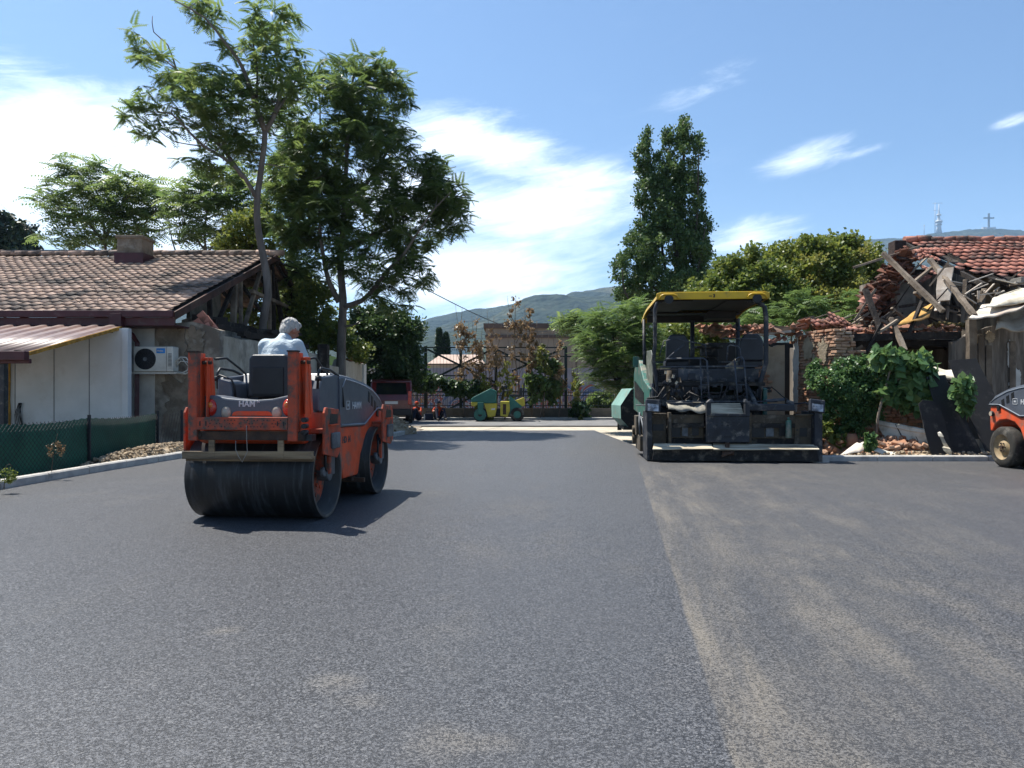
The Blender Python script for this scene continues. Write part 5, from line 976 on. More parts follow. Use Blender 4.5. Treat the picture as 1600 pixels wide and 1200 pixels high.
mb = MB(); rough_wall(mb, 7.0, 11.6, 18.3, [(0,2.4),(.5,2.45),(1,2.5)], .25, 30, amp=.04); mb.build('back_wall', M['streak'], ru, world=True)
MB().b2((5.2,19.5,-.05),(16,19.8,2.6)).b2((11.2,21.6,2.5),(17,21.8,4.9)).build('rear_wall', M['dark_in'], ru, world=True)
mb = MB(); rough_wall(mb, 9.75, 16.5, 16.2, [(0,2.4),(.1,2.72),(.3,2.75),(1,2.8)], .25, 40, amp=.03); mb.build('wall', M['streak'], ru, world=True)
for k, (cx, cz, rx, rz_) in enumerate([(10.95,2.15,.07,.28),(11.05,1.55,.12,.25),(10.2,2.45,.16,.10),(11.6,2.3,.2,.3),(10.5,2.5,.1,.1)]): patch('plaster_flake', M['plaster_w' if k < 2 else 'mortar'], ru, cx, cz, rx, rz_, 16.17, 11.0+k, .012, 60)
mb = MB()
for k in range(26): x = 9.8+k*.17; mb.bar((x,16.15,random.uniform(.0,1.2)),(x+random.uniform(-.03,.03),16.15,random.uniform(2.2,2.75)),.13,.02,up=(0,1,0),rough=.05) if random.random() < .55 else None
mb.build('boarding', M['timber'], ru, world=True)
MB().bar((10.02,16.0,-.05),(9.98,16.0,2.85),.17,.14,rough=.1).build('post', M['timber'], ru, world=True)
# upper room
MB().b2((9.5,18.5,2.7),(10.15,18.6,4.05)).b2((9.48,18.45,2.6),(10.2,18.62,2.95)).build('room_wall', M['concrete'], ru, world=True, bevel=.01)
MB().b2((12.0,19.2,2.6),(12.05,21,4.6)).b2((10.6,20.2,2.5),(13.4,20.3,4.5)).b2((10.15,19.0,2.6),(10.2,21.5,4.4)).build('room_wall', M['streak'], ru, world=True)
MB().bar((9.42,18.3,2.55),(9.50,18.3,4.2),.16,.14,rough=.08).build('corner_post', M['timber'], ru, world=True)
MB().b2((9.0,16.6,2.36),(13.5,20,2.44)).build('upper_floor', M['timber_dk'], ru, world=True)
# roof
E2 = Vector((10.4,17.5,3.90)); R2 = Vector((10.4,21.2,5.62)); v2 = (R2-E2).normalized(); L2 = (R2-E2).length
def kp(u, v, r):
    x = u+10.4; lim = 11.15+.10*math.sin(v*5)+(.35*max(0, .9-v)); lim += .6*max(0, .5-v); 
    if x < lim: return False
    return not (x < lim+.5 and r.random() < .3)
tile_roof('roof', M['tile_r'], ru, E2, (1,0,0), v2, 7.5, L2, .225, .335, .026, keep=kp, wave=.03, seed=8, step=.05)
mb = MB(); slab(mb, [E2+Vector((1.3,0,-.03)), E2+Vector((7.5,0,-.03)), R2+Vector((7.5,0,-.03)), R2+Vector((.9,0,-.03))], -.03); mb.build('roof_boards', M['timber_dk'], ru, world=True)
mb = MB()
for i, x in enumerate(np.arange(11.3, 17.9, .36)): mb.tube([(x,21.2,5.67+.03*math.sin(i*1.7)),(x+.4,21.2,5.70+.02*math.sin(i*2.3))], [.11,.09], 10, random.random())
mb.build('ridge_tiles', M['tile_r'], ru, world=True)
mb = MB()
for x in np.arange(11.2, 17.8, .6): mb.bar((x,17.45,3.82),(x,21.2,5.62),.09,.11)
mb.build('rafters', M['timber_dk'], ru, world=True)
# loose patches of tiles sliding on the broken corner
for i, (px, py, d, w, l, ax) in enumerate([(1428,402,19.2,.6,.55,.35),(1448,393,19.6,.7,.4,.1),(1462,392,19.3,.9,.5,.0),(1446,422,18.6,.45,.35,-.4),(1436,436,18.2,.5,.4,.5),(1452,403,18.9,.5,.4,-.3),(1358,468,17.4,.35,.4,.8),(1287,505,16.6,.55,.35,.1),(1305,498,16.8,.5,.4,-.4),(1330,514,16.5,.5,.25,0),(1213,532,16.7,.5,.25,.2),(1148,524,17.2,.4,.25,.3)]):
    p = P(px, py, d); u = Vector((math.cos(ax), 0, math.sin(ax))); n_ = Vector((0,-.5,.85)); v = n_.cross(u).normalized()
    o = tile_roof('tile_patch', M['tile_r' if i % 3 else 'tile_p'], ru, p-u*w/2-v*l/2, u, v if v.z > 0 else -v, w+.01, l, .11, .17, .02, seed=20+i, wave=.03)
random.seed(44)
# chimney remains, dark tile and earth lumps
MB().b2((10.72,20.6,4.6),(11.05,21.0,5.55)).build('chimney_stump', pm('blackened brick','3a2c27','2a201d',4,.95,bump=1,bscale=20), ru, world=True, bevel=.03)
mb = MB()
for k in range(620):
    t = random.random(); p = P(1356+60*t+random.uniform(-10,10), 478-75*t+random.uniform(-14,18)+(30*(1-t) if random.random() < .5 else 0), 18.6+random.uniform(-.6,.8)); mb.box(p, (random.uniform(.12,.34),random.uniform(.12,.3),.03), (random.uniform(-.7,.7),random.uniform(-.7,.7),random.uniform(0,3)), r=random.random())
mb.build('collapsed_tiles', pm('dark fallen tile and earth','4c3a32','2b211c',4,.95,bump=.8,bscale=30,rnd='7a4f3d'), ru, world=True)
mb = MB()
for k in range(420):
    px = random.uniform(1095, 1500); p = P(px, 517+random.uniform(-7,5)-(9 if 1250 < px < 1330 else 0), 17.0+random.uniform(-.5,.9)); mb.rock(p, random.uniform(.03,.10), random.random()) if random.random() < .5 else mb.box(p, (random.uniform(.1,.3),random.uniform(.1,.25),.025), (random.uniform(-.5,.5),random.uniform(-.5,.5),random.uniform(0,3)), r=random.random())
mb.build('roof_debris', pm('roof debris','77604f','4d4037',4,.95,bump=.6,bscale=30,rnd='a5725c'), ru, world=True)
# small mossy chimney block, pale block
MB().b2((9.85,17.0,2.42),(10.35,17.4,2.78)).build('stub_block', M['plaster_w'], ru, world=True, bevel=.02)
mb = MB(); [mb.rock((10.1+random.uniform(-.35,.4),17.15+random.uniform(-.25,.2),2.83+random.uniform(-.03,.05)), random.uniform(.04,.09), random.random()) for k in range(60)]; mb.build('moss', pm('dry moss','6d6038','4a4228',6,.95,bump=1,bscale=40), ru, world=True)
MB().b2((11.9,17.2,3.55),(12.35,17.6,3.98)).b2((12.37,17.2,3.50),(12.9,17.6,4.0)).build('block_parapet', M['concrete'], ru, world=True, bevel=.01)
# ---- timbers (each a thing)
def beam(a, b, w, h, mat, label=None, group='broken timbers on the ruin', rough=.14, name='broken_timber'):
    a, b = Vector(a), Vector(b); o = MB().bar((0,0,0), b-a, w, h, rough=rough).build(name, M[mat]); o.location = a
    return tag(o, label or 'weathered broken roof timber lying in the debris of the ruin', 'timber', group)
beam(P(1380,396,17.6), P(1473,486,15.9), .09, .09, 'timber', 'long split pale timber leaning down across the upper concrete room wall')
beam(P(1453,406,18.0), P(1523,493,15.6), .10, .09, 'timber', 'thick curved grey timber sloping from the broken roof corner to the pale sheets')
beam(P(1334,418,17.6), P(1437,385,18.4), .055, .05, 'timber', 'long thin pole sticking out left over the bushes from the roof corner')
beam(P(1352,452,17.0), P(1376,516,16.4), .12, .07, 'timber_dk', 'broad dark upright board left of the concrete room wall')
beam(P(1446,458,16.6), P(1419,524,16.3), .07, .06, 'timber_dk', 'thin dark batten leaning behind the yellow board')
beam(P(1392,497,16.5), P(1414,548,15.9), .09, .08, 'timber', 'pale broken timber hanging down below the ceiling beam')
beam(P(1371,521,16.2), P(1402,500,16.4), .06, .05, 'timber', 'short pale stick rising right over the ceiling beam')
beam(P(1347,562,16.3), P(1378,505,16.2), .08, .06, 'timber_dk', 'thin dark prop standing in front of the shaded back wall')
beam(P(1335,548,16.6), P(1347,540,16.6), .07, .06, 'timber', 'short pale stub poking from the shaded back wall')
beam(P(1463,412,17.9), P(1429,440,17.4), .08, .06, 'timber', 'short batten between the loose tile patches')
beam(P(1292,528,16.3), P(1500,524,16.3), .10, .16, 'timber_dk', 'long dark ceiling beam over the opening right of the brick pier')
beam(P(1296,538,16.6), P(1500,536,16.7), .10, .14, 'timber_dk', 'second dark ceiling beam just under the long one')
beam(P(1196,512,16.8), P(1242,516,16.6), .10, .11, 'timber', 'grey plank above the buff plaster wall, upper of two')
beam(P(1170,525,16.7), P(1235,518,16.5), .16, .05, 'tarp', 'pale plank above the buff plaster wall, lower of two')
beam(P(1396,545,15.7), P(1402,580,15.6), .12, .10, 'timber_dk', 'dark hanging strut above the fig bush')
random.seed(45)
for k in range(60):
    px = random.choice([random.uniform(1380,1460), random.uniform(1330,1400), random.uniform(1500,1600), random.uniform(1440,1530), random.uniform(1240,1380)]); py = random.uniform(440,500) if px > 1385 else random.uniform(495,520)
    if px > 1500: py = random.uniform(438,470)
    a = P(px, py, random.uniform(16.6,18.4)); L0 = random.uniform(.3,1.2); an = random.uniform(-1.2,1.2)
    beam(a, a+Vector((math.cos(an)*L0, random.uniform(-.3,.3), math.sin(an)*L0*.8)), random.uniform(.03,.09), random.uniform(.02,.06), random.choice(['timber','timber','timber_dk']))
for k in range(16):
    a = P(random.uniform(1500,1595), random.uniform(440,462), random.uniform(16.2,17.2)); beam(a, a+Vector((random.uniform(-.5,.6),0,random.uniform(-.25,.2))), .05, .02, 'tarp')
for px, y0, y1, w in ((1508,437,505,.09),(1513,447,500,.07),(1532,455,500,.08),(1538,452,478,.1),(1484,440,500,.05),(1478,420,470,.30)): beam(P(px,y0,17.2), P(px-4,y1,17.0), w, .06, 'timber' if w < .2 else 'tarp')
beam(P(1462,486,17.0), P(1480,440,17.2), .06, .04, 'tarp', 'narrow white board leaning in the dark upper opening', rough=.05)
def sheet3(name, mat, label, cat, pts, nx, ny, amp, th_, seed, group=None):
    A, B, C, D_ = [Vector(p) for p in pts]; V = []
    for j in range(ny+1):
        for i in range(nx+1):
            u, v = i/nx, j/ny; p = A*(1-u)*(1-v)+B*u*(1-v)+C*u*v+D_*(1-u)*v; V.append(p-A+Vector((0, amp*.5*noise.noise(Vector((u*3,v*3,seed+7))), amp*noise.noise(Vector((u*3.1,v*2.7,seed)))-amp*.6*math.sin(math.pi*u)*(1-v))))
    o = MB().add(V, [(j*(nx+1)+i, j*(nx+1)+i+1, (j+1)*(nx+1)+i+1, (j+1)*(nx+1)+i) for j in range(ny) for i in range(nx)], smooth=True).build(name, M[mat]); o.location = A
    o.modifiers.new('s', 'SOLIDIFY').thickness = th_; return tag(o, label, cat, group)
gs = 'warped sheets hanging over the right wall'
sheet3('roofing_sheet', 'tarp', 'lowest white warped sheet with its tip over the timber post', 'sheet', [P(1514,496,15.4),P(1600,478,15.2),P(1640,455,16.4),P(1535,478,16.4)], 14, 8, .10, .03, 1, gs)
sheet3('roofing_sheet', 'cladding', 'upper white warped sheet sloping up to the frame edge', 'sheet', [P(1540,480,15.6),P(1640,462,15.5),P(1660,440,16.6),P(1562,462,16.6)], 14, 8, .09, .03, 2, gs)
sheet3('roofing_sheet', 'plaster_r', 'buff drooping sheet below the white ones at the frame edge', 'sheet', [P(1555,515,15.3),P(1640,500,15.2),P(1640,470,16.2),P(1560,482,16.2)], 14, 8, .16, .03, 3, gs)
sheet3('board', 'yboard', 'yellow sagging board among the grey timbers', 'board', [P(1403,508,16.3),P(1452,496,16.3),P(1460,474,16.9),P(1428,488,16.9)], 8, 5, .05, .02, 4)
# little tiled lean-to edge at the right of the fig
sheet3('roofing_sheet', 'cladding', 'short pale roofing strip above the dark steel plates', 'sheet', [P(1440,586,15.0),P(1515,592,14.9),P(1512,578,15.6),P(1445,574,15.6)], 12, 3, .05, .03, 5, gs)
beam(P(1438,592,15.0), P(1512,606,14.8), .04, .03, 'timber', 'thin bent lath under the short pale roofing strip')
MB_d = tag(MB().b2((-.6,0,0),(.6,.1,1.2)).build('board', M['dark_in']), 'near-black panel as painted shade behind the fig bush', 'board'); MB_d.location = (9.25,15.4,.3)  # near-black sheet stands in for the shade under the little roof
# steel plates leaning on the wall
def plate(pts, y0, y1, label):
    zz = [p.z for p in pts]; zt = max(zz); V = [Vector((p.x, y0+(y1-y0)*p.z/zt, p.z)) for p in pts]; c = V[0].copy(); mb = MB(); slab(mb, [v-c for v in V], .012); o = mb.build('steel_plate', M['plate'], bevel=.002); o.location = c; return tag(o, label, 'steel plate', 'steel plates leaning on the ruin')
D_ = 14.1
plate([P(x, y, D_) for x, y in [(1443,717),(1531,717),(1498,600),(1496,585),(1464,588),(1470,640),(1476,690)]], 13.95, 14.5, 'wide dark steel plate leaning in the middle of the three, notched on top')
plate([P(x, y, D_) for x, y in [(1446,717),(1478,717),(1472,634),(1463,627),(1446,625),(1438,632),(1442,690)]], 13.85, 14.2, 'shorter rounded dark steel plate in front at the left of the group')
plate([P(x, y, D_) for x, y in [(1540,717),(1600,717),(1566,557),(1519,561),(1526,640)]], 14.0, 14.9, 'tallest dark steel plate leaning beside the cut off roller')
# white moulded cladding piece with bricks on it
cl = thing('cladding_panel', 'long pale moulded cladding piece lying tilted behind the kerb', 'cladding', (8.1, 14.4, .1))
A, B = P(1368,657,15.1), P(1469,676,14.0); dx = (B-A); dn = Vector((.25,-.4,-.9)).normalized(); prof = [(0,0),(.03,.05),(.09,.06),(.11,.03),(.33,.03),(.35,.07),(.40,.06),(.52,-.08)]
V = []
for e in (A, B):
    for s_, o_ in prof: V.append(e+dn*s_+Vector((-.1,-1,.2)).normalized()*o_)
m_ = MB().add(V, [(i, i+1, i+1+len(prof), i+len(prof)) for i in range(len(prof)-1)]).build('moulding', M['cladding'], cl, world=True); m_.modifiers.new('s', 'SOLIDIFY').thickness = .02
MB().bar(A.lerp(B,.55)+dn*.08+Vector((0,-.05,0)), A.lerp(B,.55)+dn*.36+Vector((0,-.05,0)), .012, .012).bar(A.lerp(B,.3)+dn*.0+Vector((0,-.07,0)), A.lerp(B,.3)+dn*.40+Vector((0,-.07,0)), .03, .012).build('joint', M['black'], cl, world=True)
random.seed(46)
for k in range(42):
    p = P(random.uniform(1372,1458), random.uniform(692,708), random.uniform(14.1,14.7)); o = MB().box((0,0,0), (random.uniform(.12,.22),.10,.065), (random.uniform(-.6,.6),random.uniform(-.5,.5),random.uniform(0,3.1)), r=random.random()).build('fallen_brick', M['brick'], bevel=.01, segs=1); o.location = p
    tag(o, 'fallen dusty brick in the heap on the pale cladding piece', 'brick', 'bricks heaped on the cladding piece')
heap('rubble', 'pale rubble strip directly behind the right kerb', 8.0, 14.05, 2.0, .25, .10, 420, .015, .05, M['rubble'], 6, .03)
heap('rubble', 'brick rubble heap sloping below the cladding piece', 7.9, 14.7, 1.0, .6, .38, 420, .03, .09, M['brick'], 7, .0)
heap('rubble', 'rubble slope at the foot of the brick pier', 6.7, 15.5, 1.0, .7, .42, 420, .03, .09, M['brick'], 8, .0)
sheet3('board', 'tarp', 'flat pale slab propped beside the kerb end', 'board', [P(1312,712,14.0),P(1350,704,14.0),P(1350,692,14.3),P(1336,694,14.3)], 5, 4, .03, .02, 9)
sheet3('board', 'cladding', 'curved pale strip lying over the dark hole behind the kerb', 'board', [P(1366,704,13.95),P(1404,715,13.9),P(1406,711,14.0),P(1370,698,14.1)], 6, 3, .05, .015, 10)
tag(MB().tube([(0,0,0),(.03,-.02,.16),(.02,0,.34)], [.13,.15,.10], 12).build('broken_pot', M['brick']), 'round rusty lump standing at the foot of the ivy', 'pot').location = P(1328,704,15.0)
# ivy bush, fig, small plants
D = 15.3
tree('ivy_bush', 'dense green climbing bush covering the low brick wall beside the pier', 'bush', P(1335,705,D), [(L_([(1335,705),(1338,660),(1335,610)], D), .04, .012), (L_([(1338,660),(1300,620),(1285,590)], D), .02, .008), (L_([(1338,650),(1370,600)], D), .02, .008)],
 [(1300,600,32,26,D,.4),(1325,575,26,16,D,.35),(1350,580,30,24,D,.4),(1330,620,46,34,D,.45),(1305,650,30,30,D,.35),(1350,645,30,26,D,.35),(1335,670,20,18,D,.3),(1275,590,14,20,D+.3,.2),(1272,570,9,8,D+.4,.15),(1370,610,24,30,D,.35)], 900, 'ivy', tmpl_clump(10,.55,.40,.5,11), 2, .155, 'dry', seed=70, tw=.01)
T_FIG = tmpl_clump(7, .5, .62, .55, 12)
tree('fig_bush', 'large leaved light green fig bush with one slanting pale stem', 'bush', P(1368,700,14.7), [(L_([(1368,704),(1372,650),(1385,602),(1392,572)], 14.7), .035, .016), (L_([(1385,602),(1410,590),(1440,575)], 14.7), .018, .008), (L_([(1380,620),(1420,620),(1450,612)], 14.7), .015, .006)],
 [(1390,560,26,14,14.8,.35),(1415,570,32,20,14.8,.35),(1430,590,28,24,14.8,.35),(1400,610,26,20,14.8,.3),(1430,625,24,18,14.8,.3),(1395,555,16,8,14.8,.25),(1448,566,12,10,14.9,.2)], 190, 'fig', T_FIG, 2, .26, 'timber', seed=71, tw=.012)
tree('fig_bush', 'small fig shoot with pale hanging leaves in front of the steel plates', 'bush', P(1505,650,14.3), [([P(1512,660,14.25), P(1514,620,14.25), P(1500,600,14.2)], .014, .006)], [(1510,595,16,7,14.0,.15),(1505,612,18,10,14.0,.15),(1512,630,10,12,14.1,.12)], 34, 'fig', T_FIG, 2, .22, 'dry', seed=72, tw=.008)
tree('bush', 'little bright green plant by the dark hole behind the kerb', 'bush', P(1358,712,14.1), [([P(1358,714,14.1), P(1358,695,14.1), P(1360,682,14.1)], .01, .004)], [(1358,690,10,14,14.1,.12)], 26, 'ivy', T_FIG, 2, .12, 'dry', seed=73, tw=.005)
tree('bush', 'grey green weeds at the foot of the brick pier', 'bush', P(1290,695,15.0), [([P(1290,705,15), P(1292,680,15), P(1290,665,15)], .01, .004)], [(1285,668,14,14,15,.2),(1310,690,12,12,15,.2),(1272,700,5,10,15,.1)], 50, 'olive', T_FIG, 2, .14, 'dry', seed=74, tw=.005)
# ================================================================ FAR END OF THE ROAD
M['grn_steel'] = pm('dark green steel', '1f2f2b', '18231f', 4, .6); M['wallc'] = pm('dim concrete wall', '6d675c', '565046', 1.2, .9, bump=.4, bscale=15, dirt=(.1,.09,.07), dscale=1.2, damt=.6)
M['beige'] = pm('beige rendered hall', '938676', '83786b', .5, .9, dirt=(.2,.16,.13), dscale=.6, damt=.4); M['lilac'] = pm('lilac grey wall', '9a98a3', '8a8893', .8, .9); M['pinkroof'] = pm('pink brown roof', 'b09a8c', 'a08a7c', 1, .85, bump=.4, bscale=10)
M['cream'] = pm('pale house wall', 'a9a49c', '989289', 1, .9); M['ammgreen'] = pm('deep teal machine paint', '2a6a5f', '225c52', 3, .45, dirt=(.06,.12,.1), dscale=3, damt=.3); M['ammyel'] = pm('acid yellow machine paint', 'bdb03a', 'a69a34', 3, .5, dirt=(.2,.17,.06), dscale=4, damt=.35)
M['redcar'] = pm('shade darkened red car paint', '5a0d12', '4c0b0f', 2, .3, coat=.6); M['carglass'] = pm('dark car glass', '101418', None, 2, .12, spec=.7); M['hivis'] = pm('orange work shirt', 'c4451f', 'a83816', 5, .8, bump=.3); M['navy'] = pm('navy work trousers', '1b2238', '141a2b', 5, .85)  # redcar: red paint darkened, deep shade put into its colour
# low wall with iron railing on top
lw = thing('railing_wall', 'low concrete wall with dark iron railing across the end of the road', 'wall', (0, 35.2, 0))
MB().b2((-14,35.05,-.05),(16,35.3,.56)).build('wall_base', M['wallc'], lw, world=True)
mb = MB(); z0, z1 = .60, 1.36
for z in (.66, 1.14, 1.30): mb.b2((-14,35.16,z),(16,35.19,z+.035))
mb.build('rail', M['grn_steel'], lw, world=True); mb = MB()
for k in range(250): x = -14+k*.12; mb.b2((x,35.165,.56),(x+.016,35.181,1.42))
mb.build('bars', M['grn_steel'], lw, world=True)['kind'] = 'stuff'
# tall braced ball-court fence behind
cf = thing('court_fence', 'tall dark green ball court fence with crossed diagonal braces', 'fence', (0, 35.6, 0)); Df = 35.6
zt = P(0,543,Df).z
for px in (609,665,720,775,829,884): q = P(px,0,Df); MB().b2((q.x-.07,Df-.05,-.05),(q.x+.07,Df+.05,P(0,541 if px in (665,775,884) else 547,Df).z)).build('post', M['grn_steel'], cf, world=True)
def fb(a, b, w=.095): MB().bar(P(a[0],a[1],Df-.02), P(b[0],b[1],Df-.02), w, w, up=(0,1,0)).build('brace', M['grn_steel'], cf, world=True)
for a, b in (((668,546),(775,598)),((665,598),(775,543)),((665,546),(612,560)),((665,598),(610,575)),((668,600),(612,630)),((700,640),(775,600)),((722,648),(700,640)),((775,546),(829,572)),((884,543),(800,580)),((800,640),(884,598)),((829,572),(884,598))): fb(a, b)
mb = MB(); x0, x1 = P(600,0,Df).x, P(884,0,Df).x
for y, a, b in ((543,600,884),(557,775,915),(569,600,775),(587,640,730),(612,600,884)): mb.bar(P(a,y,Df), P(b,y,Df), .055, .055)
mb.build('rail', M['grn_steel'], cf, world=True); mb = MB()
for k in range(56): x = x0+(x1-x0)*k/55; mb.b2((x-.006,Df,.6),(x+.006,Df+.01,zt-.3 if x < P(775,0,Df).x else zt-.5))
mb.build('mesh_wire', M['grn_steel'], cf, world=True)['kind'] = 'stuff'
# basketball backboard
bb_ = thing('basketball_hoop', 'white basketball backboard with black square and orange rim', 'basketball hoop', P(650,640,39)); k_ = 39/F
q = P(651,0,39); MB().b2((P(639,0,39).x,39,P(0,592,39).z),(P(663,0,39).x,39.05,P(0,569,39).z)).build('backboard', M['panel_w'], bb_, world=True)
mb = MB(); a, b = P(649,583,38.99), P(659.5,573,38.99)
for p, r_ in (((a.x,a.z),(b.x,a.z)),((b.x,a.z),(b.x,b.z)),((b.x,b.z),(a.x,b.z)),((a.x,b.z),(a.x,a.z))): mb.bar((p[0],38.99,p[1]),(r_[0],38.99,r_[1]),.05,.02)
mb.build('target_square', M['black'], bb_, world=True); c = P(653,585,38.7); MB().tube([(c.x+.22*math.cos(t),38.7+.22*math.sin(t),c.z) for t in [j*math.pi/8 for j in range(17)]], .025, 6, caps=False).build('rim', M['hivis'], bb_, world=True)
MB().b2((q.x-.06,39.1,-.05),(q.x+.06,39.2,P(0,580,39).z)).build('post', M['steel_grey'], bb_, world=True)
# painted mural wall behind the railing: loose coloured sprayed shapes
def mural(name, seed):
    m = bpy.data.materials.new(name); m.use_nodes = True; t = m.node_tree; b = t.nodes['Principled BSDF']; tcn = t.nodes.new('ShaderNodeTexCoord')
    n = t.nodes.new('ShaderNodeTexNoise'); n.inputs['Scale'].default_value = .55; n.inputs['Detail'].default_value = 3; n.inputs['Distortion'].default_value = 2.2
    mp = t.nodes.new('ShaderNodeMapping'); mp.inputs['Location'].default_value = (seed, seed, seed); t.links.new(tcn.outputs['Object'], mp.inputs[0]); t.links.new(mp.outputs[0], n.inputs[0])
    r = t.nodes.new('ShaderNodeValToRGB'); r.color_ramp.interpolation = 'CONSTANT'; el_ = r.color_ramp.elements; el_[0].color = (.22,.24,.30,1); el_[1].position = .42; el_[1].color = (.09,.14,.27,1)
    for p_, c_ in ((.46,(.35,.36,.4,1)),(.49,(.30,.09,.08,1)),(.53,(.16,.24,.33,1)),(.56,(.34,.18,.08,1)),(.60,(.36,.36,.36,1)),(.64,(.16,.10,.20,1))): e_ = el_.new(p_); e_.color = c_
    t.links.new(n.outputs[0], r.inputs[0]); t.links.new(r.outputs[0], b.inputs['Base Color']); b.inputs['Roughness'].default_value = .9; return m
mw = thing('mural_wall', 'grey lilac yard wall with colourful sprayed lower band seen through the railing', 'wall', (2, 40.5, 0))
MB().b2((-7,40.5,-.05),(12,40.8,P(0,575,40.5).z)).build('wall_face', M['lilac'], mw, world=True)
rnd = random.Random(5); pts = [(-6.5,.05)]+[(x, 1.75+rnd.uniform(-.25,.35)+(.3 if 5 < x < 8 else 0)) for x in np.arange(-6.5, 11, .45)]+[(10.9,.05)]
MB().prism(pts, 'Y', 40.46, 40.5).build('painted_band', mural('mural paint', 3.0), mw, world=True)
MB().cyl((7.2,40.1,-.05),(7.2,40.1,3.0),.05).build('white_pole', M['panel_w'], mw, world=True)
# beige hall
bh = thing('hall', 'large flat roofed beige hall behind the withered saplings', 'building', (3, 55, 0)); a, b = P(759,513,54), P(1010,513,54)
MB().b2((a.x,54,-.05),(b.x,70,a.z)).build('wall', M['beige'], bh, world=True); MB().b2((a.x-.15,53.8,a.z),(b.x+.2,70.2,a.z+.35)).b2((a.x-.05,53.9,a.z-.7),(b.x,54,a.z-.5)).build('parapet', pm('dark parapet','5d4f48',None,1,.9), bh, world=True)
# small house with pinkish hipped roof
sh2 = thing('small_house', 'small pale house with pinkish hipped roof beyond the ball court', 'house', (-4.5, 48, 0)); D = 47; A = P(665,570,D); B = P(760,570,D); tz2 = P(0,556,D).z
MB().b2((A.x+.3,D+.3,-.05),(B.x-.3,D+6,A.z)).build('wall', M['cream'], sh2, world=True); r1, r2 = P(676,556,D).x, P(748,556,D).x
MB().add([(A.x,D,A.z),(B.x,D,A.z),(B.x,D+6.5,A.z),(A.x,D+6.5,A.z),(r1+.2,D+3.2,tz2+.25),(r2-.2,D+3.2,tz2+.25)], [(0,1,5,4),(1,2,5),(2,3,4,5),(3,0,4),(0,3,2,1)]).build('roof', M['pinkroof'], sh2, world=True)
for px in (680,700,722,742): q = P(px,0,D); MB().b2((q.x-.35,D+.26,2.0),(q.x+.35,D+.31,2.8)).build('window', M['carglass'], sh2, world=True)
MB().b2((A.x-6,D+.9,-.05),(A.x-.6,D+1.1,2.9)).build('side_wall', M['cream'], sh2, world=True)
# pale apartment blocks low on the hill
for i, (px, y0, y1, w, D, lb) in enumerate([(708,540,556,24,300,'wide pale apartment block on the lower hill behind the cypress trees'), (742,540,556,12,310,'narrow pale block right of the wide one on the lower hill'), (723,537,545,10,360,'white terrace building just above the other far blocks'), (652,539,552,14,340,'small far white building left of the cypress trees')]):
    a = P(px-w/2,y0,D); b = P(px+w/2,y1,D); t = thing('apartment_block', lb, 'building', (a.x, D, 0), group='far pale buildings on the hill'); MB().b2((a.x,D,0),(b.x,D+10,a.z)).build('wall', M['panel_w'], t, world=True)
    mb = MB(); nf = 2 if y1-y0 > 10 else 1
    for f in range(nf):
        for k in range(int(w/3)): x = a.x+(k+.3)*3*D/F; z = a.z-(f+.85)*5*D/F*.8; mb.b2((x,D-.05,z),(x+1.4*D/F,D,z+1.6*D/F))
    mb.build('windows', M['carglass'], t, world=True)
# far scrub between the blocks and road
M['scrub'] = LF['olive']
rng = np.random.default_rng(77); n = 5200; yy = rng.uniform(62, 420, n); xx = rng.uniform(-.55, .75, n)*yy; keep_ = np.ones(n, bool); s_ = 1.6+yy*.016
pos = np.stack([xx, yy, s_*.45*rng.uniform(.5, 1.6, n)], 1); dirs = rng.normal(size=(n, 3)); V, Fc = place(tmpl_clump(12,.6,.6,.5,8), pos, dirs, s_*1.5, rng); o = npmesh('woodland', V, Fc, np.repeat(rng.uniform(0, .8, n), 12), LF['ail_dk']); o['kind'] = 'stuff'; tag(o, 'far belt of low trees between the fence and the hill foot', 'woodland')
# ---- far compactor
ac_ = thing('compactor', 'green and yellow combination compactor parked before the low wall', 'road roller', P(741,659,32.6)); ac_.location.z = .03
k_ = 32.6/F
def cp(px, py): return ((px-741)*k_, (659-py)*k_)
def cpoly(name, pts, y0, y1, mat, parent=ac_, bevel=.02): return MB().prism([cp(*p) for p in pts], 'Y', y0, y1).build(name, mat, parent, bevel=bevel)
c = cp(751,648); rr_ = 10.8*k_
d_ = MB().lathe([(-.5,.25),(-.6,rr_-.04),(-.6,rr_),(.6,rr_),(.6,rr_-.04),(.5,.25)], 'Y', (c[0],0,rr_), 40).build('drum', M['drum'], ac_); MB().cyl((c[0],-.59,rr_),(c[0],.59,rr_),rr_*.86,n=36).build('drum_disc', M['ammgreen'], d_); MB().cyl((c[0],-.62,rr_),(c[0],.62,rr_),.09,n=16).build('hub', M['black'], d_)
cpoly('hood', [(737,629),(737,624),(741,621),(767,608),(776,612),(776,631),(757,631),(757,629)], -.5, .5, M['ammgreen'], bevel=.04); cpoly('front_bumper', [(737,629),(748,629),(746,634),(741,636),(737,634)], -.52, .52, M['ammyel']); cpoly('fork', [(747,629),(757,629),(755,648),(748,648)], -.66, -.62, M['ammgreen']); cpoly('front_frame', [(757,631),(777,631),(776,642),(774,651),(763,652),(760,641)], -.56, .56, M['ammyel'])
cpoly('warning_sticker', [(768,639),(774,638),(774,641),(768,641)], -.566, -.56, M['panel_w'], bevel=0); cpoly('rear_frame', [(782,628),(796,628),(797,642),(793,652),(782,650)], -.56, .56, M['ammyel']); cpoly('step_recess', [(786,632),(791,632),(791,648),(786,648)], -.57, -.55, M['rust'], bevel=0)
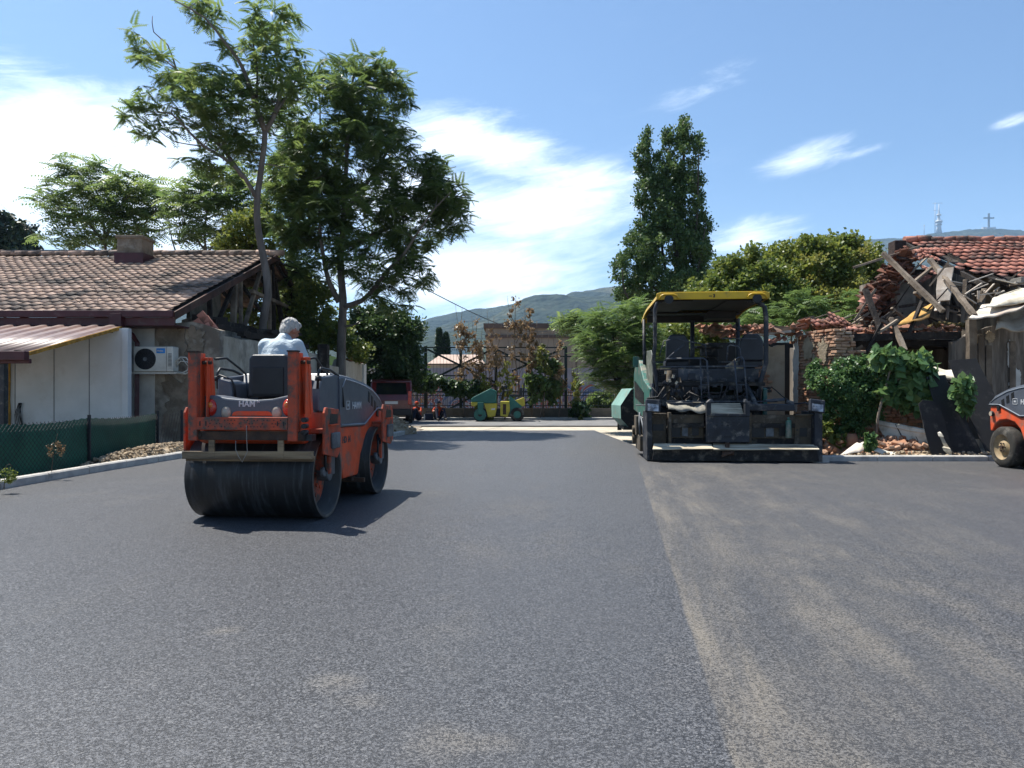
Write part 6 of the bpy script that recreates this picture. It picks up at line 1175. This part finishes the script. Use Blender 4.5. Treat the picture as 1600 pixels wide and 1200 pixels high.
cpoly('rear_body', [(796,619),(803,625),(816,636),(812,640),(803,640),(799,650),(796,648)], -.54, .54, M['ammgreen']); cpoly('rear_cover', [(804,627),(819,621),(820,634),(816,636),(809,633)], -.5, .5, M['ammyel']); cpoly('joint', [(774,640),(786,640),(786,650),(774,650)], -.25, .25, M['black'])
cpoly('seat', [(797,617),(797,621),(812,621),(814,617)], -.3, .3, M['seat']); cpoly('backrest', [(812,607),(816,607),(816,621),(811,621)], -.3, .3, M['seat']); cpoly('seat_tag', [(815.5,602),(817.5,602),(817.5,607),(815.5,607)], -.05, .05, M['ammyel'], bevel=0)
a0, a1 = cp(785,626), cp(787,606); MB().cyl((a0[0],0,a0[1]),(a1[0],0,a1[1]),.06).cyl((a1[0]-.1,0,a1[1]+.02),(a1[0]+.15,0,a1[1]-.02),.1).tube([(a1[0]+.22*math.cos(t)*.4,.22*math.sin(t),a1[1]+.1+.06*math.cos(t)) for t in [j*math.pi/8 for j in range(17)]],.02,6,caps=False).build('steering_column', M['black'], ac_)
c = cp(808,648); 
for y in (-.5,-.17,.17,.5): w_ = MB().lathe([(y-.13,.16),(y-.13,rr_*.9),(y-.1,rr_),(y+.1,rr_),(y+.13,rr_*.9),(y+.13,.16)], 'Y', (c[0],0,rr_), 36).build('wheel', M['rubber'], ac_); MB().cyl((c[0],y-.11,rr_),(c[0],y+.11,rr_),.17,n=24).build('rim', M['ammgreen'], w_)
a0, a1 = cp(817,636), cp(819,600); MB().bar((a0[0],-.45,a0[1]),(a1[0],-.45,a1[1]),.05,.05).bar((a0[0],.45,a0[1]),(a1[0],.45,a1[1]),.05,.05).bar((a1[0],-.45,a1[1]),(a1[0],.45,a1[1]),.05,.05).build('roll_bar', M['black'], ac_)
# ---- parked red van
vn = thing('van', 'red van by the low wall, its paint darkened for deep shade', 'van', (-4.85, 29.6, .03), R(10)); hw = .82
body = MB().prism([(0,.38),(0,.95),(.06,1.25),(.22,1.72),(.5,1.80),(2.6,1.80),(3.1,1.35),(3.9,1.15),(4.0,.9),(4.0,.38)], 'X', -hw, hw).build('body', M['redcar'], vn, bevel=.07, segs=3)
MB().add([(-hw+.2,.045,1.18),(hw-.2,.045,1.18),(hw-.24,.20,1.64),(-hw+.24,.20,1.64),(-hw+.2,.02,1.19),(hw-.2,.02,1.19),(hw-.24,.175,1.65),(-hw+.24,.175,1.65)], [(4,5,6,7),(3,2,1,0),(0,1,5,4),(1,2,6,5),(2,3,7,6),(3,0,4,7)]).build('rear_window', M['carglass'], vn)
for s in (-1, 1):
    MB().b2((s*hw-s*.16,-.02,.78),(s*hw-s*.02,.10,1.32)).build('tail_light', M['lens_red'], vn, bevel=.015); MB().b2((s*(hw+.004),.55,1.2),(s*(hw-.01),2.6,1.62)).build('side_window', M['carglass'], vn, bevel=.01)
    for y in (.7, 3.2): w_ = MB().lathe([(s*hw-.12,.18),(s*hw-.11,.31),(s*hw+.03,.31),(s*hw+.05,.2)], 'X', (0,y,.31), 28).build('wheel', M['rubber'], vn); MB().cyl((s*hw-.08,y,.31),(s*hw+.035,y,.31),.19,n=20).build('rim', M['steel_grey'], w_)
MB().b2((-hw+.02,-.08,.34),(hw-.02,.05,.60)).build('bumper', M['black'], vn, bevel=.03); MB().b2((-.26,-.015,.80),(.26,.0,.91)).build('number_plate', M['panel_w'], vn)
# ---- two workers sitting by the wall
def worker(label, px, D, face, lean, hat):
    t = thing('person', label, 'person', (P(px,0,D).x, D, .035), face)
    J = dict(p=(0,0,.14), c=(.0,lean*.5,.42), n=(0,lean,.58), h=(0,lean+.05,.72)); c = [(J['p'], J['c'], .12, .13), (J['c'], J['n'], .13, .07), (J['n'], J['h'], .05, .06)]
    for s in (-1, 1):
        k, f = (s*.16,.42,.50), (s*.18,.66,.08); c += [((s*.09,.02,.14), k, .085, .065), (k, f, .06, .045), (f, (s*.19,.84,.05), .045, .035), ((s*.18,lean*.9,.53), (s*.27,.22,.40), .05, .04), ((s*.27,.22,.40), (s*.10,.44,.46), .038, .028)]
        for q in range(4): b = Vector((s*.10-s*.02*q+s*.03,.45,.47)); c.append((b, b+Vector((0,.07,-.02)), .011, .009))
        c.append(((s*.12,.44,.48), (s*.06,.48,.50), .012, .010))
    blob('body', c, M['skin'], t, .016, 2, [((0,lean+.06,.75), (.075,.095,.105)), ((0,lean+.155,.74), (.012,.015,.02))])
    blob('shirt', [(J['p'], J['c'], .15, .155), (J['c'], (0,lean,.54), .155, .11), ((-.18,lean*.9,.53), (.18,lean*.9,.53), .07, .07)]+[((s*.18,lean*.9,.53), (s*.26,.18,.42), .07, .06) for s in (-1, 1)], M['hivis'], t, .018, 3)
    blob('trousers', [((0,0,.13), (0,.04,.2), .15, .14)]+[q for s in (-1, 1) for q in (((s*.09,.02,.14), (s*.16,.42,.50), .10, .085), ((s*.16,.42,.50), (s*.18,.64,.12), .08, .065))], M['navy'], t, .018, 3)
    for s in (-1, 1): blob('boot', [((s*.18,.64,.07), (s*.19,.86,.055), .06, .05)], M['shoe'], t, .016, 2)
    blob('cap' if hat else 'hair', [], M['hivis' if hat else 'black'], t, .012, 1, [((0,lean+.045,.79), (.088,.105,.085))]); return t
worker('worker in orange shirt and navy trousers sitting bent forward beside the tool bag', 684, 33.6, R(200), .18, False)
worker('worker sitting on the pavement nearest the red van, orange clothes', 654, 33.4, R(150), .10, True)
b_ = MB().box((0,0,.16), (.42,.26,.30), taper=.85).tube([(-.12,0,.31),(-.1,0,.40),(.1,0,.40),(.12,0,.31)], .015, 6).build('tool_bag', M['navy'], bevel=.04); b_.location = (P(670,0,33.4).x, 33.4, .035); tag(b_, 'dark tool bag on the pavement between the two seated workers', 'bag')
b_ = MB().lathe([(0,.001),(0,.035),(.20,.035),(.25,.014),(.28,.014),(.28,.001)], 'Z', (0,0,0), 16).build('water_bottle', M['panel_w']); b_.location = (P(663,0,33.2).x, 33.2, .035); tag(b_, 'small pale water bottle standing beside the tool bag', 'bottle')
# overhead cable
a, b = P(662,450,26), P(905,498,60); pts = [a.lerp(b, k/24)+Vector((0,0,-1.3*math.sin(math.pi*k/24))) for k in range(25)]
tag(MB().tube(pts, .018, 5).build('cable', M['black']), 'thin overhead cable sagging across the sky above the fence', 'cable')
a, b = P(0,318,30), P(120,402,34); pts = [a.lerp(b, k/12)+Vector((0,0,-.3*math.sin(math.pi*k/12))) for k in range(13)]
tag(MB().tube(pts, .007, 4).build('cable', M['wire']), 'faint thin cable crossing the bright sky above the house roof', 'cable')
# tall sparse tree growing through the broken roof
D = 20.6
def L_(pts, d, jit=0.0): return [P(x, y, d+(jit*i)) for i, (x, y) in enumerate(pts)]
limbsA = [(L_([(410,640),(411,505),(419,462),(415,420),(407,380),(402,345),(402,308),(406,280),(409,255),(413,225),(414,205)], D), .14, .075),
 (L_([(414,205),(400,165),(385,120),(370,90),(348,62),(320,28),(272,0)], D, -.12), .085, .015), (L_([(414,205),(430,177),(440,130),(432,90),(430,47),(445,10)], D, .1), .08, .02),
 (L_([(430,177),(455,140),(470,105)], D, .3), .05, .015), (L_([(400,165),(402,110),(395,60),(400,15)], D, .2), .05, .012),
 (L_([(402,312),(382,277),(350,247),(318,228),(290,200),(268,178),(240,175)], D, -.25), .07, .012), (L_([(318,228),(275,222),(250,205)], D-.6, 0), .02, .01),
 (L_([(380,277),(350,235),(322,200),(306,160),(295,130),(275,108),(250,88),(225,65)], D, .25), .07, .012), (L_([(275,108),(262,70),(240,50),(238,25)], D+1, .1), .03, .01)]
blA = [(228,68,34,24,D,.8),(215,40,22,16,D,.5),(245,110,30,24,D,.8),(230,190,28,26,D-.8,.7),(222,155,16,20,D-.8,.5),(262,178,26,30,D-.8,.7),(285,125,34,34,D+.3,1),(320,150,44,40,D,1.4),(330,205,46,32,D,1.4),
 (372,175,44,62,D,1.6),(380,30,40,28,D,1.2),(325,20,34,16,D,.8),(430,35,42,34,D,1.3),(440,100,44,48,D,1.5),(466,70,26,24,D,1),(445,165,40,45,D,1.5),(400,120,45,44,D,1.5),(345,262,34,20,D,1.2),(300,95,18,24,D,.6),(420,240,44,36,D,1.3),(290,245,20,12,D,.6),(350,65,16,12,D,.6)]
tree('ailanthus_tree', 'tall thin bent tree with sparse feathery leaves rising through the broken roof', 'tree', (limbsA[0][0][0].x, D, 0), limbsA, blA, 450, 'ail', T_PIN, 6, .36, up=.0, spread=.38, gap=.36, seed=11)
D = 24.2
limbsB = [(L_([(533,660),(533,555),(535,500),(536,467),(532,420),(534,380),(538,330),(540,280),(543,220),(545,160),(555,110)], D), .20, .03),
 (L_([(530,472),(514,440),(506,405),(500,360),(498,320),(490,280)], D, -.2), .11, .02), (L_([(535,480),(565,470),(585,450),(608,420),(630,398),(655,360),(680,325),(705,300)], D, -.25), .10, .012),
 (L_([(538,330),(570,290),(598,250),(615,200),(610,150)], D, .25), .08, .015), (L_([(540,290),(515,240),(500,190),(505,140)], D, .2), .07, .015), (L_([(536,390),(570,370),(620,350),(650,300),(668,270)], D, .2), .07, .012), (L_([(533,510),(552,508),(566,500)], D, -.2), .05, .02)]
blB = [(452,215,30,40,D,1.3),(450,275,34,44,D,1.4),(458,345,34,40,D,1.3),(480,415,34,30,D,1.3),(690,310,40,34,D,1.4),(480,130,24,30,D,1),(560,122,62,42,D,1.8),(520,175,56,50,D,2),(585,175,58,55,D,2),(610,140,30,30,D,1),(545,250,75,62,D,2.4),(610,240,48,48,D,2),(490,250,45,55,D,1.8),(570,330,85,55,D,2.6),(655,290,44,38,D,1.6),(690,300,34,30,D,1.2),
 (640,350,60,45,D,2),(710,335,24,30,D,1),(680,255,24,22,D,.9),(500,340,52,50,D,2),(590,410,72,40,D,2.4),(640,430,38,30,D,1.5),(470,300,30,40,D,1.2),(470,380,26,34,D,1.2),(505,415,40,26,D,1.6),(610,465,48,22,D,1.6)]
tree('ailanthus_tree', 'big dense dark green tree with feathery leaves behind the plastered yard wall', 'tree', (limbsB[0][0][0].x, D, 0), limbsB, blB, 1450, 'ail_dk', T_PIN, 7, .38, up=.0, spread=.42, gap=.34, seed=12)
D = 31.5
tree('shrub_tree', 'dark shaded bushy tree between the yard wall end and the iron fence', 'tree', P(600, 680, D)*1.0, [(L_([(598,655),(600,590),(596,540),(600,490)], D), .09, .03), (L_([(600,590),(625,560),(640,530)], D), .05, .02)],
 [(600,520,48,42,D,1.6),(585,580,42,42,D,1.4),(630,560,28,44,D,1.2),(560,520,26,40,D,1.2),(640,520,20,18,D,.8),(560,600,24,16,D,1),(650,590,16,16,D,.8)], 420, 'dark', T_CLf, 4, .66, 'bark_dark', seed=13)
D = 25.5
tree('shrub', 'yellow brown bush crowding over the yard wall beside the trunk', 'shrub', P(490, 660, D), [(L_([(495,650),(492,560),(488,500)], D), .05, .02), (L_([(492,570),(465,520)], D), .03, .01), (L_([(492,570),(520,525)], D), .03, .01)],
 [(490,478,34,40,D,1.3),(515,525,32,24,D,1),(462,470,22,36,D,1),(560,545,20,18,D,.7),(495,530,34,20,D,.9)], 190, 'olive', T_CLf, 4, .55, 'dry', seed=14)
D = 33
tree('ailanthus_tree', 'spreading green tree seen above the chimney of the maroon roofed house', 'tree', P(165, 700, D), [(L_([(165,700),(165,420),(163,360),(155,310),(135,270)], D), .16, .03), (L_([(163,380),(120,330),(85,320)], D), .07, .02), (L_([(165,370),(190,320),(215,290)], D), .08, .02), (L_([(165,400),(120,375),(85,365)], D), .05, .02), (L_([(165,400),(215,360),(250,320)], D), .06, .02)],
 [(128,262,26,20,D,1.2),(105,285,28,26,D,1.4),(150,300,44,26,D,2),(80,318,26,18,D,1.2),(110,335,38,26,D,1.8),(185,310,40,30,D,2),(170,350,60,26,D,2.4),(215,290,30,22,D,1.4),(240,310,26,26,D,1.4),(205,340,36,26,D,1.8),(90,375,30,14,D,1.4),(150,378,60,14,D,2),(235,350,22,24,D,1.2)], 330, 'ail', T_PIN6, 6, .62, seed=15)
D = 31
tree('ailanthus_tree', 'mid green tree crowding behind the roof ridge between chimney and tall tree', 'tree', P(320, 700, D), [(L_([(322,700),(322,420),(320,370),(325,320),(340,285)], D), .14, .03), (L_([(285,420),(270,380),(262,340)], D), .05, .015), (L_([(320,390),(290,350),(282,310)], D), .05, .015), (L_([(320,400),(360,350)], D), .06, .02)],
 [(335,290,36,26,D,1.4),(300,310,34,28,D,1.4),(335,335,50,34,D,2),(375,315,26,40,D,1.6),(345,375,66,20,D,2.2),(275,330,20,30,D,.9),(285,365,22,16,D,.9),(385,270,26,26,D,1.2),(440,330,46,60,D,2),(450,400,40,40,D,2)], 300, 'ail', T_PIN6, 6, .62, seed=16)
D = 29
tree('shrub_tree', 'yellowing bushy tree leaning behind the gable ridge', 'tree', P(395, 700, D), [(L_([(395,700),(395,430),(392,370)], D), .09, .03)], [(385,360,26,30,D,1.2),(370,388,40,14,D,1.2),(415,345,20,24,D,1),(400,390,40,18,D,1.2),(450,455,36,50,D,1.5),(440,520,34,30,D,1),(400,470,50,50,D,1.4),(350,480,40,30,D,1.4)], 330, 'olive', T_CLf, 4, .62, seed=17, rb=.6)
D = 55
for i, (px, py, rx, ry) in enumerate([(8, 362, 17, 30), (36, 372, 15, 25)]):
    tree('conifer_tree', ['taller dark conifer at the far left edge above the house roof', 'shorter rounded dark conifer beside the taller one above the house roof'][i], 'tree', P(px, 650, D), [(L_([(px,660),(px,py)], D), .2, .05)],
     [(px,py,rx,ry,D,1.2),(px,py+30,rx+3,25,D,1.4)], 110, 'conifer', T_CL, 4, .9, 'bark_dark', seed=20+i)
# poplar
D = 36
pl = [(L_([(1062,660),(1060,480),(1058,400),(1062,320),(1068,250),(1070,195)], D), .34, .04)]
for i, (a, b, c) in enumerate([((1058,470),(1036,400),(1030,250)), ((1058,440),(1085,380),(1092,240)), ((1058,480),(1010,430),(1000,330)), ((1058,500),(1080,470),(1103,350)), ((1060,400),(1045,300),(1046,210)), ((1058,500),(985,470),(972,420)), ((1060,380),(1022,330),(1012,220))]): pl.append((L_([a, b, c], D, (-1)**i*.7), .10, .02))
tree('poplar_tree', 'tall columnar dark green poplar behind the paver canopy', 'tree', P(1062, 660, D), pl,
 [(1071,212,10,28,D,.7),(1086,255,11,55,D,.8),(1066,255,12,55,D,.9),(1044,235,9,34,D,.6),(1011,225,8,20,D,.5),(1004,255,12,26,D,.7),(1026,275,13,36,D,.8),(1046,300,16,50,D,1.1),(1075,320,24,60,D,1.3),(1008,310,16,36,D,1),(1030,345,30,40,D,1.5),(1045,400,44,70,D,2),(1098,375,12,45,D,.9),(1080,410,26,60,D,1.6),(1000,390,22,45,D,1.4),(985,430,26,38,D,1.4),(972,455,16,18,D,1),(1040,450,62,26,D,2.2),(1090,450,20,24,D,1)],
 1050, 'poplar', T_CLf, 4, .56, 'bark_dark', gap=.22, seed=21, up=.9)
# bushes right of the poplar
D = 27
gB = 'bushy trees behind the ruin'
tree('bushy_tree', 'dull green bushy tree just right of the yellow canopy', 'tree', P(1160, 660, D), [(L_([(1160,660),(1158,520),(1150,440),(1145,395)], D), .10, .02), (L_([(1158,520),(1195,450),(1205,400)], D), .08, .02)],
 [(1138,428,24,24,D,1.2),(1172,400,14,12,D,.6),(1185,432,40,30,D,1.6),(1150,470,46,44,D,2),(1210,470,40,46,D,1.8),(1120,510,34,50,D,1.6),(1060,540,44,44,D,1.6),(1100,460,24,30,D,1.2)], 460, 'olive', T_CLf, 4, .62, 'bark', seed=22, group=gB)
tree('bushy_tree', 'yellow tinged bushy tree, tallest of those behind the ruined walls', 'tree', P(1260, 660, 28), [(L_([(1262,660),(1262,520),(1258,440),(1265,395)], 28), .12, .02), (L_([(1262,520),(1300,440),(1320,400)], 28), .08, .02)],
 [(1240,395,34,20,28,1.4),(1290,398,40,24,28,1.6),(1250,430,56,36,28,2),(1315,395,30,20,28,1.2),(1300,440,46,36,28,1.8)], 330, 'olive', T_CLf, 4, .66, 'bark', seed=23, group=gB, rb=.55)
tree('bushy_tree', 'bright yellow clumps of a bush before the ruin gable', 'tree', P(1290, 660, 26.5), [(L_([(1290,660),(1290,540),(1285,450)], 26.5), .08, .02)],  # clumps in a yellower leaf colour than the neighbouring bushes
 [(1270,412,24,12,26.5,.8),(1255,440,22,14,26.5,.8),(1345,398,22,12,26.5,.7),(1225,432,14,9,26.5,.6),(1330,470,36,40,26.5,1.4),(1280,480,40,34,26.5,1.4)], 150, 'yel', T_CLf, 3, .52, 'bark', seed=24, group=gB)
tree('bushy_tree', 'low fresh green bushy tree right behind the ruin wall top', 'tree', P(1235, 660, 24.5), [(L_([(1235,660),(1235,560),(1240,480)], 24.5), .07, .02)],
 [(1250,480,36,26,24.5,1.1),(1200,500,44,22,24.5,1.2),(1300,500,60,18,24.5,1.2),(1160,505,30,24,24.5,1),(1345,475,24,30,24.5,.9)], 230, 'fern', T_PIN6, 7, .36, 'bark', seed=25, group=gB)
tree('bushy_tree', 'olive bushy tree filling the gap beside the ruin gable', 'tree', P(1350, 660, 29), [(L_([(1350,660),(1350,520),(1345,440)], 29), .09, .02)],
 [(1340,420,34,34,29,1.4),(1350,470,32,40,29,1.4),(1200,455,60,50,29,1.6)], 330, 'olive', T_CLf, 4, .64, 'bark', seed=26, group=gB)
# drooping sumac-like tree between poplar and paver
D = 23.5
tree('sumac_tree', 'drooping feathery green tree left of the yellow paver canopy', 'tree', P(965, 680, D), [(L_([(968,672),(966,600),(960,540),(955,500)], D), .07, .02), (L_([(966,600),(990,540),(1005,495)], D), .05, .015), (L_([(966,600),(935,550),(920,520)], D), .05, .015), (L_([(967,620),(1010,580),(1030,560)], D), .04, .015)],
 [(955,500,34,22,D,1),(925,540,24,34,D,1),(965,545,44,42,D,1.4),(1000,520,24,38,D,1),(945,590,30,20,D,1),(985,595,26,24,D,1),(1020,570,26,44,D,1),(985,484,24,10,D,.7)], 330, 'fern', T_DROOP, 8, .44, 'bark_dark', up=.35, seed=27)
D = 46
tree('ailanthus_tree', 'small far green tree between the beige hall and the drooping tree', 'tree', P(900, 640, D), [(L_([(900,640),(900,540),(896,500)], D), .12, .03)], [(900,500,22,14,D,1.6),(885,508,16,10,D,1.2),(920,515,24,20,D,1.4),(1010,480,30,20,D,2)], 120, 'ail', T_PIN6, 6, .9, seed=28)
D = 70
for i, (px, py) in enumerate([(686, 508), (697, 515)]):
    b = thing('cypress_tree', ['taller pointed dark cypress behind the small pink roofed house', 'shorter pointed dark cypress joined to the taller one behind the pink roof'][i], 'tree', P(px, 640, D))
    rng = np.random.default_rng(30+i); zt = P(px, py, D).z; n = 520; h = rng.uniform(0, 1, n); a = rng.uniform(0, 6.28, n); rad = .52*(1-h**2.2)*np.sqrt(rng.uniform(.3, 1, n))+.05
    pos = np.stack([b.location.x+rad*np.cos(a), D+rad*np.sin(a), h*(zt-.3)], 1); dirs = np.stack([.3*np.cos(a), .3*np.sin(a), np.ones(n)], 1)
    V, Fc = place(tmpl_clump(6, .5, .7, .25, 5), pos, dirs, np.full(n, .55), rng); npmesh('crown', V, Fc, np.repeat(rng.uniform(0, 1, n), 6), LF['conifer'], b, world=True)
    MB().cyl((0,0,-1), (0,0,2), .12).build('trunk', M['bark_dark'], b)
# withered saplings along the fence
for i, (px, top, sp, d) in enumerate([(722,476,13,34.4),(745,500,10,34.8),(772,488,14,34.2),(806,458,17,34.5),(829,476,13,34.9),(848,512,12,34.3),(872,530,11,34.6),(790,560,16,34.0),(756,585,15,33.9),(900,575,10,34.4)]):
    lb = ['withered brown sapling nearest the small pink roofed house', 'thin brown sapling second from the pink roofed house', 'withered sapling with leafy top just left of the compactor', 'tallest withered brown sapling over the yellow green compactor',
      'bare topped brown sapling right of the tallest one', 'low brown sapling before the beige hall wall', 'brown sapling beside the last tall fence post', 'short dry thicket stem above the compactor hood', 'short dry thicket stem left of the compactor hood', 'pale brown sapling on the right beyond the last tall fence post'][i]
    lm = [(L_([(px+random.uniform(-5,5),655),(px+4,600),(px-2,545),(px,top+6)], d), .035, .01)]
    for k in range(4):
        y0 = 640-(640-top)*(.25+.16*k); s = (-1)**k; lm.append((L_([(px,y0),(px+s*sp*.55,y0-18),(px+s*sp*.8,y0-45)], d), .018, .006))
    bl = [(px,top+14,sp*.42,16,d,.4),(px-sp*.3,top+44,sp*.7,22,d,.5),(px+sp*.4,top+62,sp*.7,28,d,.5),(px,(top+640)/2,sp*.9,(640-top)/3.2,d,.5)]
    tree('withered_sapling', lb, 'sapling', P(px, 652, d), lm, bl, 34 if i < 7 else 26, 'brown' if i in (0,1,2,3,4,6) else 'yel', tmpl_clump(8, .5, .42, .34, 6+i), 3, .34, 'dry', seed=40+i, tw=.012, group='withered saplings along the iron fence')
for i, (px, py, rx, ry, d, lb) in enumerate([(850,595,30,38,34.6,'green bush with pale glints growing through the fence behind the compactor'), (668,598,30,14,34.2,'low dark green spray before the basketball board'), (725,606,34,12,34.3,'low green spray hanging along the fence right of the basketball board'), (905,640,14,14,34.5,'small green weed clump at the foot of the fence'), (940,628,22,14,36,'small bright green shrub below the drooping tree')]):
    tree('bush', lb, 'bush', P(px, 650, d), [(L_([(px,652),(px,py+6),(px+5,py-ry*.5)], d), .03, .01)], [(px,py,rx,ry,d,.7)], [60,40,44,26,34][i], 'ail_dk' if i in (0, 4) else 'dark', T_CL, 4, .5, 'dry', seed=60+i, tw=.012)
